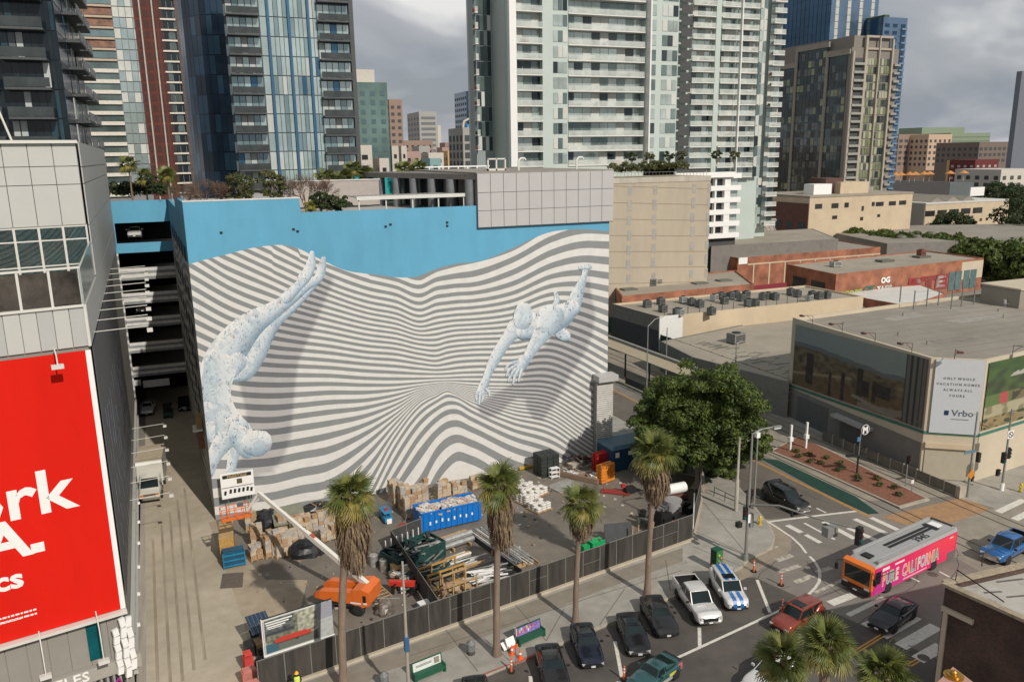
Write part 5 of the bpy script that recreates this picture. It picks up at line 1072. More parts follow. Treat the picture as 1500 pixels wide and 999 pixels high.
spec = [(523, 545, 213, 300, 2, 'cream block with arched windows below the pale green glass tower'), (556, 570, 232, 300, 2, 'small white block under the slim brown tower'), (574, 584, 214, 340, 2, 'white gable wall below the slim brown tower'), (588, 596, 214, 345, 2, 'second white gable wall right of the slim brown tower'),
        (592, 634, 206, 600, 1, 'long brown block left of the lone office tower'), (594, 616, 222, 420, 4, 'rose brick block in the skyline gap'), (614, 630, 214, 450, 0, 'stepped stone block below the lone office tower'), (628, 650, 224, 420, 2, 'whitish block below the lone office tower'), (630, 646, 232, 380, 5, 'pale teal flat-roofed block'),
        (648, 662, 216, 620, 4, 'rose block right of the lone office tower'), (652, 678, 209, 650, 1, 'brown block right of the lone office tower'), (656, 677, 221, 430, 3, 'yellow block near the curved white crown'), (646, 660, 211, 800, 6, 'dark hillside block on the horizon'), (664, 678, 203, 900, 6, 'dark block highest on the horizon')]
for px0, px1, pyt, Y, mi, lab in spec: farblock('city_block', lab, px0, px1, pyt, Y, pal[mi], win=True, step=(4, 3.8), frac=(.4, .45), pyb=245, depth=15)
farblock('office_building', 'brown office building with rows of small dark windows, right skyline', 1316, 1362, 197, 560, M_far2, win=True, wm=M_rec, step=(6, 5), frac=(.6, .5), pyb=240, depth=40)
farblock('office_building', 'sunlit pinkish office block with dark windows on the right skyline', 1360, 1394, 197, 540, mat('far_pink', (.50, .36, .26), .9), win=True, wm=M_rec, step=(5, 5), frac=(.45, .5), pyb=240, depth=30)
farblock('office_building', 'long pale green glass building on the right skyline', 1392, 1450, 195, 600, mat('far_green', (.20, .25, .17), .5), win=True, wm=mat('far_green2', (.12, .16, .12), .5), step=(5, 4), frac=(.9, .2), pyb=240, depth=50)
farblock('office_building', 'low green glass wing left of the long pale green building', 1350, 1412, 187, 640, MATS['far_green'], depth=30)
farblock('office_building', 'dark brown office with square windows at the right edge of the skyline', 1434, 1494, 208, 470, mat('far_dbrown', (.17, .13, .11), .9), win=True, wm=M_rec, step=(5, 4.6), frac=(.6, .5), pyb=240, depth=40)
farblock('office_building', 'maroon building with pale windows behind the red billboard', 1428, 1462, 234, 400, mat('maroon', (.12, .02, .02), .8), win=True, wm=M_far1, step=(5, 4), frac=(.4, .4), pyb=260, depth=20)
t = farblock('billboard', 'plain red rooftop billboard with a faint script, far right', 1430, 1466, 250, 372, mat('far_red', (.45, .02, .03), .6), depth=1.5, cat='billboard')
t = farblock('apartment_block', 'white modern apartment block with a pergola roof at the right edge', 1466, 1520, 248, 330, M_farw, win=True, wm=M_rec, step=(6, 4), frac=(.45, .55), pyb=290, depth=30)
farblock('striped_tower', 'grey tower with dark vertical stripes cut by the right edge', 1496, 1530, 105, 420, mat('stripe_grey', (.14, .15, .18), .6), win=True, wm=M_slabd, step=(2.6, 200), frac=(.5, 1.0), pyb=250, depth=4)
t = farblock('podium', 'long black podium roof terrace with orange umbrellas', 1300, 1391, 268, 330, M_char, depth=45)
x0 = X_at(1391, 330, 275); x1 = X_at(1427, 330, 275); zt_ = PY(1391, 268, 330)[2]; MB().box(x0, x1, 330.5, 370, 0, zt_-.4).build('glass_wing', mat('grey_glass_wing', (.15, .17, .17), .3, .3), t, world=True)
um = MB(); um.ring([[(1.5*math.cos(a), 1.5*math.sin(a), 2.4) for a in [k*math.pi/4 for k in range(8)]], [(.1*math.cos(a), .1*math.sin(a), 3.3) for a in [k*math.pi/4 for k in range(8)]]], 0).cyl(0, 0, 0, 2.4, .06, 6, 1); um_me = um.mesh('umbrella', [mat('umbrella_orange', (.50, .22, .06), .8), M_frame])
um_spots = ((1311, 266, 'leftmost'), (1319, 266, 'second'), (1332, 265, 'third'), (1340, 265, 'fourth'), (1353, 265, 'fifth'), (1361, 265, 'sixth'), (1391, 263, 'seventh'), (1411, 262, 'rightmost'))
for px, py, wd in um_spots: inst('umbrella', um_me, (X_at(px, 338, 262), 338, zt_), scale=1.9, label='orange parasol on the black podium roof, %s of the row' % wd, cat='umbrella', group='orange parasols on the podium')
farblock('cream_block', 'small cream block on the podium roof near its right end', 1404, 1412, 235, 430, M_fary, depth=10)
# --- cream buildings
YC = 222.0
def facewin(t, pts, Y, m, w_=None):
    for px0, px1, py0, py1 in pts:
        a = PY(px0, (py0+py1)/2, Y); b = PY(px1, (py0+py1)/2, Y); z1 = PY((px0+px1)/2, py0, Y)[2]; z0 = PY((px0+px1)/2, py1, Y)[2]
        bx('window', m, ((a[0]+b[0])/2, Y-.06, (z0+z1)/2), (b[0]-a[0], .14, z1-z0), t, world=True)
t = farblock('cream_building', 'large cream building with scattered small dark windows, right of the stone tower foot', 1186, 1336, 287, YC, M_cream, depth=30, topm=M_roofb)
facewin(t, [(1194, 1204, 299, 306), (1218, 1228, 298, 305), (1237, 1243, 297, 304), (1262, 1265, 302, 309), (1277, 1281, 296, 302), (1283, 1294, 296, 302), (1302, 1312, 295, 301), (1317, 1327, 294, 300), (1219, 1226, 316, 321), (1260, 1264, 318, 323), (1285, 1289, 314, 318)], YC, M_win)
a = X_at(1186, YC, 290); zt_ = PY(1260, 287, YC)[2]
bx('brick_side', mat('side_brick', (.13, .06, .045), .9, var=.2), (a-.1, YC+15, zt_/2-1), (.2, 30, zt_-2), t, world=True)
for k in range(5):
    for j in range(3): bx('window', M_rec, (a-.25, YC+3+k*6, 2.2+j*3.6), (.14, 3.6, 2.4), t, world=True)
MB().box(a+18, a+31, YC+5, YC+16, zt_, zt_+4.6).build('roof_hut', M_cream, t, world=True); bx('white_tank', M_white, (a+10.5, YC+8, zt_+2.4), (8, 5, 3.6), t, world=True); bx('dark_hut', mat('hut_brown', (.1, .05, .04), .8), (a+18, YC+12, zt_+3), (8, 8, 6), t, world=True)
t = farblock('cream_building', 'cream building with a row of five wide windows, further right', 1356, 1477, 297, 245, M_cream, depth=40, topm=M_roofw)
facewin(t, [(1355.5+k*17.4, 1369+k*17.4, 309-k*1.2, 317-k*1.2) for k in range(5)] + [(1435, 1438, 320, 324), (1444, 1447, 319, 323)], 245, M_win)
a = X_at(1356, 245, 300); zt_ = PY(1400, 297, 245)[2]; bx('grey_side', M_far1, (a-.1, 265, zt_/2), (.2, 40, zt_), t, world=True)
for k in range(3): MB().prism([(a+5+k*9, 247), (a+12+k*9, 247), (a+12+k*9, 284), (a+5+k*9, 284)], zt_, zt_+.5).ring([[(a+5+k*9, 247, zt_+.5), (a+12+k*9, 247, zt_+.5), (a+8.5+k*9, 247, zt_+2.3)], [(a+5+k*9, 284, zt_+.5), (a+12+k*9, 284, zt_+.5), (a+8.5+k*9, 284, zt_+2.3)]], smooth=False).build('sawtooth_roof', M_roofg, t, world=True)
bx('white_screen', M_white, (X_at(1430, 275, 290), 275, zt_+2), (9, .6, 4), t, world=True)
# low roofs in between
for nm, px, z, m, lab in (('roofscape', [(1042, 361), (1228, 350), (1190, 335), (1042, 343)], 11, M_roofb, 'wide beige roof in front of the large cream building'),
    ('roofscape', [(1225, 342), (1300, 357), (1440, 352), (1505, 345), (1505, 328), (1345, 330), (1260, 334)], 6.5, M_roofg, 'broad grey flat roof between the tree row and the cream buildings'),
    ):
    lowrise('low_building', lab, px, z, M_wseam, m, .1, .2)
t = thing('dome_skylights', 'cluster of dark dome skylights on the broad grey roof', 'skylight', (*P(1345, 346, 6.6), 6.5))
for k in range(6):
    p = P(1320+ (k % 3)*22, 344+(k//3)*4 - (k % 3), 6.6); o = MB(); o.sph((p[0], p[1], 6.5), 1.9, 10, 0, .5); o.build('dome', mat('dome_brown', (.12, .11, .09), .6), t, world=True)
# rooftop pavilion, pergola, wall on the garage roof
PZ_ = 33.15; YP = 92.0
t = thing('rooftop_pavilion', 'dark rooftop pavilion with round grey columns and a flat roof', 'pavilion', (24, 84, 29.2))
x0, x1 = 21.9, 28.0
MB().prism([(28.0, 79.8), (27.95, 104), (21.2, 104), (21.2, 100.5)], PZ_-.6, PZ_-.02).build('roof', mat('pavilion_roof', (.17, .155, .14), .7), t, world=True)
col_l = [(27.6, 80.9), (26.6, 84.2), (25.5, 87.6), (24.4, 91.2), (23.3, 94.8), (22.2, 98.4)]
for cxx, cyy in col_l: MB().cyl(cxx, cyy, 29.2, PZ_-.6, .5, 14).build('column', mat('column_grey', (.20, .21, .22), .4, .3), t, world=True)
A_ = math.atan2(98.4-80.9, 22.2-27.6)
for k in range(16):
    f = (k+.5)/16; bx('glass_panel', [MATS['glass_dark'], M_d1, MATS['glass_mid']][k % 3 if k % 4 else 0], (28.6-5.4*f+.9, 80.9+17.5*f+.3, 31.0), (1.0, .1, 3.3), t, rz=A_, world=True)
MB().box(27.9, 43.8, 91, 104, 29.2, PZ_-.1).build('core', M_rec, t, world=True)
t = thing('pergola', 'thin white louvred canopy on slim posts beside the rooftop pavilion', 'pergola', (20, 84, 29.9))
bx('canopy_edge', M_frame, (21.5, 81.1, 31.0), (11.5, .3, .35), t, world=True)
for k in range(24): bx('louvre', mat('louvre_pale', (.42, .40, .37), .6), (16+k*.48, 83.6, 31.05), (.26, 5, .1), t, world=True)
for k in range(5): bx('post', M_frame, (16+k*2.75, 81.2, 30.3), (.12, .12, 1.5), t, world=True)
t = thing('garden_wall', 'long low pale wall in the rooftop garden', 'wall', (17, 98, 29.5)); bx('wall', mat('garden_wall_pale', (.38, .34, .31), .9, var=.06), (16.6, 97, 30.9), (10, .4, 2.9), t, world=True); bx('coping', M_coping, (16.6, 97, 32.4), (10.2, .6, .12), t, world=True)
t = thing('teal_pavilion', 'bright teal tent roof beyond the rooftop garden', 'tent', (24, 112, 29)); MB().ring([[(21, 108, 29.3), (30, 108, 29.3), (30, 114, 29.3), (21, 114, 29.3)], [(21, 108, 32.0), (30, 108, 31.6), (30, 114, 31.6), (21, 114, 32.0)], [(22.5, 110.8, 32.9), (29, 110.8, 32.9), (29, 111.2, 32.9), (22.5, 111.2, 32.9)]], smooth=False).build('tent', mat('teal_fabric', (.02, .33, .33), .7), t, world=True)
t = thing('roof_pergola', 'white gridded frame structure on a roof behind the pavilion', 'pergola', (45, 120, 28)); 
for k in range(9): bx('upright', M_white, (31+k*1.5, 118, 32.2), (.16, .2, 2.4), t, world=True)
for z in (31.2, 32.2, 33.4): bx('rail', M_white, (37, 118, z), (13, .22, .18), t, world=True)
t = thing('roof_duct_box', 'white gridded box frame on the grey roof deck, above the panel box', 'duct', (31.5, 86, 33.3)); MB().box(0, 2.2, 0, .3, 0, .2).box(0, .15, 0, .3, 0, 1.3).box(1.0, 1.15, 0, .3, 0, 1.3).box(2.05, 2.2, 0, .3, 0, 1.3).box(0, 2.2, 0, .3, 1.2, 1.35).build('frame', M_frame, t)
for i, (x, lab) in enumerate(((34.4, 'silver gooseneck pipe on the roof deck, beside the gridded box frame'), (41.5, 'silver gooseneck pipe on the right part of the roof deck'))):
    t = thing('gooseneck_vent', lab, 'pipe', (x, 84, 33.3)); MB().tube([(0, 0, 0), (0, 0, 1.0), (.25, 0, 1.3), (.7, 0, 1.3), (.85, 0, 1.1)], .12, 8).build('pipe', M_frame, t)
# ---------------------------------------------------------------- vegetation
rng = np.random.default_rng(4)
def leafmat(name, c1, c2, rough=.6):
    if name in MATS: return MATS[name]
    m = bpy.data.materials.new(name); m.use_nodes = True; n = m.node_tree.nodes; l = m.node_tree.links; b = n['Principled BSDF']; b.inputs['Roughness'].default_value = rough
    g = n.new('ShaderNodeNewGeometry'); t = n.new('ShaderNodeTexNoise'); t.inputs['Scale'].default_value = 1.3; t.inputs['Detail'].default_value = 6; l.new(g.outputs['Position'], t.inputs['Vector'])
    r = n.new('ShaderNodeMapRange'); r.inputs[1].default_value = .35; r.inputs[2].default_value = .65; l.new(t.outputs[0], r.inputs[0])
    mi = n.new('ShaderNodeMix'); mi.data_type = 'RGBA'; l.new(r.outputs[0], mi.inputs[0]); mi.inputs[6].default_value = (*c1, 1); mi.inputs[7].default_value = (*c2, 1)
    l.new(mi.outputs[2], b.inputs['Base Color']); tr = n.new('ShaderNodeBsdfTranslucent'); l.new(mi.outputs[2], tr.inputs[0]); ms = n.new('ShaderNodeMixShader'); ms.inputs[0].default_value = .25
    l.new(b.outputs[0], ms.inputs[1]); l.new(tr.outputs[0], ms.inputs[2]); l.new(ms.outputs[0], n['Material Output'].inputs[0]); MATS[name] = m; return m
M_leafD = leafmat('ficus_leaf', (.03, .06, .010), (.13, .17, .03)); M_leafO = leafmat('olive_leaf', (.05, .065, .02), (.13, .13, .04)); M_leafY = leafmat('yellow_leaf', (.16, .17, .03), (.3, .28, .05)); M_leafG = leafmat('hedge_leaf', (.02, .04, .012), (.06, .08, .02))
M_twig = mat('bare_twigs', (.16, .10, .07), .9, var=.2); M_bark = mat('pale_bark', (.24, .20, .155), .95, var=.25, scale=3, bump=.6, bscale=8); M_ptrunk = mat('palm_trunk', (.21, .155, .115), .95, var=.2, scale=4, bump=.8, bscale=10, stretch=(1, 1, .25))
def leaves(name, clumps, per, size, m, parent, flat=.35):
    """clumps: (x, y, z, r); small pointed leaf faces through each clump's shell"""
    C_ = np.array(clumps, float); n = len(C_)*per; idx = np.repeat(np.arange(len(C_)), per)
    d = rng.normal(size=(n, 3)); d /= np.linalg.norm(d, axis=1)[:, None]; d[:, 2] = np.where(d[:, 2] < -.3, -d[:, 2]*.6, d[:, 2])
    rr = C_[idx, 3]*(.55 + .5*rng.random(n)); c = C_[idx, :3] + d*rr[:, None]*np.array([1, 1, .85])
    nrm = d + rng.normal(size=(n, 3))*.55; nrm /= np.linalg.norm(nrm, axis=1)[:, None]
    t = np.cross(nrm, rng.normal(size=(n, 3))); t /= np.linalg.norm(t, axis=1)[:, None]; b = np.cross(nrm, t)
    s = size*(.6+.8*rng.random(n))[:, None]; v = np.stack([c - t*s, c + b*s*.45, c + t*s, c - b*s*.45], 1).reshape(-1, 3)
    me = bpy.data.meshes.new(name); f = np.arange(4*n).reshape(n, 4); me.from_pydata(v.tolist(), [], f.tolist()); me.materials.append(m); me.update()
    o = bpy.data.objects.new(name, me); COL.objects.link(o)
    if parent: o.parent = parent
    return o
def tree(label, loc, H_, R_, m, nclump=60, per=90, size=.22, trunk=.25, cat='tree', name='tree', group=None, zsc=.8, th=.35, mt=None, seed=1):
    r_ = np.random.default_rng(seed); t = thing(name, label, cat, loc, 0, group); cz = H_ - R_*zsc; cl = []
    for k in range(nclump):
        d = r_.normal(size=3); d /= np.linalg.norm(d); rr = R_*(.45+.5*r_.random()**.6); cl.append((d[0]*rr, d[1]*rr, cz + d[2]*rr*zsc, R_*(.2+.14*r_.random())))
    leaves('crown', cl, per, size, m, t)
    o = MB(); o.tube([(0, 0, 0), (.1*R_*.3, 0, H_*th*.6), (0, .1*R_*.3, cz)], [trunk*1.3, trunk, trunk*.7], 8)
    for k in range(7): a = k*.9+seed; o.tube([(0, 0, H_*th*.7), (math.cos(a)*R_*.35, math.sin(a)*R_*.35, cz-.1*R_), (math.cos(a)*R_*.7, math.sin(a)*R_*.7, cz+R_*.25)], [trunk*.6, trunk*.35, trunk*.1], 5)
    o.build('trunk', mt or M_bark, t); return t
# big ficus at the corner
fb = P(1024, 716, .14)
tf = thing('ficus_tree', 'big dark green round tree with a pale twisted trunk beside the corner fence', 'tree', (fb[0], fb[1], .14)); cl = []
r_ = np.random.default_rng(12)
fx, fy = fb[0]+1.4, fb[1]+1.4
for px, py, rad, zc in ((945, 600, 2.2, 7), (965, 565, 2.0, 9), (1000, 548, 1.8, 11), (1042, 545, 1.7, 12), (1070, 548, 2, 11), (1100, 570, 1.9, 9.5), (1115, 610, 1.9, 7.8), (1125, 640, 1.2, 6.0), (1100, 640, 1.9, 6.0), (1070, 660, 1.6, 4.8), (1050, 610, 2.6, 8), (1010, 600, 2.6, 8.5), (975, 620, 2.4, 6.5), (940, 625, 1.6, 5.5), (1000, 650, 2.2, 5.5), (1040, 655, 2.2, 5), (1030, 570, 2.3, 10.5), (1085, 600, 2.4, 8.2), (955, 585, 2, 8), (1060, 580, 2.4, 10), (985, 585, 2.4, 9), (1030, 675, 1.2, 4.2), (1110, 590, 1.6, 8.6), (925, 605, 1.2, 6.8), (940, 650, 1.4, 5), (965, 655, 1.6, 4.8), (990, 675, 1.3, 4.2), (1060, 690, 1.1, 3.6), (1090, 670, 1.3, 4.2), (1020, 620, 2.4, 7), (1080, 625, 2.2, 7), (1130, 655, 1.0, 5)):
    px, py = 1026+(px-1030)*.85, 618+(py-610)*.9
    for dd in (-2.2, -.6, 1.2, 2.6):
        d = ray(px, py); tt = math.hypot(fx, fy)/math.hypot(d[0], d[1]); sc_ = 1 + dd*.022
        c = (d[0]*tt*sc_, d[1]*tt*sc_, HC+d[2]*tt*sc_)
        for q in range(3):
            j = r_.normal(size=3)*rad*.42; cl.append((c[0]+j[0]-fb[0], c[1]+j[1]-fb[1], c[2]+j[2]-.14, rad*(.42+.24*r_.random())))
leaves('crown', cl, 360, .17, M_leafD, tf)
o = MB(); o.tube([(0, 0, 0), (.15, .1, 1.2), (-.1, .3, 2.6), (.4, .8, 4.2)], [.75, .5, .42, .35], 10)
for a, h in ((.3, 5), (1.6, 6), (2.9, 5.5), (4.1, 5), (5.3, 6)): o.tube([(.05, .2, 2), (.8+math.cos(a)*1.4, 1+math.sin(a)*1.4, h), (1.2+math.cos(a)*2.6, 1.2+math.sin(a)*2.6, h+1.6)], [.3, .18, .06], 6)
for a in range(7): o.tube([(0, 0, .5), (math.cos(a*.9)*.55, math.sin(a*.9)*.55, .25), (math.cos(a*.9)*1.1, math.sin(a*.9)*1.1, -.05)], [.22, .16, .05], 5)
o.build('trunk', M_bark, tf)
# fan palms
M_frG = leafmat('palm_green', (.07, .10, .018), (.19, .20, .05), .5); M_frY = leafmat('palm_yellow', (.20, .19, .04), (.36, .28, .08), .5); M_frB = mat('dead_frond', (.20, .14, .085), .95, var=.35, scale=3); M_frB2 = mat('dead_frond_dark', (.13, .088, .055), .95, var=.3, scale=3)
def fan_mesh(name, m, seed, droop=.5, n=26, L=1.0, pet=.8, wid=.055):
    r = random.Random(seed); o = MB(); o.tube([(0, 0, 0), (pet*.6, 0, .06), (pet, 0, 0)], [.028, .022, .015], 4)
    for k in range(n):
        a = -1.95 + 3.9*k/(n-1); l = L*(.72+.28*math.cos(a*.6))*(.88+.2*r.random()); ca_, sa_ = math.cos(a), math.sin(a); z0 = 0; pts = []
        for q, f in enumerate((0, .4, .75, 1.0)):
            dz = -droop*l*f*f*(.7+.6*r.random()) - .12*l*abs(math.sin(a))*f; pts.append((pet + ca_*l*f, sa_*l*f, dz))
        w_ = [wid*.35, wid, wid*.6, .004]; vs = []
        for (x, y, z), w2 in zip(pts, w_): vs += [(x - sa_*w2, y + ca_*w2, z - .01), (x + sa_*w2, y - ca_*w2, z + .015)]
        o.add(vs, [(0, 1, 3, 2), (2, 3, 5, 4), (4, 5, 7, 6)])
    return o.mesh(name, m)
FAN = [fan_mesh('frond_a', M_frG, 1, .35), fan_mesh('frond_b', M_frG, 2, .6), fan_mesh('frond_c', M_frY, 3, .7), fan_mesh('frond_d', M_frG, 4, .2)]
def skirt_strip(r, seed, L):
    o = MB(); rr = random.Random(seed)
    for k in range(9):
        a = rr.uniform(-.25, .25); x0 = rr.uniform(-.1, .25); y0 = rr.uniform(-.18, .18); l = L*rr.uniform(.6, 1); w = rr.uniform(.02, .06); x1 = x0+rr.uniform(.0, .35); y1 = y0+rr.uniform(-.15, .15)
        o.add([(x0, y0-w, 0), (x0, y0+w, 0), (x1, y1+w, -l*.5), (x1, y1-w, -l*.5), (x1*.7, y1*1.2+w*.3, -l), (x1*.7, y1*1.2-w*.3, -l)], [(0, 1, 2, 3), (3, 2, 4, 5)])
    return o
SK = [skirt_strip(0, s, 1.6).mesh('dead_frond_%d' % s, (M_frB, M_frB2, M_frB)[s]) for s in range(3)]
def palm(base, Hc, label, R_=1.9, skirt=(4.0, .75), nfr=34, seed=1, trunk=.2, lean=(0, 0), green=1.0, name='palm_tree', group='fan palms along the pavement', z0=.14):
    t = thing(name, label, 'palm tree', (base[0], base[1], z0), 0, group); r = random.Random(seed); lx, ly = lean
    hs = np.linspace(0, Hc, 12); MB().tube([(lx*(h/Hc)**2, ly*(h/Hc)**2, h) for h in hs], [trunk*(1.75 if i == 0 else 1.25 - .3*i/11 + .04*(i % 2)) for i in range(12)], 10).build('trunk', M_ptrunk, t)
    if skirt:
        sl, sr = skirt; ns = int(sl*46)
        MB().tube([(lx, ly, Hc-.1), (lx, ly, Hc-sl*.35), (lx, ly, Hc-sl*.8), (lx, ly, Hc-sl)], [sr*.45, sr*.72, sr*.5, trunk*1.05], 12).build('skirt_core', M_frB2, t)
        for k in range(ns):
            f = (k/ns)**.9; rad = sr*(.55+.45*math.sin(min(1, f*1.7)*math.pi*.55))*(1-.55*max(0, f-.55)/.45); a = r.random()*6.283; h = Hc+.1-f*(sl-1.4)
            inst('dead_frond', SK[k % 3], (lx+math.cos(a)*rad*.8, ly+math.sin(a)*rad*.8, h), parent=t, rot=(r.uniform(-.12, .12), r.uniform(-.15, .1), a), scale=r.uniform(.75, 1.2))
    for k in range(nfr):
        f = (k+.5)/nfr; el = math.radians(82 - 118*f**.9 + r.uniform(-8, 8)); a = k*2.4+r.uniform(-.2, .2)
        me = FAN[(0, 3, 0, 1)[k % 4]] if f < .62*green else FAN[(1, 2, 1, 2)[k % 4]]
        s = R_*.52*r.uniform(.85, 1.15); inst('frond', me, (lx, ly, Hc), parent=t, rot=(r.uniform(-.5, .5), -el, a), scale=s)
    return t
_palm = palm
def palm(base, Hc, label, *a, at=None, **k):     # crown placed from the surveyed lean of the trunk
    if at: q = PY(at[0], at[1], base[1]); return _palm(base, q[2]-.14, label, *a, lean=(q[0]-base[0], 0), **k)
    return _palm(base, Hc, label, *a, **k)
palm(P(504, 1010), 0, 'leftmost roadside fan palm, leaning slightly, with the broadest brown skirt', 2.05, (5.4, .85), 26, 3, .22, green=.72, at=(514, 728))
palm(P(728, 962), 12.7, 'second fan palm from the left, its crown over the blue dumpster', 1.95, (4.8, .5), 26, 5, .2, at=(733, 712))
palm(P(843, 914), 10.2, 'third fan palm from the left, the shortest, with a small sparse crown', 1.95, (2.7, .5), 22, 8, .18, at=(852, 740), green=.75)
palm(P(948, 874), 12.2, 'rightmost roadside fan palm, standing in front of the dark round tree', 2.15, (4.2, .72), 28, 10, .2, at=(962, 664), green=.85)
for px, py, h, s, R_, nn, lab in ((1165, 1075, 14.5, 21, 1.75, 46, 'foreground palm crown at the bottom edge, left of three'), (1212, 1090, 17.2, 23, 1.75, 50, 'foreground palm crown at the bottom edge, tallest, in the middle of three'), (1292, 1085, 14.3, 27, 1.9, 46, 'foreground palm crown at the bottom edge, right of three')):
    b = P(px, py, 12) ; zc = {21: 15.2, 23: 17.6, 27: 14.6}[s]
    cpx, cpy = {21: (1150, 968), 23: (1212, 945), 27: (1296, 990)}[s]; c = P(cpx, cpy, zc)
    palm(c, zc-.0, lab, R_*(.68 if s == 23 else .72), None, nn-18, s, .2, name='palm_tree', group='foreground palm crowns', green=1.1, z0=0)
# rooftop garden
GR = 29.95
for i, (px, pyb, h, R_, m, nm, lab, zs) in enumerate(((352, 292, 3.9, 1.75, M_leafO, 'tree', 'round yellow-green tree on the garage roof, left of two', .95), (400, 292, 3.9, 1.55, M_leafO, 'tree', 'round yellow-green tree on the garage roof, right of two', 1.1), (230, 292, 3.6, 1.4, M_leafG, 'tree', 'dark bushy tree behind the narrow blue parapet', 1.2), (470, 305, 2.3, 1.1, M_leafG, 'shrub', 'dark shrub beside the bare pink-stemmed tree on the roof', .8), (496, 305, 2.1, 1.2, M_leafG, 'shrub', 'dark shrub under the end of the white canopy', .8), (455, 305, 1.5, .6, M_leafY, 'shrub', 'bright yellow shrub at the foot of the bare roof tree', .9))):
    Yt = 124 if px == 230 else 88 if px < 420 else 83; p = PY(px, pyb-5, Yt); tree(lab, (p[0], Yt, GR if px < 420 else 29.3), h, R_, m, 34, 90, .13, .08, seed=i+3, zsc=zs, name=nm, cat=nm, th=.2)
def bare(label, loc, H_, R_, seed):
    t = thing('bare_tree', label, 'tree', loc); o = MB(); r = random.Random(seed)
    def br(p, d, l, rad, k):
        q = p + d*l; o.tube([p, q], [rad, rad*.65], 4, caps=False)
        if k == 0: return
        for _ in range(4 if k > 1 else 5): br(q - d*l*r.random()*.4, (d + Vector((r.gauss(0, .55), r.gauss(0, .55), r.gauss(.05, .35)))).normalized(), l*.66, rad*.6, k-1)
    for _ in range(3): br(Vector((0, 0, 0)), Vector((r.gauss(0, .25)*R_, r.gauss(0, .25), 1)).normalized(), H_*.36, .06, 4)
    o.build('branches', M_twig, t, kind='stuff'); return t
for i, (px, h, lab) in enumerate(((300, 4.3, 'bare brown rooftop tree left of the round green trees'), (275, 3.8, 'smaller bare brown tree at the left end of the roof garden'), (325, 3.6, 'bare brown rooftop tree just left of the first round green tree'), (425, 5.2, 'tall bare reddish rooftop tree right of the round green trees'), (447, 5.4, 'widest bare reddish tree, over the step in the blue parapet'), (478, 4.6, 'bare reddish tree left of the rooftop palms'))):
    Yt = 88 if px < 420 else 90; p = PY(px, 285, Yt); bare(lab, (p[0], Yt, GR if px < 420 else 29.3), h, 1.6, i+2)
o = []
for k in range(46): p = PY(165+k*1.9, 280, 128); o.append((p[0], 128+random.random()*2, 30.2+random.random()*1.3, .9))
h_ = thing('roof_hedge', 'dark hedge along the rear blue parapet above the lane', 'hedge', (0, 0, 0)); leaves('foliage', o, 110, .2, M_leafG, h_)
o = []
for k in range(60): p = PY(905+k*1.9, 240, 148+random.random()*3); o.append((p[0], p[1], zt*0+31.2+random.random()*1.6, .8))
h_ = thing('roof_hedge', 'long row of shrubs on the concrete garage roof, at the foot of the pale tower', 'hedge', (0, 0, 0)); leaves('foliage', [(x, y+3, z, r) for x, y, z, r in o], 90, .22, M_leafO, h_)
for k, px in enumerate((925, 952, 980, 998, 1050, 1075)): p = PY(px, 240, 155); tree('%s slim tree from the left in the row along the tower foot' % ORD[k], (p[0], 155, 31), 4.2, 1.3, M_leafO if k % 2 else M_leafG, 16, 80, .2, .07, seed=30+k, group='slim trees at the tower foot')
FANS = [FAN[0], FAN[1]]
for k, (px, Yt, h, lab) in enumerate(((188, 124, 5.2, 'thick palm left of the roof garden, in front of the striped tower'), (210, 125, 3.4, 'smaller palm right beside the thick one, left roof garden'), (243, 118, 3.6, 'low palm in front of the brown strips of the striped tower'), (475, 100, 3.3, 'rooftop palm with a thin trunk, leftmost of the group by the long pale wall'), (500, 101, 3.1, 'rooftop palm, second of the group by the long pale wall'), (517, 104, 4.2, 'rooftop palm, tallest by the dark edge of the blue-finned tower'), (535, 104, 3.4, 'rooftop palm left of the teal tent'), (592, 106, 4.0, 'dark bushy palm behind the pavilion roof, left'), (612, 106, 4.0, 'dark bushy palm behind the pavilion roof, right'))):
    p = PY(px, 240, Yt); palm((p[0], Yt), h, lab, 1.6, None, 22, 40+k, .1, name='palm_tree', group='rooftop palms', z0=29.3)
# street trees further right
def rowtrees(spots, z, m, lab, group):
    for k, (px, py, R_) in enumerate(spots):
        p = P(px, py, z*.5); t = tree(lab[k] if isinstance(lab, (list, tuple)) else lab, (p[0], p[1], 0), z, R_, m, 60, 95, .62, .3, seed=60+k, group=group, zsc=min(.8, z/R_*.5))
rowtrees([(1180, 343, 6.5), (1212, 345, 7)], 9, M_leafD, ['round green street tree behind the brick warehouse roof, left of a pair', 'round green street tree behind the brick warehouse roof, right of a pair'], 'trees behind the brick warehouse')
rowtrees([(1255, 352, 5.5), (1290, 356, 6), (1315, 359, 6), (1345, 358, 5.5), (1372, 360, 6), (1395, 362, 6), (1420, 366, 5.5)], 7.5, M_leafD, ['%s green tree from the left in the long row behind the graffiti building' % o_ for o_ in ORD], 'tree row behind the graffiti building')
rowtrees([(1455, 385, 7), (1480, 388, 7.5), (1505, 390, 8)], 11, M_leafD, ['large dark tree right of the graffiti building, nearest to it', 'large dark tree between two others at the right edge', 'large dark tree cut by the right edge'], 'dark trees at the right edge')
rowtrees([(1368, 327, 7), (1392, 330, 8)], 9, M_leafG, ['dark tree against the cream building with five windows, left of two', 'dark tree against the cream building with five windows, right of two'], 'trees by the cream building')
rowtrees([(1460, 292, 9), (1478, 298, 10), (1495, 305, 12), (1510, 320, 12)], 17, M_leafG, ['%s tall dark tree from the left beside the white apartment block' % o_ for o_ in ORD], 'tall trees by the white apartment block')
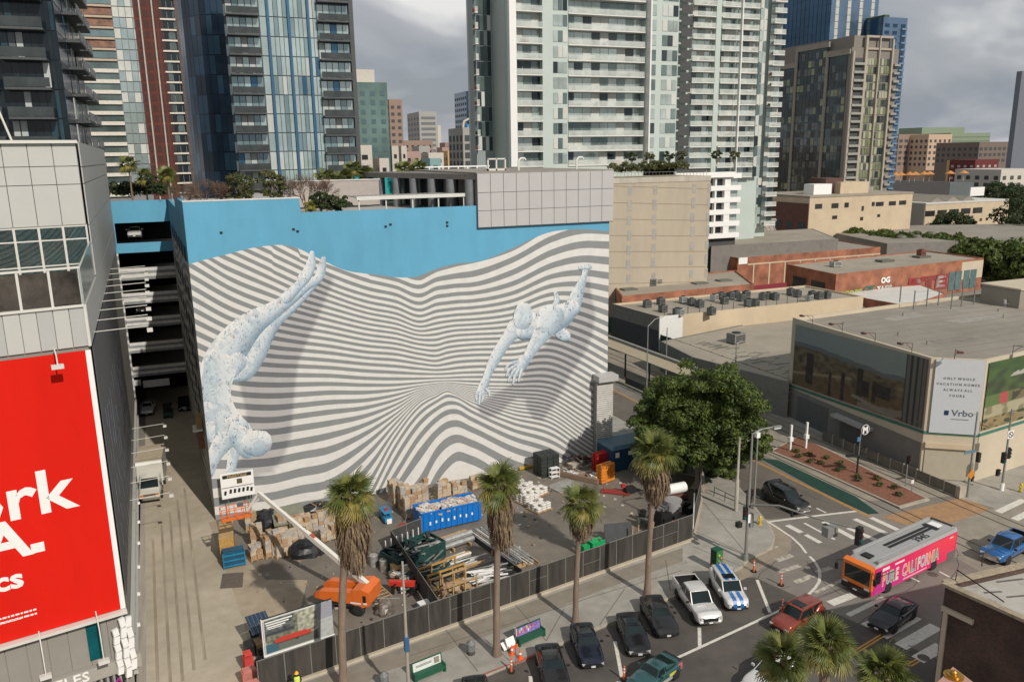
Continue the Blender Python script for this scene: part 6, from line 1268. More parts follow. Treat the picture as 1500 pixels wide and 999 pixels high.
rowtrees([(1340, 262, 8), (1365, 262, 8), (1395, 262, 9)], 14, M_leafG, ['%s tree from the left behind the orange parasols' % o_ for o_ in ORD], 'trees behind the orange parasols')
# planter shrubs on the median
for k, (px, py) in enumerate(sorted(((1165, 662), (1184, 668), (1187, 678), (1203, 680), (1211, 672), (1230, 680), (1228, 690), (1255, 700), (1258, 705), (1286, 703), (1288, 712), (1310, 716), (1316, 726), (1232, 687), (1168, 670)), key=lambda q: q[1])):
    c = P(px, py, .18); t = thing('shrub', '%s small shrub from the far end of the red mulch tram median' % ORD[k], 'shrub', (c[0], c[1], .18), 0, 'shrubs in the median'); leaves('foliage', [(random.gauss(0, .12), random.gauss(0, .12), .22, .3) for _ in range(5)], 55, .09, M_leafO if k % 3 else M_leafD, t)
# ---------------------------------------------------------------- vehicles
M_tyre = mat('tyre', (.018, .018, .018), .8, var=.1); M_rim = mat('rim', (.35, .35, .35), .3, .8, var=.05); M_rimd = mat('rim_dark', (.05, .05, .05), .35, .6)
M_cg = mat('car_glass', (.012, .02, .02), .05, .0, var=.3, scale=.6, spec=.45); M_hl = mat('headlamp', (.62, .62, .58), .1, .3, var=0, coat=1); M_tl = mat('tail_lamp', (.25, .01, .01), .2, coat=1)
M_trim = mat('black_trim', (.015, .015, .015), .5); M_chrome = mat('chrome', (.6, .6, .6), .15, 1.0, var=0); M_plate = mat('number_plate', (.6, .6, .58), .5)
def paint(name, c, metal=.2, rough=.25): return mat('paint_' + name, c, rough, metal, var=.04, scale=.8, coat=.55 if max(c) < .06 else 1.0, dirt=((c[0]*.8+.012, c[1]*.8+.011, c[2]*.8+.009), 2.5, .6, .4))
WH = {}
def wheel(t, x, y, r, w=.22, rim=None):
    key = (r, w, rim.name if rim else '')
    if key not in WH:
        tm = MB(); tm.ring([[(0, yy, 0) if False else (rr*math.cos(a), yy, rr*math.sin(a)) for a in [k*math.pi/9 for k in range(18)]] for yy, rr in ((-w/2, r*.66), (-w/2, r*.93), (-w*.3, r), (w*.3, r), (w/2, r*.93), (w/2, r*.66))])
        rm_ = MB(); n = 5
        rm_.ring([[(rr*math.cos(a), yy, rr*math.sin(a)) for a in [k*math.pi/9 for k in range(18)]] for yy, rr in ((-w*.28, r*.64), (w*.28, r*.64))], 1)
        for k in range(n*2):
            a = k*math.pi/n; c, s = math.cos(a), math.sin(a)
            for sg in (-1, 1): y_ = sg*w*.42; q = .07 if k % 2 == 0 else .03; rm_.add([(c*r*.08 - s*q*r, y_, s*r*.08 + c*q*r), (c*r*.66 - s*q*1.3*r, y_, s*r*.66 + c*q*1.3*r), (c*r*.66 + s*q*1.3*r, y_, s*r*.66 - c*q*1.3*r), (c*r*.08 + s*q*r, y_, s*r*.08 - c*q*r)], [(0, 1, 2, 3)])
        rm_.ring([[(rr*math.cos(a), yy, rr*math.sin(a)) for a in [k*math.pi/9 for k in range(18)]] for yy, rr in ((w*.45, r*.7), (w*.46, r*.6))], 0, caps=False); rm_.ring([[(rr*math.cos(a), yy, rr*math.sin(a)) for a in [k*math.pi/9 for k in range(18)]] for yy, rr in ((-w*.45, r*.7), (-w*.46, r*.6))], 0, caps=False)
        WH[key] = (tm.mesh('tyre', M_tyre), rm_.mesh('rim', [rim or M_rim, M_trim]))
    wo = inst('wheel', WH[key][0], (x, y, r), parent=t); inst('rim', WH[key][1], (0, 0, 0), parent=wo); return wo
def spl(xs, ys, q): return herm(np.array(xs, float), np.array(ys, float), np.array(q, float))
def car(name, label, cat, loc, hd, L, Wd, H_, P_, kind='sedan', rim=None, group=None, roofm=None, r=.34, stripe=None, spoiler=False, rails=False, grille=None, front='thin', sunroof=False, hl=None):
    t = thing(name, label, cat, loc, R(hd), group); h = L/2; w = Wd/2; zb = .24 if kind != 'pickup' else .42; wb = L*.295
    if kind == 'sedan': prof = [(-h, .72), (-h+.12, .93), (-h+.9, H_*.70), (-.6, H_*.68), (h*.38, H_*.675), (h-.9, H_*.60), (h-.25, H_*.50), (h, H_*.38)]; cab = (-h+.55, -h+1.55, .05*L, h-1.55)
    elif kind == 'suv': prof = [(-h, .8), (-h+.1, H_*.60), (-.6, H_*.615), (h*.4, H_*.61), (h-.7, H_*.575), (h-.18, H_*.52), (h, H_*.36)]; cab = (-h+.12, -h+.42, .10*L, h-1.35)
    elif kind == 'hatch': prof = [(-h, .7), (-h+.1, H_*.62), (-.6, H_*.66), (h*.4, H_*.655), (h-.7, H_*.60), (h-.2, H_*.48), (h, H_*.36)]; cab = (-h+.2, -h+.95, .03*L, h-1.35)
    else: prof = [(-h, H_*.55), (-h+.05, H_*.575), (-.6, H_*.58), (h*.4, H_*.60), (h-.8, H_*.60), (h-.15, H_*.57), (h, H_*.42)]; cab = (-.32*L/2-.3, -.3*L/2-.1, .08*L, h-1.75)
    q = np.linspace(-h, h, 27); zt = spl(*zip(*prof), q); rings = []
    for x, z in zip(q, zt):
        e = abs(x)/h; ww = w*(1 - (.10*max(0, (e-.80)/.2)**2 if kind == 'pickup' else .20*max(0, (e-.72)/.28)**2)); z0 = zb + .10*max(0, (e-.85)/.15)
        rings.append([(x, -ww*.88, z0), (x, -ww, z0+.14), (x, -ww*1.0, z-.30 if z-.3 > z0+.15 else z0+.15), (x, -ww*.975, z-.12), (x, -ww*.90, z-.03), (x, -ww*.72, z+.005), (x, -ww*.4, z+.03), (x, 0, z+.042), (x, ww*.4, z+.03), (x, ww*.72, z+.005), (x, ww*.90, z-.03), (x, ww*.975, z-.12), (x, ww*1.0, z-.30 if z-.3 > z0+.15 else z0+.15), (x, ww, z0+.14), (x, ww*.88, z0)])
    if kind == 'pickup':
        i0 = int(np.searchsorted(q, cab[0]+.05)); bz = zb+.38
        rr2 = [[(x, y, min(z, bz)) for x, y, z in ring] for ring in rings[:i0]]
        MB().ring(rr2).build('chassis', P_, t); MB().ring(rings[i0-1:]).build('body', P_, t)
        zc = float(zt[3]); bl = cab[0]+.05+h
        for s in (-1, 1): MB().ring([[(x, s*(w-.0), bz-.1), (x, s*(w), zc-.14), (x, s*(w*.96), zc), (x, s*(w*.96-.09), zc), (x, s*(w*.96-.1), bz-.1)][::s] for x in (-h+.03, cab[0]+.1)], smooth=False).build('bed_side', P_, t)
        bx('tailgate', P_, (-h+.06, 0, (bz+zc)/2-.03), (.1, Wd*.93, zc-bz+.08), t); bx('bed_liner', M_trim, (-h+bl/2, 0, bz+.04), (bl-.2, Wd*.85, .06), t)
        for s in (-1, 1): bx('bed_liner', M_trim, (-h+bl/2, s*(w*.96-.12), (bz+zc)/2), (bl-.2, .02, zc-bz-.04), t)
        bx('bed_liner', M_trim, (-h+.13, 0, (bz+zc)/2), (.02, Wd*.85, zc-bz-.04), t)
    else: MB().ring(rings).build('body', P_, t)
    cbl = spl(*zip(*prof), [cab[0], cab[3]]); zc0, zc1 = float(cbl[0])-.03, float(cbl[1])-.03; wl, wr_ = w*.90, w*{'pickup': .75, 'suv': .77}.get(kind, .70)
    if kind == 'pickup': cab = (cab[0]+.0, cab[1], cab[2], cab[3])
    A = [(cab[0], wl*.93, zc0), (cab[1], wr_*.95, H_-.06), (cab[2], wr_, H_-.05), (cab[3], wl*.93, zc1)]      # rear base, rear top, front top, front base
    xm = (cab[1]+cab[2])/2; Rm = (xm, wr_*1.02, H_)
    bl, rtp, ftp, fb_ = A; zm = max(zc0, zc1)
    vs = []; 
    for s in (-1, 1): vs += [(bl[0], s*bl[1], bl[2]), (rtp[0], s*rtp[1], rtp[2]), (xm, s*wr_*1.02, H_-.01), (ftp[0], s*ftp[1], ftp[2]), (fb_[0], s*fb_[1], fb_[2]), (xm, s*wl, (zc0+zc1)/2)]
    MB().add(vs, [(0, 1, 2, 5), (5, 2, 3, 4), (6, 11, 8, 7), (11, 10, 9, 8), (0, 6, 7, 1), (4, 3, 9, 10)], 0).build('cabin', P_, t)
    rp = MB(); xs_ = np.linspace(rtp[0]-.03, ftp[0]+.03, 6); rg = []
    for x in xs_:
        u = (x-xm)/((ftp[0]-rtp[0])/2+.03); z = H_ - .05*u*u; rg.append([(x, -wr_*1.03, z-.06), (x, -wr_*.9, z), (x, -wr_*.4, z+.035), (x, wr_*.4, z+.035), (x, wr_*.9, z), (x, wr_*1.03, z-.06)])
    rp.ring(rg, smooth=True, close=True).build('roof', roofm or P_, t)
    def lerp(a, b, f): return Vector(a)*(1-f) + Vector(b)*f
    def glassq(nm, a, b, c, d, mx=.05, mt=.08, off=.014, m=M_cg):
        a, b, c, d = map(Vector, (a, b, c, d)); n = (b-a).cross(d-a).normalized()
        g = lambda u, v: lerp(lerp(a, b, u), lerp(d, c, u), v) + n*off
        MB().quad(g(mx, mt), g(1-mx, mt), g(1-mx, 1-mt), g(mx, 1-mt)).build(nm, m, t)
    glassq('windscreen', (fb_[0], fb_[1]*-1, fb_[2]), (fb_[0], fb_[1], fb_[2]), (ftp[0], ftp[1], ftp[2]), (ftp[0], -ftp[1], ftp[2]), .05, .05)
    glassq('rear_window', (bl[0], bl[1], bl[2]), (bl[0], -bl[1], bl[2]), (rtp[0], -rtp[1], rtp[2]), (rtp[0], rtp[1], rtp[2]), .07, .1)
    for s in (1, -1):
        pb0, pb1, pt0, pt1 = Vector((bl[0], s*bl[1], bl[2])), Vector((fb_[0], s*fb_[1], fb_[2])), Vector((rtp[0], s*rtp[1], rtp[2])), Vector((ftp[0], s*ftp[1], ftp[2]))
        mb0 = Vector((xm, s*wl, (zc0+zc1)/2)); mt0 = Vector((xm, s*wr_*1.02, H_-.01))
        for a, b, c, d in ((pb0, mb0, mt0, pt0), (mb0, pb1, pt1, mt0)):
            if s < 0: glassq('side_window', a, b, c, d, .055, .1)
            else: glassq('side_window', b, a, d, c, .055, .1)
        bx('wing_mirror', P_ if kind != 'pickup' else M_trim, (fb_[0]-.25, s*(w+.09), (zc0+zc1)/2+.10), (.12, .22, .15), t)
        for xx in (xm, cab[3]-.15): bx('door_seam', M_trim, (xx, s*(w-.0), zb+.42), (.015, .012, .40), t)
        for xx in (xm+.25, cab[0]+.6): bx('door_handle', M_chrome if kind != 'sedan' else P_, (xx, s*(w*.985), zt[13]-.2), (.16, .035, .03), t)
        bx('sill', M_trim, (0, s*(w*.94), zb+.03), (L*.5, .06, .1), t)
    for sx_2 in (-1, 1):
        for s in (-1, 1):
            MB().ring([[(sx_2*wb + rr*math.cos(a), s*(w*1.003)*1.0 + yy, r + rr*math.sin(a)) for a in [k*math.pi/9 for k in range(18)]] for rr, yy in ((r*1.17, 0), (r*1.17, -s*.12))][::s]).build('wheel_arch', M_trim, t)
            wheel(t, sx_2*wb, s*(w-.095), r, .22, rim)
    zf = float(spl(*zip(*prof), [h-.1])[0]); hwf = w*.82
    for s in (-1, 1):
        bx('headlamp', hl or M_hl, (h-.10, s*hwf*.80, zf-.10), (.16, .36, .11 if front != 'big' else .17), t, rz=-s*.30); bx('tail_lamp', M_tl, (-h+.06, s*hwf*.86, .78 if kind == 'sedan' else .95), (.1, .28, .14), t, rz=s*.2)
    gz = zf-.22 if front != 'big' else zf-.20
    bx('grille', grille or M_trim, (h+.005, 0, gz), (.06, w*1.15, .15 if front != 'big' else .30), t); bx('bumper', M_trim if front != 'big' else M_chrome, (h-.01, 0, zb+.16), (.12, w*1.5, .15), t)
    bx('number_plate', M_plate, (h+.06, 0, zb+.17), (.02, .3, .14), t); bx('number_plate', M_plate, (-h-.02, 0, .6), (.02, .3, .14), t)
    if sunroof: bx('sunroof', M_cg, (ftp[0]-.55, 0, H_+.036), (.7, wr_*1.3, .012), t)
    if rails:
        for s in (-1, 1): MB().tube([(rtp[0]+.1, s*wr_*.92, H_-.02), (rtp[0]+.3, s*wr_*.92, H_+.07), (ftp[0]-.3, s*wr_*.92, H_+.07), (ftp[0]-.1, s*wr_*.92, H_-.01)], .022, 5).build('roof_rail', M_trim if rails == 1 else M_chrome, t)
    if spoiler: bx('spoiler', M_trim, (-h+.25, 0, H_*.80), (.32, Wd*.8, .04), t); [bx('spoiler_strut', M_trim, (-h+.27, s*.5, H_*.74), (.1, .04, .2), t) for s in (-1, 1)]
    if stripe:
        for y in (-.27, .27):
            pts = [(x, float(z)) for x, z in zip(q, zt) if x > cab[3]-.02]; o = MB()
            for (x0, z0), (x1, z1) in zip(pts[:-1], pts[1:]): o.add([(x0, y-.15, z0+.048), (x1, y-.15, z1+.048), (x1, y+.15, z1+.048), (x0, y+.15, z0+.048)], [(0, 1, 2, 3)])
            o.box(h+.0, h+.05, y-.15, y+.15, zb+.1, zf-.02); o.build('racing_stripe', stripe, t)
            o = MB()
            for x0, x1 in zip(xs_[:-1], xs_[1:]):
                f = lambda x: H_ - .05*((x-xm)/((ftp[0]-rtp[0])/2+.03))**2 + .045
                o.add([(x0, y-.15, f(x0)), (x1, y-.15, f(x1)), (x1, y+.15, f(x1)), (x0, y+.15, f(x0))], [(0, 1, 2, 3)])
            o.build('racing_stripe', stripe, t)
    return t
def back(front, hd, L): return (front[0]-math.cos(R(hd))*L/2, front[1]-math.sin(R(hd))*L/2)
Pw, Pk, Pn, Pg = paint('white', (.66, .65, .62)), paint('black', (.010, .010, .011), .1), paint('navy', (.018, .022, .038), .5), paint('charcoal', (.030, .029, .029), .4)
GP = 'cars parked at an angle along the pavement'
car('pickup_truck', 'white crew-cab pickup with an open dark bed, parked beside the striped white car', 'pickup', back((33.55, 44.95), -103, 5.8), -103, 5.8, 2.03, 1.88, Pw, 'pickup', front='big', r=.40, group=GP)
car('parked_car', 'white SUV with twin blue racing stripes, parked nearest the corner', 'car', back((36.85, 45.95), -107, 5.0), -107, 5.0, 1.92, 1.74, Pw, 'suv', M_rimd, stripe=mat('stripe_blue', (.02, .14, .42), .35, coat=1), sunroof=True, group=GP, r=.38)
car('parked_car', 'matt black flat-nosed coupe parked left of the white pickup', 'car', back((29.9, 45.0), -104, 4.8), -104, 4.8, 1.92, 1.38, Pg, 'sedan', M_rimd, group=GP, hl=M_trim)
car('parked_car', 'glossy black saloon with bright round headlamps, beside the matt black coupe', 'car', back((26.8, 43.85), -107, 4.6), -107, 4.6, 1.8, 1.42, Pk, 'sedan', sunroof=True, group=GP, grille=M_chrome, front='big')
car('parked_car', 'dark blue saloon parked behind the shortest palm', 'car', back((23.1, 43.9), -105, 4.6), -105, 4.6, 1.8, 1.47, Pn, 'sedan', sunroof=True, group=GP, hl=M_hl)
car('parked_car', 'dark grey saloon parked just right of the traffic cones', 'car', (21.0-.7, 44.65), -104, 4.8, 1.84, 1.45, Pg, 'sedan', group=GP)
car('parked_car', 'black saloon cut by the bottom edge, only its roof in view', 'car', (14.4, 43.3), -102, 4.7, 1.8, 1.45, Pk, 'sedan', group=GP)
tc_ = car('coupe_car', 'teal coupe with pasted stickers and a black rear spoiler, at the bottom edge', 'car', (26.35, 41.3), -160, 4.4, 1.8, 1.36, paint('teal', (.03, .10, .10), .3), 'sedan', spoiler=True)
bx('sticker', mat('sticker_yellow', (.5, .5, .05), .5), (-.9, .89, .66), (.7, .03, .22), tc_); bx('sticker', mat('sticker_pink', (.4, .12, .14), .5), (-1.75, .86, .8), (.5, .03, .5), tc_); bx('sticker', mat('sticker_grey', (.3, .3, .28), .5), (-.3, .91, .45), (1.1, .03, .25), tc_)
car('suv_car', 'rust red SUV with silver roof rails driving away from the junction', 'car', (39.9, 42.9), -167, 4.6, 1.86, 1.72, paint('rust', (.28, .05, .025), .3), 'suv', rails=2, sunroof=True, r=.36)
car('saloon_car', 'glossy black saloon waiting on the crosswalk stripes', 'car', back((44.5, 39.75), -163, 4.9), -163, 4.9, 1.86, 1.45, Pk, 'sedan', roofm=paint('dark_red_roof', (.05, .012, .016), .1, .15))
car('suv_car', 'black SUV waiting at the stop line on the side street', 'car', (53.4, 60.3), -87, 5.2, 2.0, 1.9, Pk, 'suv', rails=2, front='big', grille=M_chrome, r=.4)
car('pickup_truck', 'bright blue pickup truck at the right edge', 'pickup', back((61.2, 43.7), -168, 5.9), -168, 5.9, 2.03, 1.92, paint('blue', (.012, .13, .38), .3), 'pickup', front='big', grille=M_chrome, r=.42)
car('suv_car', 'silver grey SUV half hidden under the big round tree', 'car', (52.2-.0, 73.5), -87, 4.9, 1.95, 1.85, paint('silver', (.35, .35, .34), .4), 'suv', front='big')
car('saloon_car', 'white car partly hidden by the foreground palms', 'car', (33.6, 38.2), -165, 4.6, 1.8, 1.5, Pw, 'hatch')
car('saloon_car', 'white car standing in the dark entrance of the lane garage', 'car', (-7.9, 121.5), -92, 4.5, 1.8, 1.5, Pw, 'sedan')
car('saloon_car', 'small dark car in the shadow of the lane garage entrance', 'car', (-3.0, 121.5), -90, 4.3, 1.75, 1.45, Pk, 'hatch')
p = PY(199, 356, 122); car('saloon_car', 'white car parked on the top open deck of the lane garage', 'car', (p[0], 122.6, 24.7), -90, 4.4, 1.8, 1.5, Pw, 'sedan')
p = PY(211, 466, 122); car('saloon_car', 'dark car behind the striped parapet of a middle garage deck', 'car', (p[0], 122.6, 14.45), -90, 4.4, 1.8, 1.5, Pg, 'sedan')
t = thing('utility_cart', 'small green utility cart in the shaded end of the lane', 'cart', (*P(247, 610), 0), R(-92)); bx('body', mat('cart_green', (.02, .07, .05), .6), (0, 0, .6), (2.2, 1.2, .5), t); bx('roof', M_trim, (0, 0, 1.75), (1.5, 1.2, .06), t); bx('windscreen', M_cg, (.7, 0, 1.3), (.04, 1.1, .8), t)
for a in (-.7, .7):
    for b in (-.5, .5): wheel(t, a, b, .25, .16)
# box truck
bt = thing('box_truck', 'white box truck parked in the lane beside the billboard building', 'truck', (-6.35, 90.9, 0), R(-92)); bt.scale = (1.08,)*3
MB().prism([(-3.6, -1.2), (1.2, -1.2), (1.2, 1.2), (-3.6, 1.2)], .85, 3.5).build('cargo_box', mat('truck_white', (.50, .485, .43), .5, var=.05), bt); bx('roof', mat('truck_roof', (.42, .36, .26), .7, var=.1), (-1.2, 0, 3.53), (4.8, 2.4, .06), bt); bx('front_trim', M_white, (1.22, 0, 3.3), (.08, 2.42, .25), bt)
MB().ring([[(1.25, s*w_, z) for s, w_, z in ((-1, 1.0, .6), (-1, 1.03, 1.3), (-1, .95, 2.1), (-1, .85, 2.3), (1, .85, 2.3), (1, .95, 2.1), (1, 1.03, 1.3), (1, 1.0, .6))], [(2.2, s*w_, z) for s, w_, z in ((-1, 1.0, .6), (-1, 1.03, 1.25), (-1, .93, 1.9), (-1, .8, 2.15), (1, .8, 2.15), (1, .93, 1.9), (1, 1.03, 1.25), (1, 1.0, .6))], [(2.9, s*w_, z) for s, w_, z in ((-1, .98, .6), (-1, 1.0, 1.1), (-1, .92, 1.3), (-1, .8, 1.36), (1, .8, 1.36), (1, .92, 1.3), (1, 1.0, 1.1), (1, .98, .6))], [(3.6, s*w_, z) for s, w_, z in ((-1, .9, .6), (-1, .92, .95), (-1, .85, 1.12), (-1, .7, 1.18), (1, .7, 1.18), (1, .85, 1.12), (1, .92, .95), (1, .9, .6))]]).build('cab', MATS['truck_white'], bt)
MB().quad((2.92, -.82, 1.40), (2.92, .82, 1.40), (2.24, .75, 2.14), (2.24, -.75, 2.14)).build('windscreen', M_cg, bt)
for s in (-1, 1): MB().quad((1.4, s*1.02, 1.42), (2.7, s*1.0, 1.35), (2.15, s*.93, 1.98), (1.4, s*.93, 2.08)).build('side_window', M_cg, bt); bx('headlamp', mat('amber_lamp', (.5, .15, .03), .3), (3.6, s*.72, .9), (.1, .3, .2), bt); bx('wing_mirror', M_trim, (2.5, s*1.35, 1.6), (.12, .25, .4), bt)
bx('grille', mat('rust_grille', (.12, .07, .05), .5), (3.62, 0, .88), (.06, 1.1, .26), bt); bx('bumper', M_chrome, (3.66, 0, .55), (.14, 1.95, .24), bt); bx('under_frame', M_trim, (-.5, 0, .7), (7, 1.2, .3), bt)
for x in (-2.2, 2.4):
    for s in (-1, 1): wheel(bt, x, s*.92, .42, .28)
# city bus
hb = 191.0 - 360; bc = (47.3+6.05*math.cos(R(11)), 44.55+6.05*math.sin(R(11)))
bs = thing('city_bus', 'city bus with a pink side, orange front and silver roof at the junction', 'bus', bc, R(hb)); hl_ = 6.1; wb_ = 1.3
M_bor = mat('bus_orange', (.75, .17, .01), .35, coat=.6, var=.03); M_bsl = mat('bus_silver', (.42, .42, .41), .4, .3, var=.05, dirt=((.3, .29, .27), .8, .55, .5))
def bring(x, f=1.0, top=2.95): return [(x, -wb_*f, .32), (x, -wb_*f, 2.35), (x, -wb_*f*.985, 2.62), (x, wb_*f*.985, 2.62), (x, wb_*f, 2.35), (x, wb_*f, .32)]
MB().ring([bring(-hl_, .97), bring(-hl_+.3), bring(hl_-.6), bring(hl_-.15, .98), bring(hl_, .92)], smooth=False).build('body', mat('bus_pink', (.72, .03, .13), .4, coat=.5, var=.03), bs)
v, f, c = [], [], []
for i in range(31):
    for j in range(9):
        u, w_ = i/30, j/8; x = hl_-.35 - u*(2*hl_-.6); z = .36 + w_*2.15; v.append((x, wb_+.006, z)); a = np.array((.50, .045, .30)); b = np.array((.74, .02, .13)); d = np.array((.85, .07, .08)); cc = a+(b-a)*min(1, (u*.9+w_*.5)*1.4) if (u*.9+w_*.5) < .71 else b+(d-b)*min(1, (u*.9+w_*.5-.71)*1.6); c.append(cc)
for i in range(30):
    for j in range(8): k = i*9+j; f.append((k, k+1, k+10, k+9))
o = colmesh('side_wrap', v, f, c, attr_mat('bus_wrap', 'col', .35, .02), bs, world=False)
MB().ring([[(x, -wb_*.985, 2.62), (x, -wb_*.9, 2.9), (x, -wb_*.6, 3.02), (x, wb_*.6, 3.02), (x, wb_*.9, 2.9), (x, wb_*.985, 2.62)] for x in (-hl_+.05, hl_-2.0)] + [[(hl_-1.0, -wb_*.985, 2.62), (hl_-1.0, -wb_*.85, 2.84), (hl_-1.0, -wb_*.5, 2.9), (hl_-1.0, wb_*.5, 2.9), (hl_-1.0, wb_*.85, 2.84), (hl_-1.0, wb_*.985, 2.62)], [(hl_-.25, -wb_*.95, 2.6), (hl_-.25, -wb_*.8, 2.68), (hl_-.25, -wb_*.5, 2.7), (hl_-.25, wb_*.5, 2.7), (hl_-.25, wb_*.8, 2.68), (hl_-.25, wb_*.95, 2.6)]], smooth=False).build('roof', M_bsl, bs)
for y in (-.28, .12): bx('roof_grille', M_trim, (-.9, y, 3.04), (6.4, .26, .05), bs)
bx('roof_grille', M_trim, (-4.1, -.05, 3.05), (.5, 1.3, .06), bs); bx('roof_hatch', M_white, (-4.8, -.1, 3.05), (.8, .9, .06), bs); bx('roof_hatch', M_trim, (-5.8, 0, 3.04), (.3, 2.1, .05), bs); bx('roof_hatch', M_trim, (hl_-1.3, -.1, 2.97), (.7, .8, .12), bs)
for s in (-1, 1): bx('roof_cowl', M_bsl, (-.2, s*1.1, 2.99), (11.0, .18, .22), bs)
text('fleet_number', '3945', M_trim, (-1.5, .98, 3.055), .95, (0, 0, math.pi), bs, .004, 'CENTER', 1.0, bold=.012) 
bx('front_mask', M_bor, (hl_-.06, 0, 2.62), (.5, 2.5, .34), bs, ry=.3); bx('front_mask', M_bor, (hl_+.0, 0, .98), (.14, 2.42, .34), bs)
for s in (-1, 1): bx('front_mask', M_bor, (hl_-.06, s*1.22, 1.7), (.28, .18, 1.8), bs)
bx('windscreen', M_cg, (hl_-.01, 0, 1.82), (.12, 2.28, 1.5), bs); bx('bumper', M_trim, (hl_+.08, 0, .55), (.28, 2.5, .42), bs)
for s in (-1, 1): bx('headlamp', M_hl, (hl_+.1, s*.95, .83), (.1, .42, .14), bs); MB().tube([(hl_-.1, s*1.2, 2.4), (hl_+.35, s*1.65, 2.45), (hl_+.35, s*1.72, 2.0)], .03, 5).box(hl_+.27, hl_+.40, s*1.72-.12, s*1.72+.12, 1.6, 2.1).build('wing_mirror', M_trim, bs)
bx('number_plate', M_plate, (hl_+.24, 0, .5), (.02, .35, .12), bs); bx('driver_window', M_cg, (hl_-.75, wb_+.01, 1.75), (.75, .03, 1.1), bs)
M_let = [mat('letter_teal', (.12, .42, .38), .5), mat('letter_orange', (.75, .30, .10), .5), mat('letter_pink', (.70, .30, .34), .5), mat('letter_grey', (.36, .40, .50), .5), mat('letter_cream', (.62, .55, .42), .5), mat('letter_green', (.12, .40, .22), .5)]
xx = hl_-1.3
for k, ch in enumerate('PURE CALIFORNIA'):
    if ch == ' ': xx -= .42; continue
    wl_ = .56 if ch != 'I' else .28
    text('wrap_letter', ch, M_white, (xx-wl_/2, wb_+.018, .88), 1.45, (math.pi/2, 0, math.pi), bs, .003, 'CENTER', .58, bold=.07)
    text('wrap_letter', ch, M_let[(k*5+1) % 6], (xx-wl_/2, wb_+.025, .90), 1.42, (math.pi/2, 0, math.pi), bs, .003, 'CENTER', .58, bold=.03); xx -= wl_+.03
bx('wrap_tagline', mat('tagline_pale', (.7, .45, .5), .5), (hl_-6.0, wb_+.012, .55), (3.4, .02, .10), bs)
bx('wrap_logo', M_white, (hl_-1.75, wb_+.012, 2.28), (.95, .02, .24), bs); bx('wrap_logo', M_white, (hl_-3.6, wb_+.012, 2.3), (1.3, .02, .14), bs); bx('wrap_logo', M_white, (-hl_+1.0, wb_+.012, 2.3), (.5, .02, .08), bs)
for x in (hl_-2.3, -hl_+3.4):
    for s in (-1, 1): MB().ring([[(x + .56*math.cos(a), s*(wb_+.004), .5 + .56*math.sin(a)) for a in [k*math.pi/9 for k in range(18)]], [(x + .56*math.cos(a), s*(wb_-.2), .5 + .56*math.sin(a)) for a in [k*math.pi/9 for k in range(18)]]][::s]).build('wheel_arch', M_trim, bs); wheel(bs, x, s*(wb_-.13), .49, .3)
bx('rear_orange', M_bor, (-hl_-.02, 0, 1.6), (.08, 2.45, 1.9), bs); bx('rear_skirt', mat('skirt_grey', (.14, .12, .12), .6), (-hl_+.75, wb_+.012, .65), (1.3, .02, .62), bs)
# ---------------------------------------------------------------- street furniture, people, yard
M_pole = mat('pole_grey', (.30, .30, .28), .5, .4, var=.08); M_polec = mat('pole_concrete', (.33, .30, .25), .8); M_sig = mat('signal_black', (.02, .022, .02), .5); M_dgreen = mat('dark_green', (.012, .085, .045), .6, var=.1)
M_or = mat('cone_orange', (.75, .12, .03), .6, var=.05); M_galv = MATS['galvanised']
def lampred(): return mat('lens', (.04, .04, .04), .3)
def signal(t, x, y, z, rz=0, n=3, s=1.0):
    bx('signal_head', M_sig, (x, y, z), (.42*s, .3*s, 1.15*s*n/3), t, rz=rz)
    for k in range(n):
        a = rz; o = MB().cyl(0, 0, -.09, .09, .13*s, 10).build('lens', [mat('lens_dark', (.05, .02, .02), .3), MATS.get('lens_dark') or lampred(), mat('lens_green', (.01, .10, .08), .3)][k % 3], t)
        o.location = (x + math.sin(a)*.17*s, y - math.cos(a)*.17*s, z + (1-k)*.35*s); o.rotation_euler = (math.pi/2, 0, rz)
# big signal mast at the near corner
g = P(1092, 820, .14); hM = PH(1107, 632, g)
t = thing('traffic_signal', 'tall grey traffic signal mast with a long curved arm, at the near corner', 'traffic light', (*g, .14))
hA = PH(1100, 742, g)
MB().tube([(0, 0, 0), (0, 0, hA+1), (0, 0, hM-.3)], [.16, .13, .08], 10).build('pole', M_pole, t); MB().cyl(0, 0, 0, .5, .24, 10).build('base', M_pole, t)
e = P(1258, 785, 6.0); ax, ay = e[0]-g[0], e[1]-g[1]
MB().tube([(0, 0, hA), (ax*.3, ay*.3, hA+.9), (ax*.6, ay*.6, hA+.9), (ax, ay, 6.4)], [.11, .09, .08, .06], 8).build('mast_arm', M_pole, t)
signal(t, ax, ay, 5.9, 0.3, s=1.25)
bx('camera_box', M_pole, (ax*.76, ay*.76, hA+.25), (1.0, .7, .8), t); bx('camera_box', M_sig, (ax*.72, ay*.72, hA+.25), (.3, .3, .9), t); bx('camera_box', M_sig, (ax*.42, ay*.42, hA+.6), (.2, .2, .5), t)
MB().tube([(0, 0, hM-.4), (.6, -.2, hM), (2.0, -.5, hM+.15)], .05, 6).box(1.7, 2.5, -.66, -.4, hM+.05, hM+.2).build('lamp_arm', M_pole, t)
signal(t, -.45, -.2, 4.6, -.6, 3); signal(t, .3, .35, 5.4, 2.2, 3); signal(t, .35, .2, hA+.9, .8, 2); bx('cabinet', M_pole, (.28, -.1, hA-1.4), (.3, .3, 1.3), t); bx('sign_plate', M_white, (.0, -.2, 4.0), (.25, .04, .8), t); bx('crossing_signal', M_sig, (-1.0, -.1, 3.6), (.45, .4, .45), t)
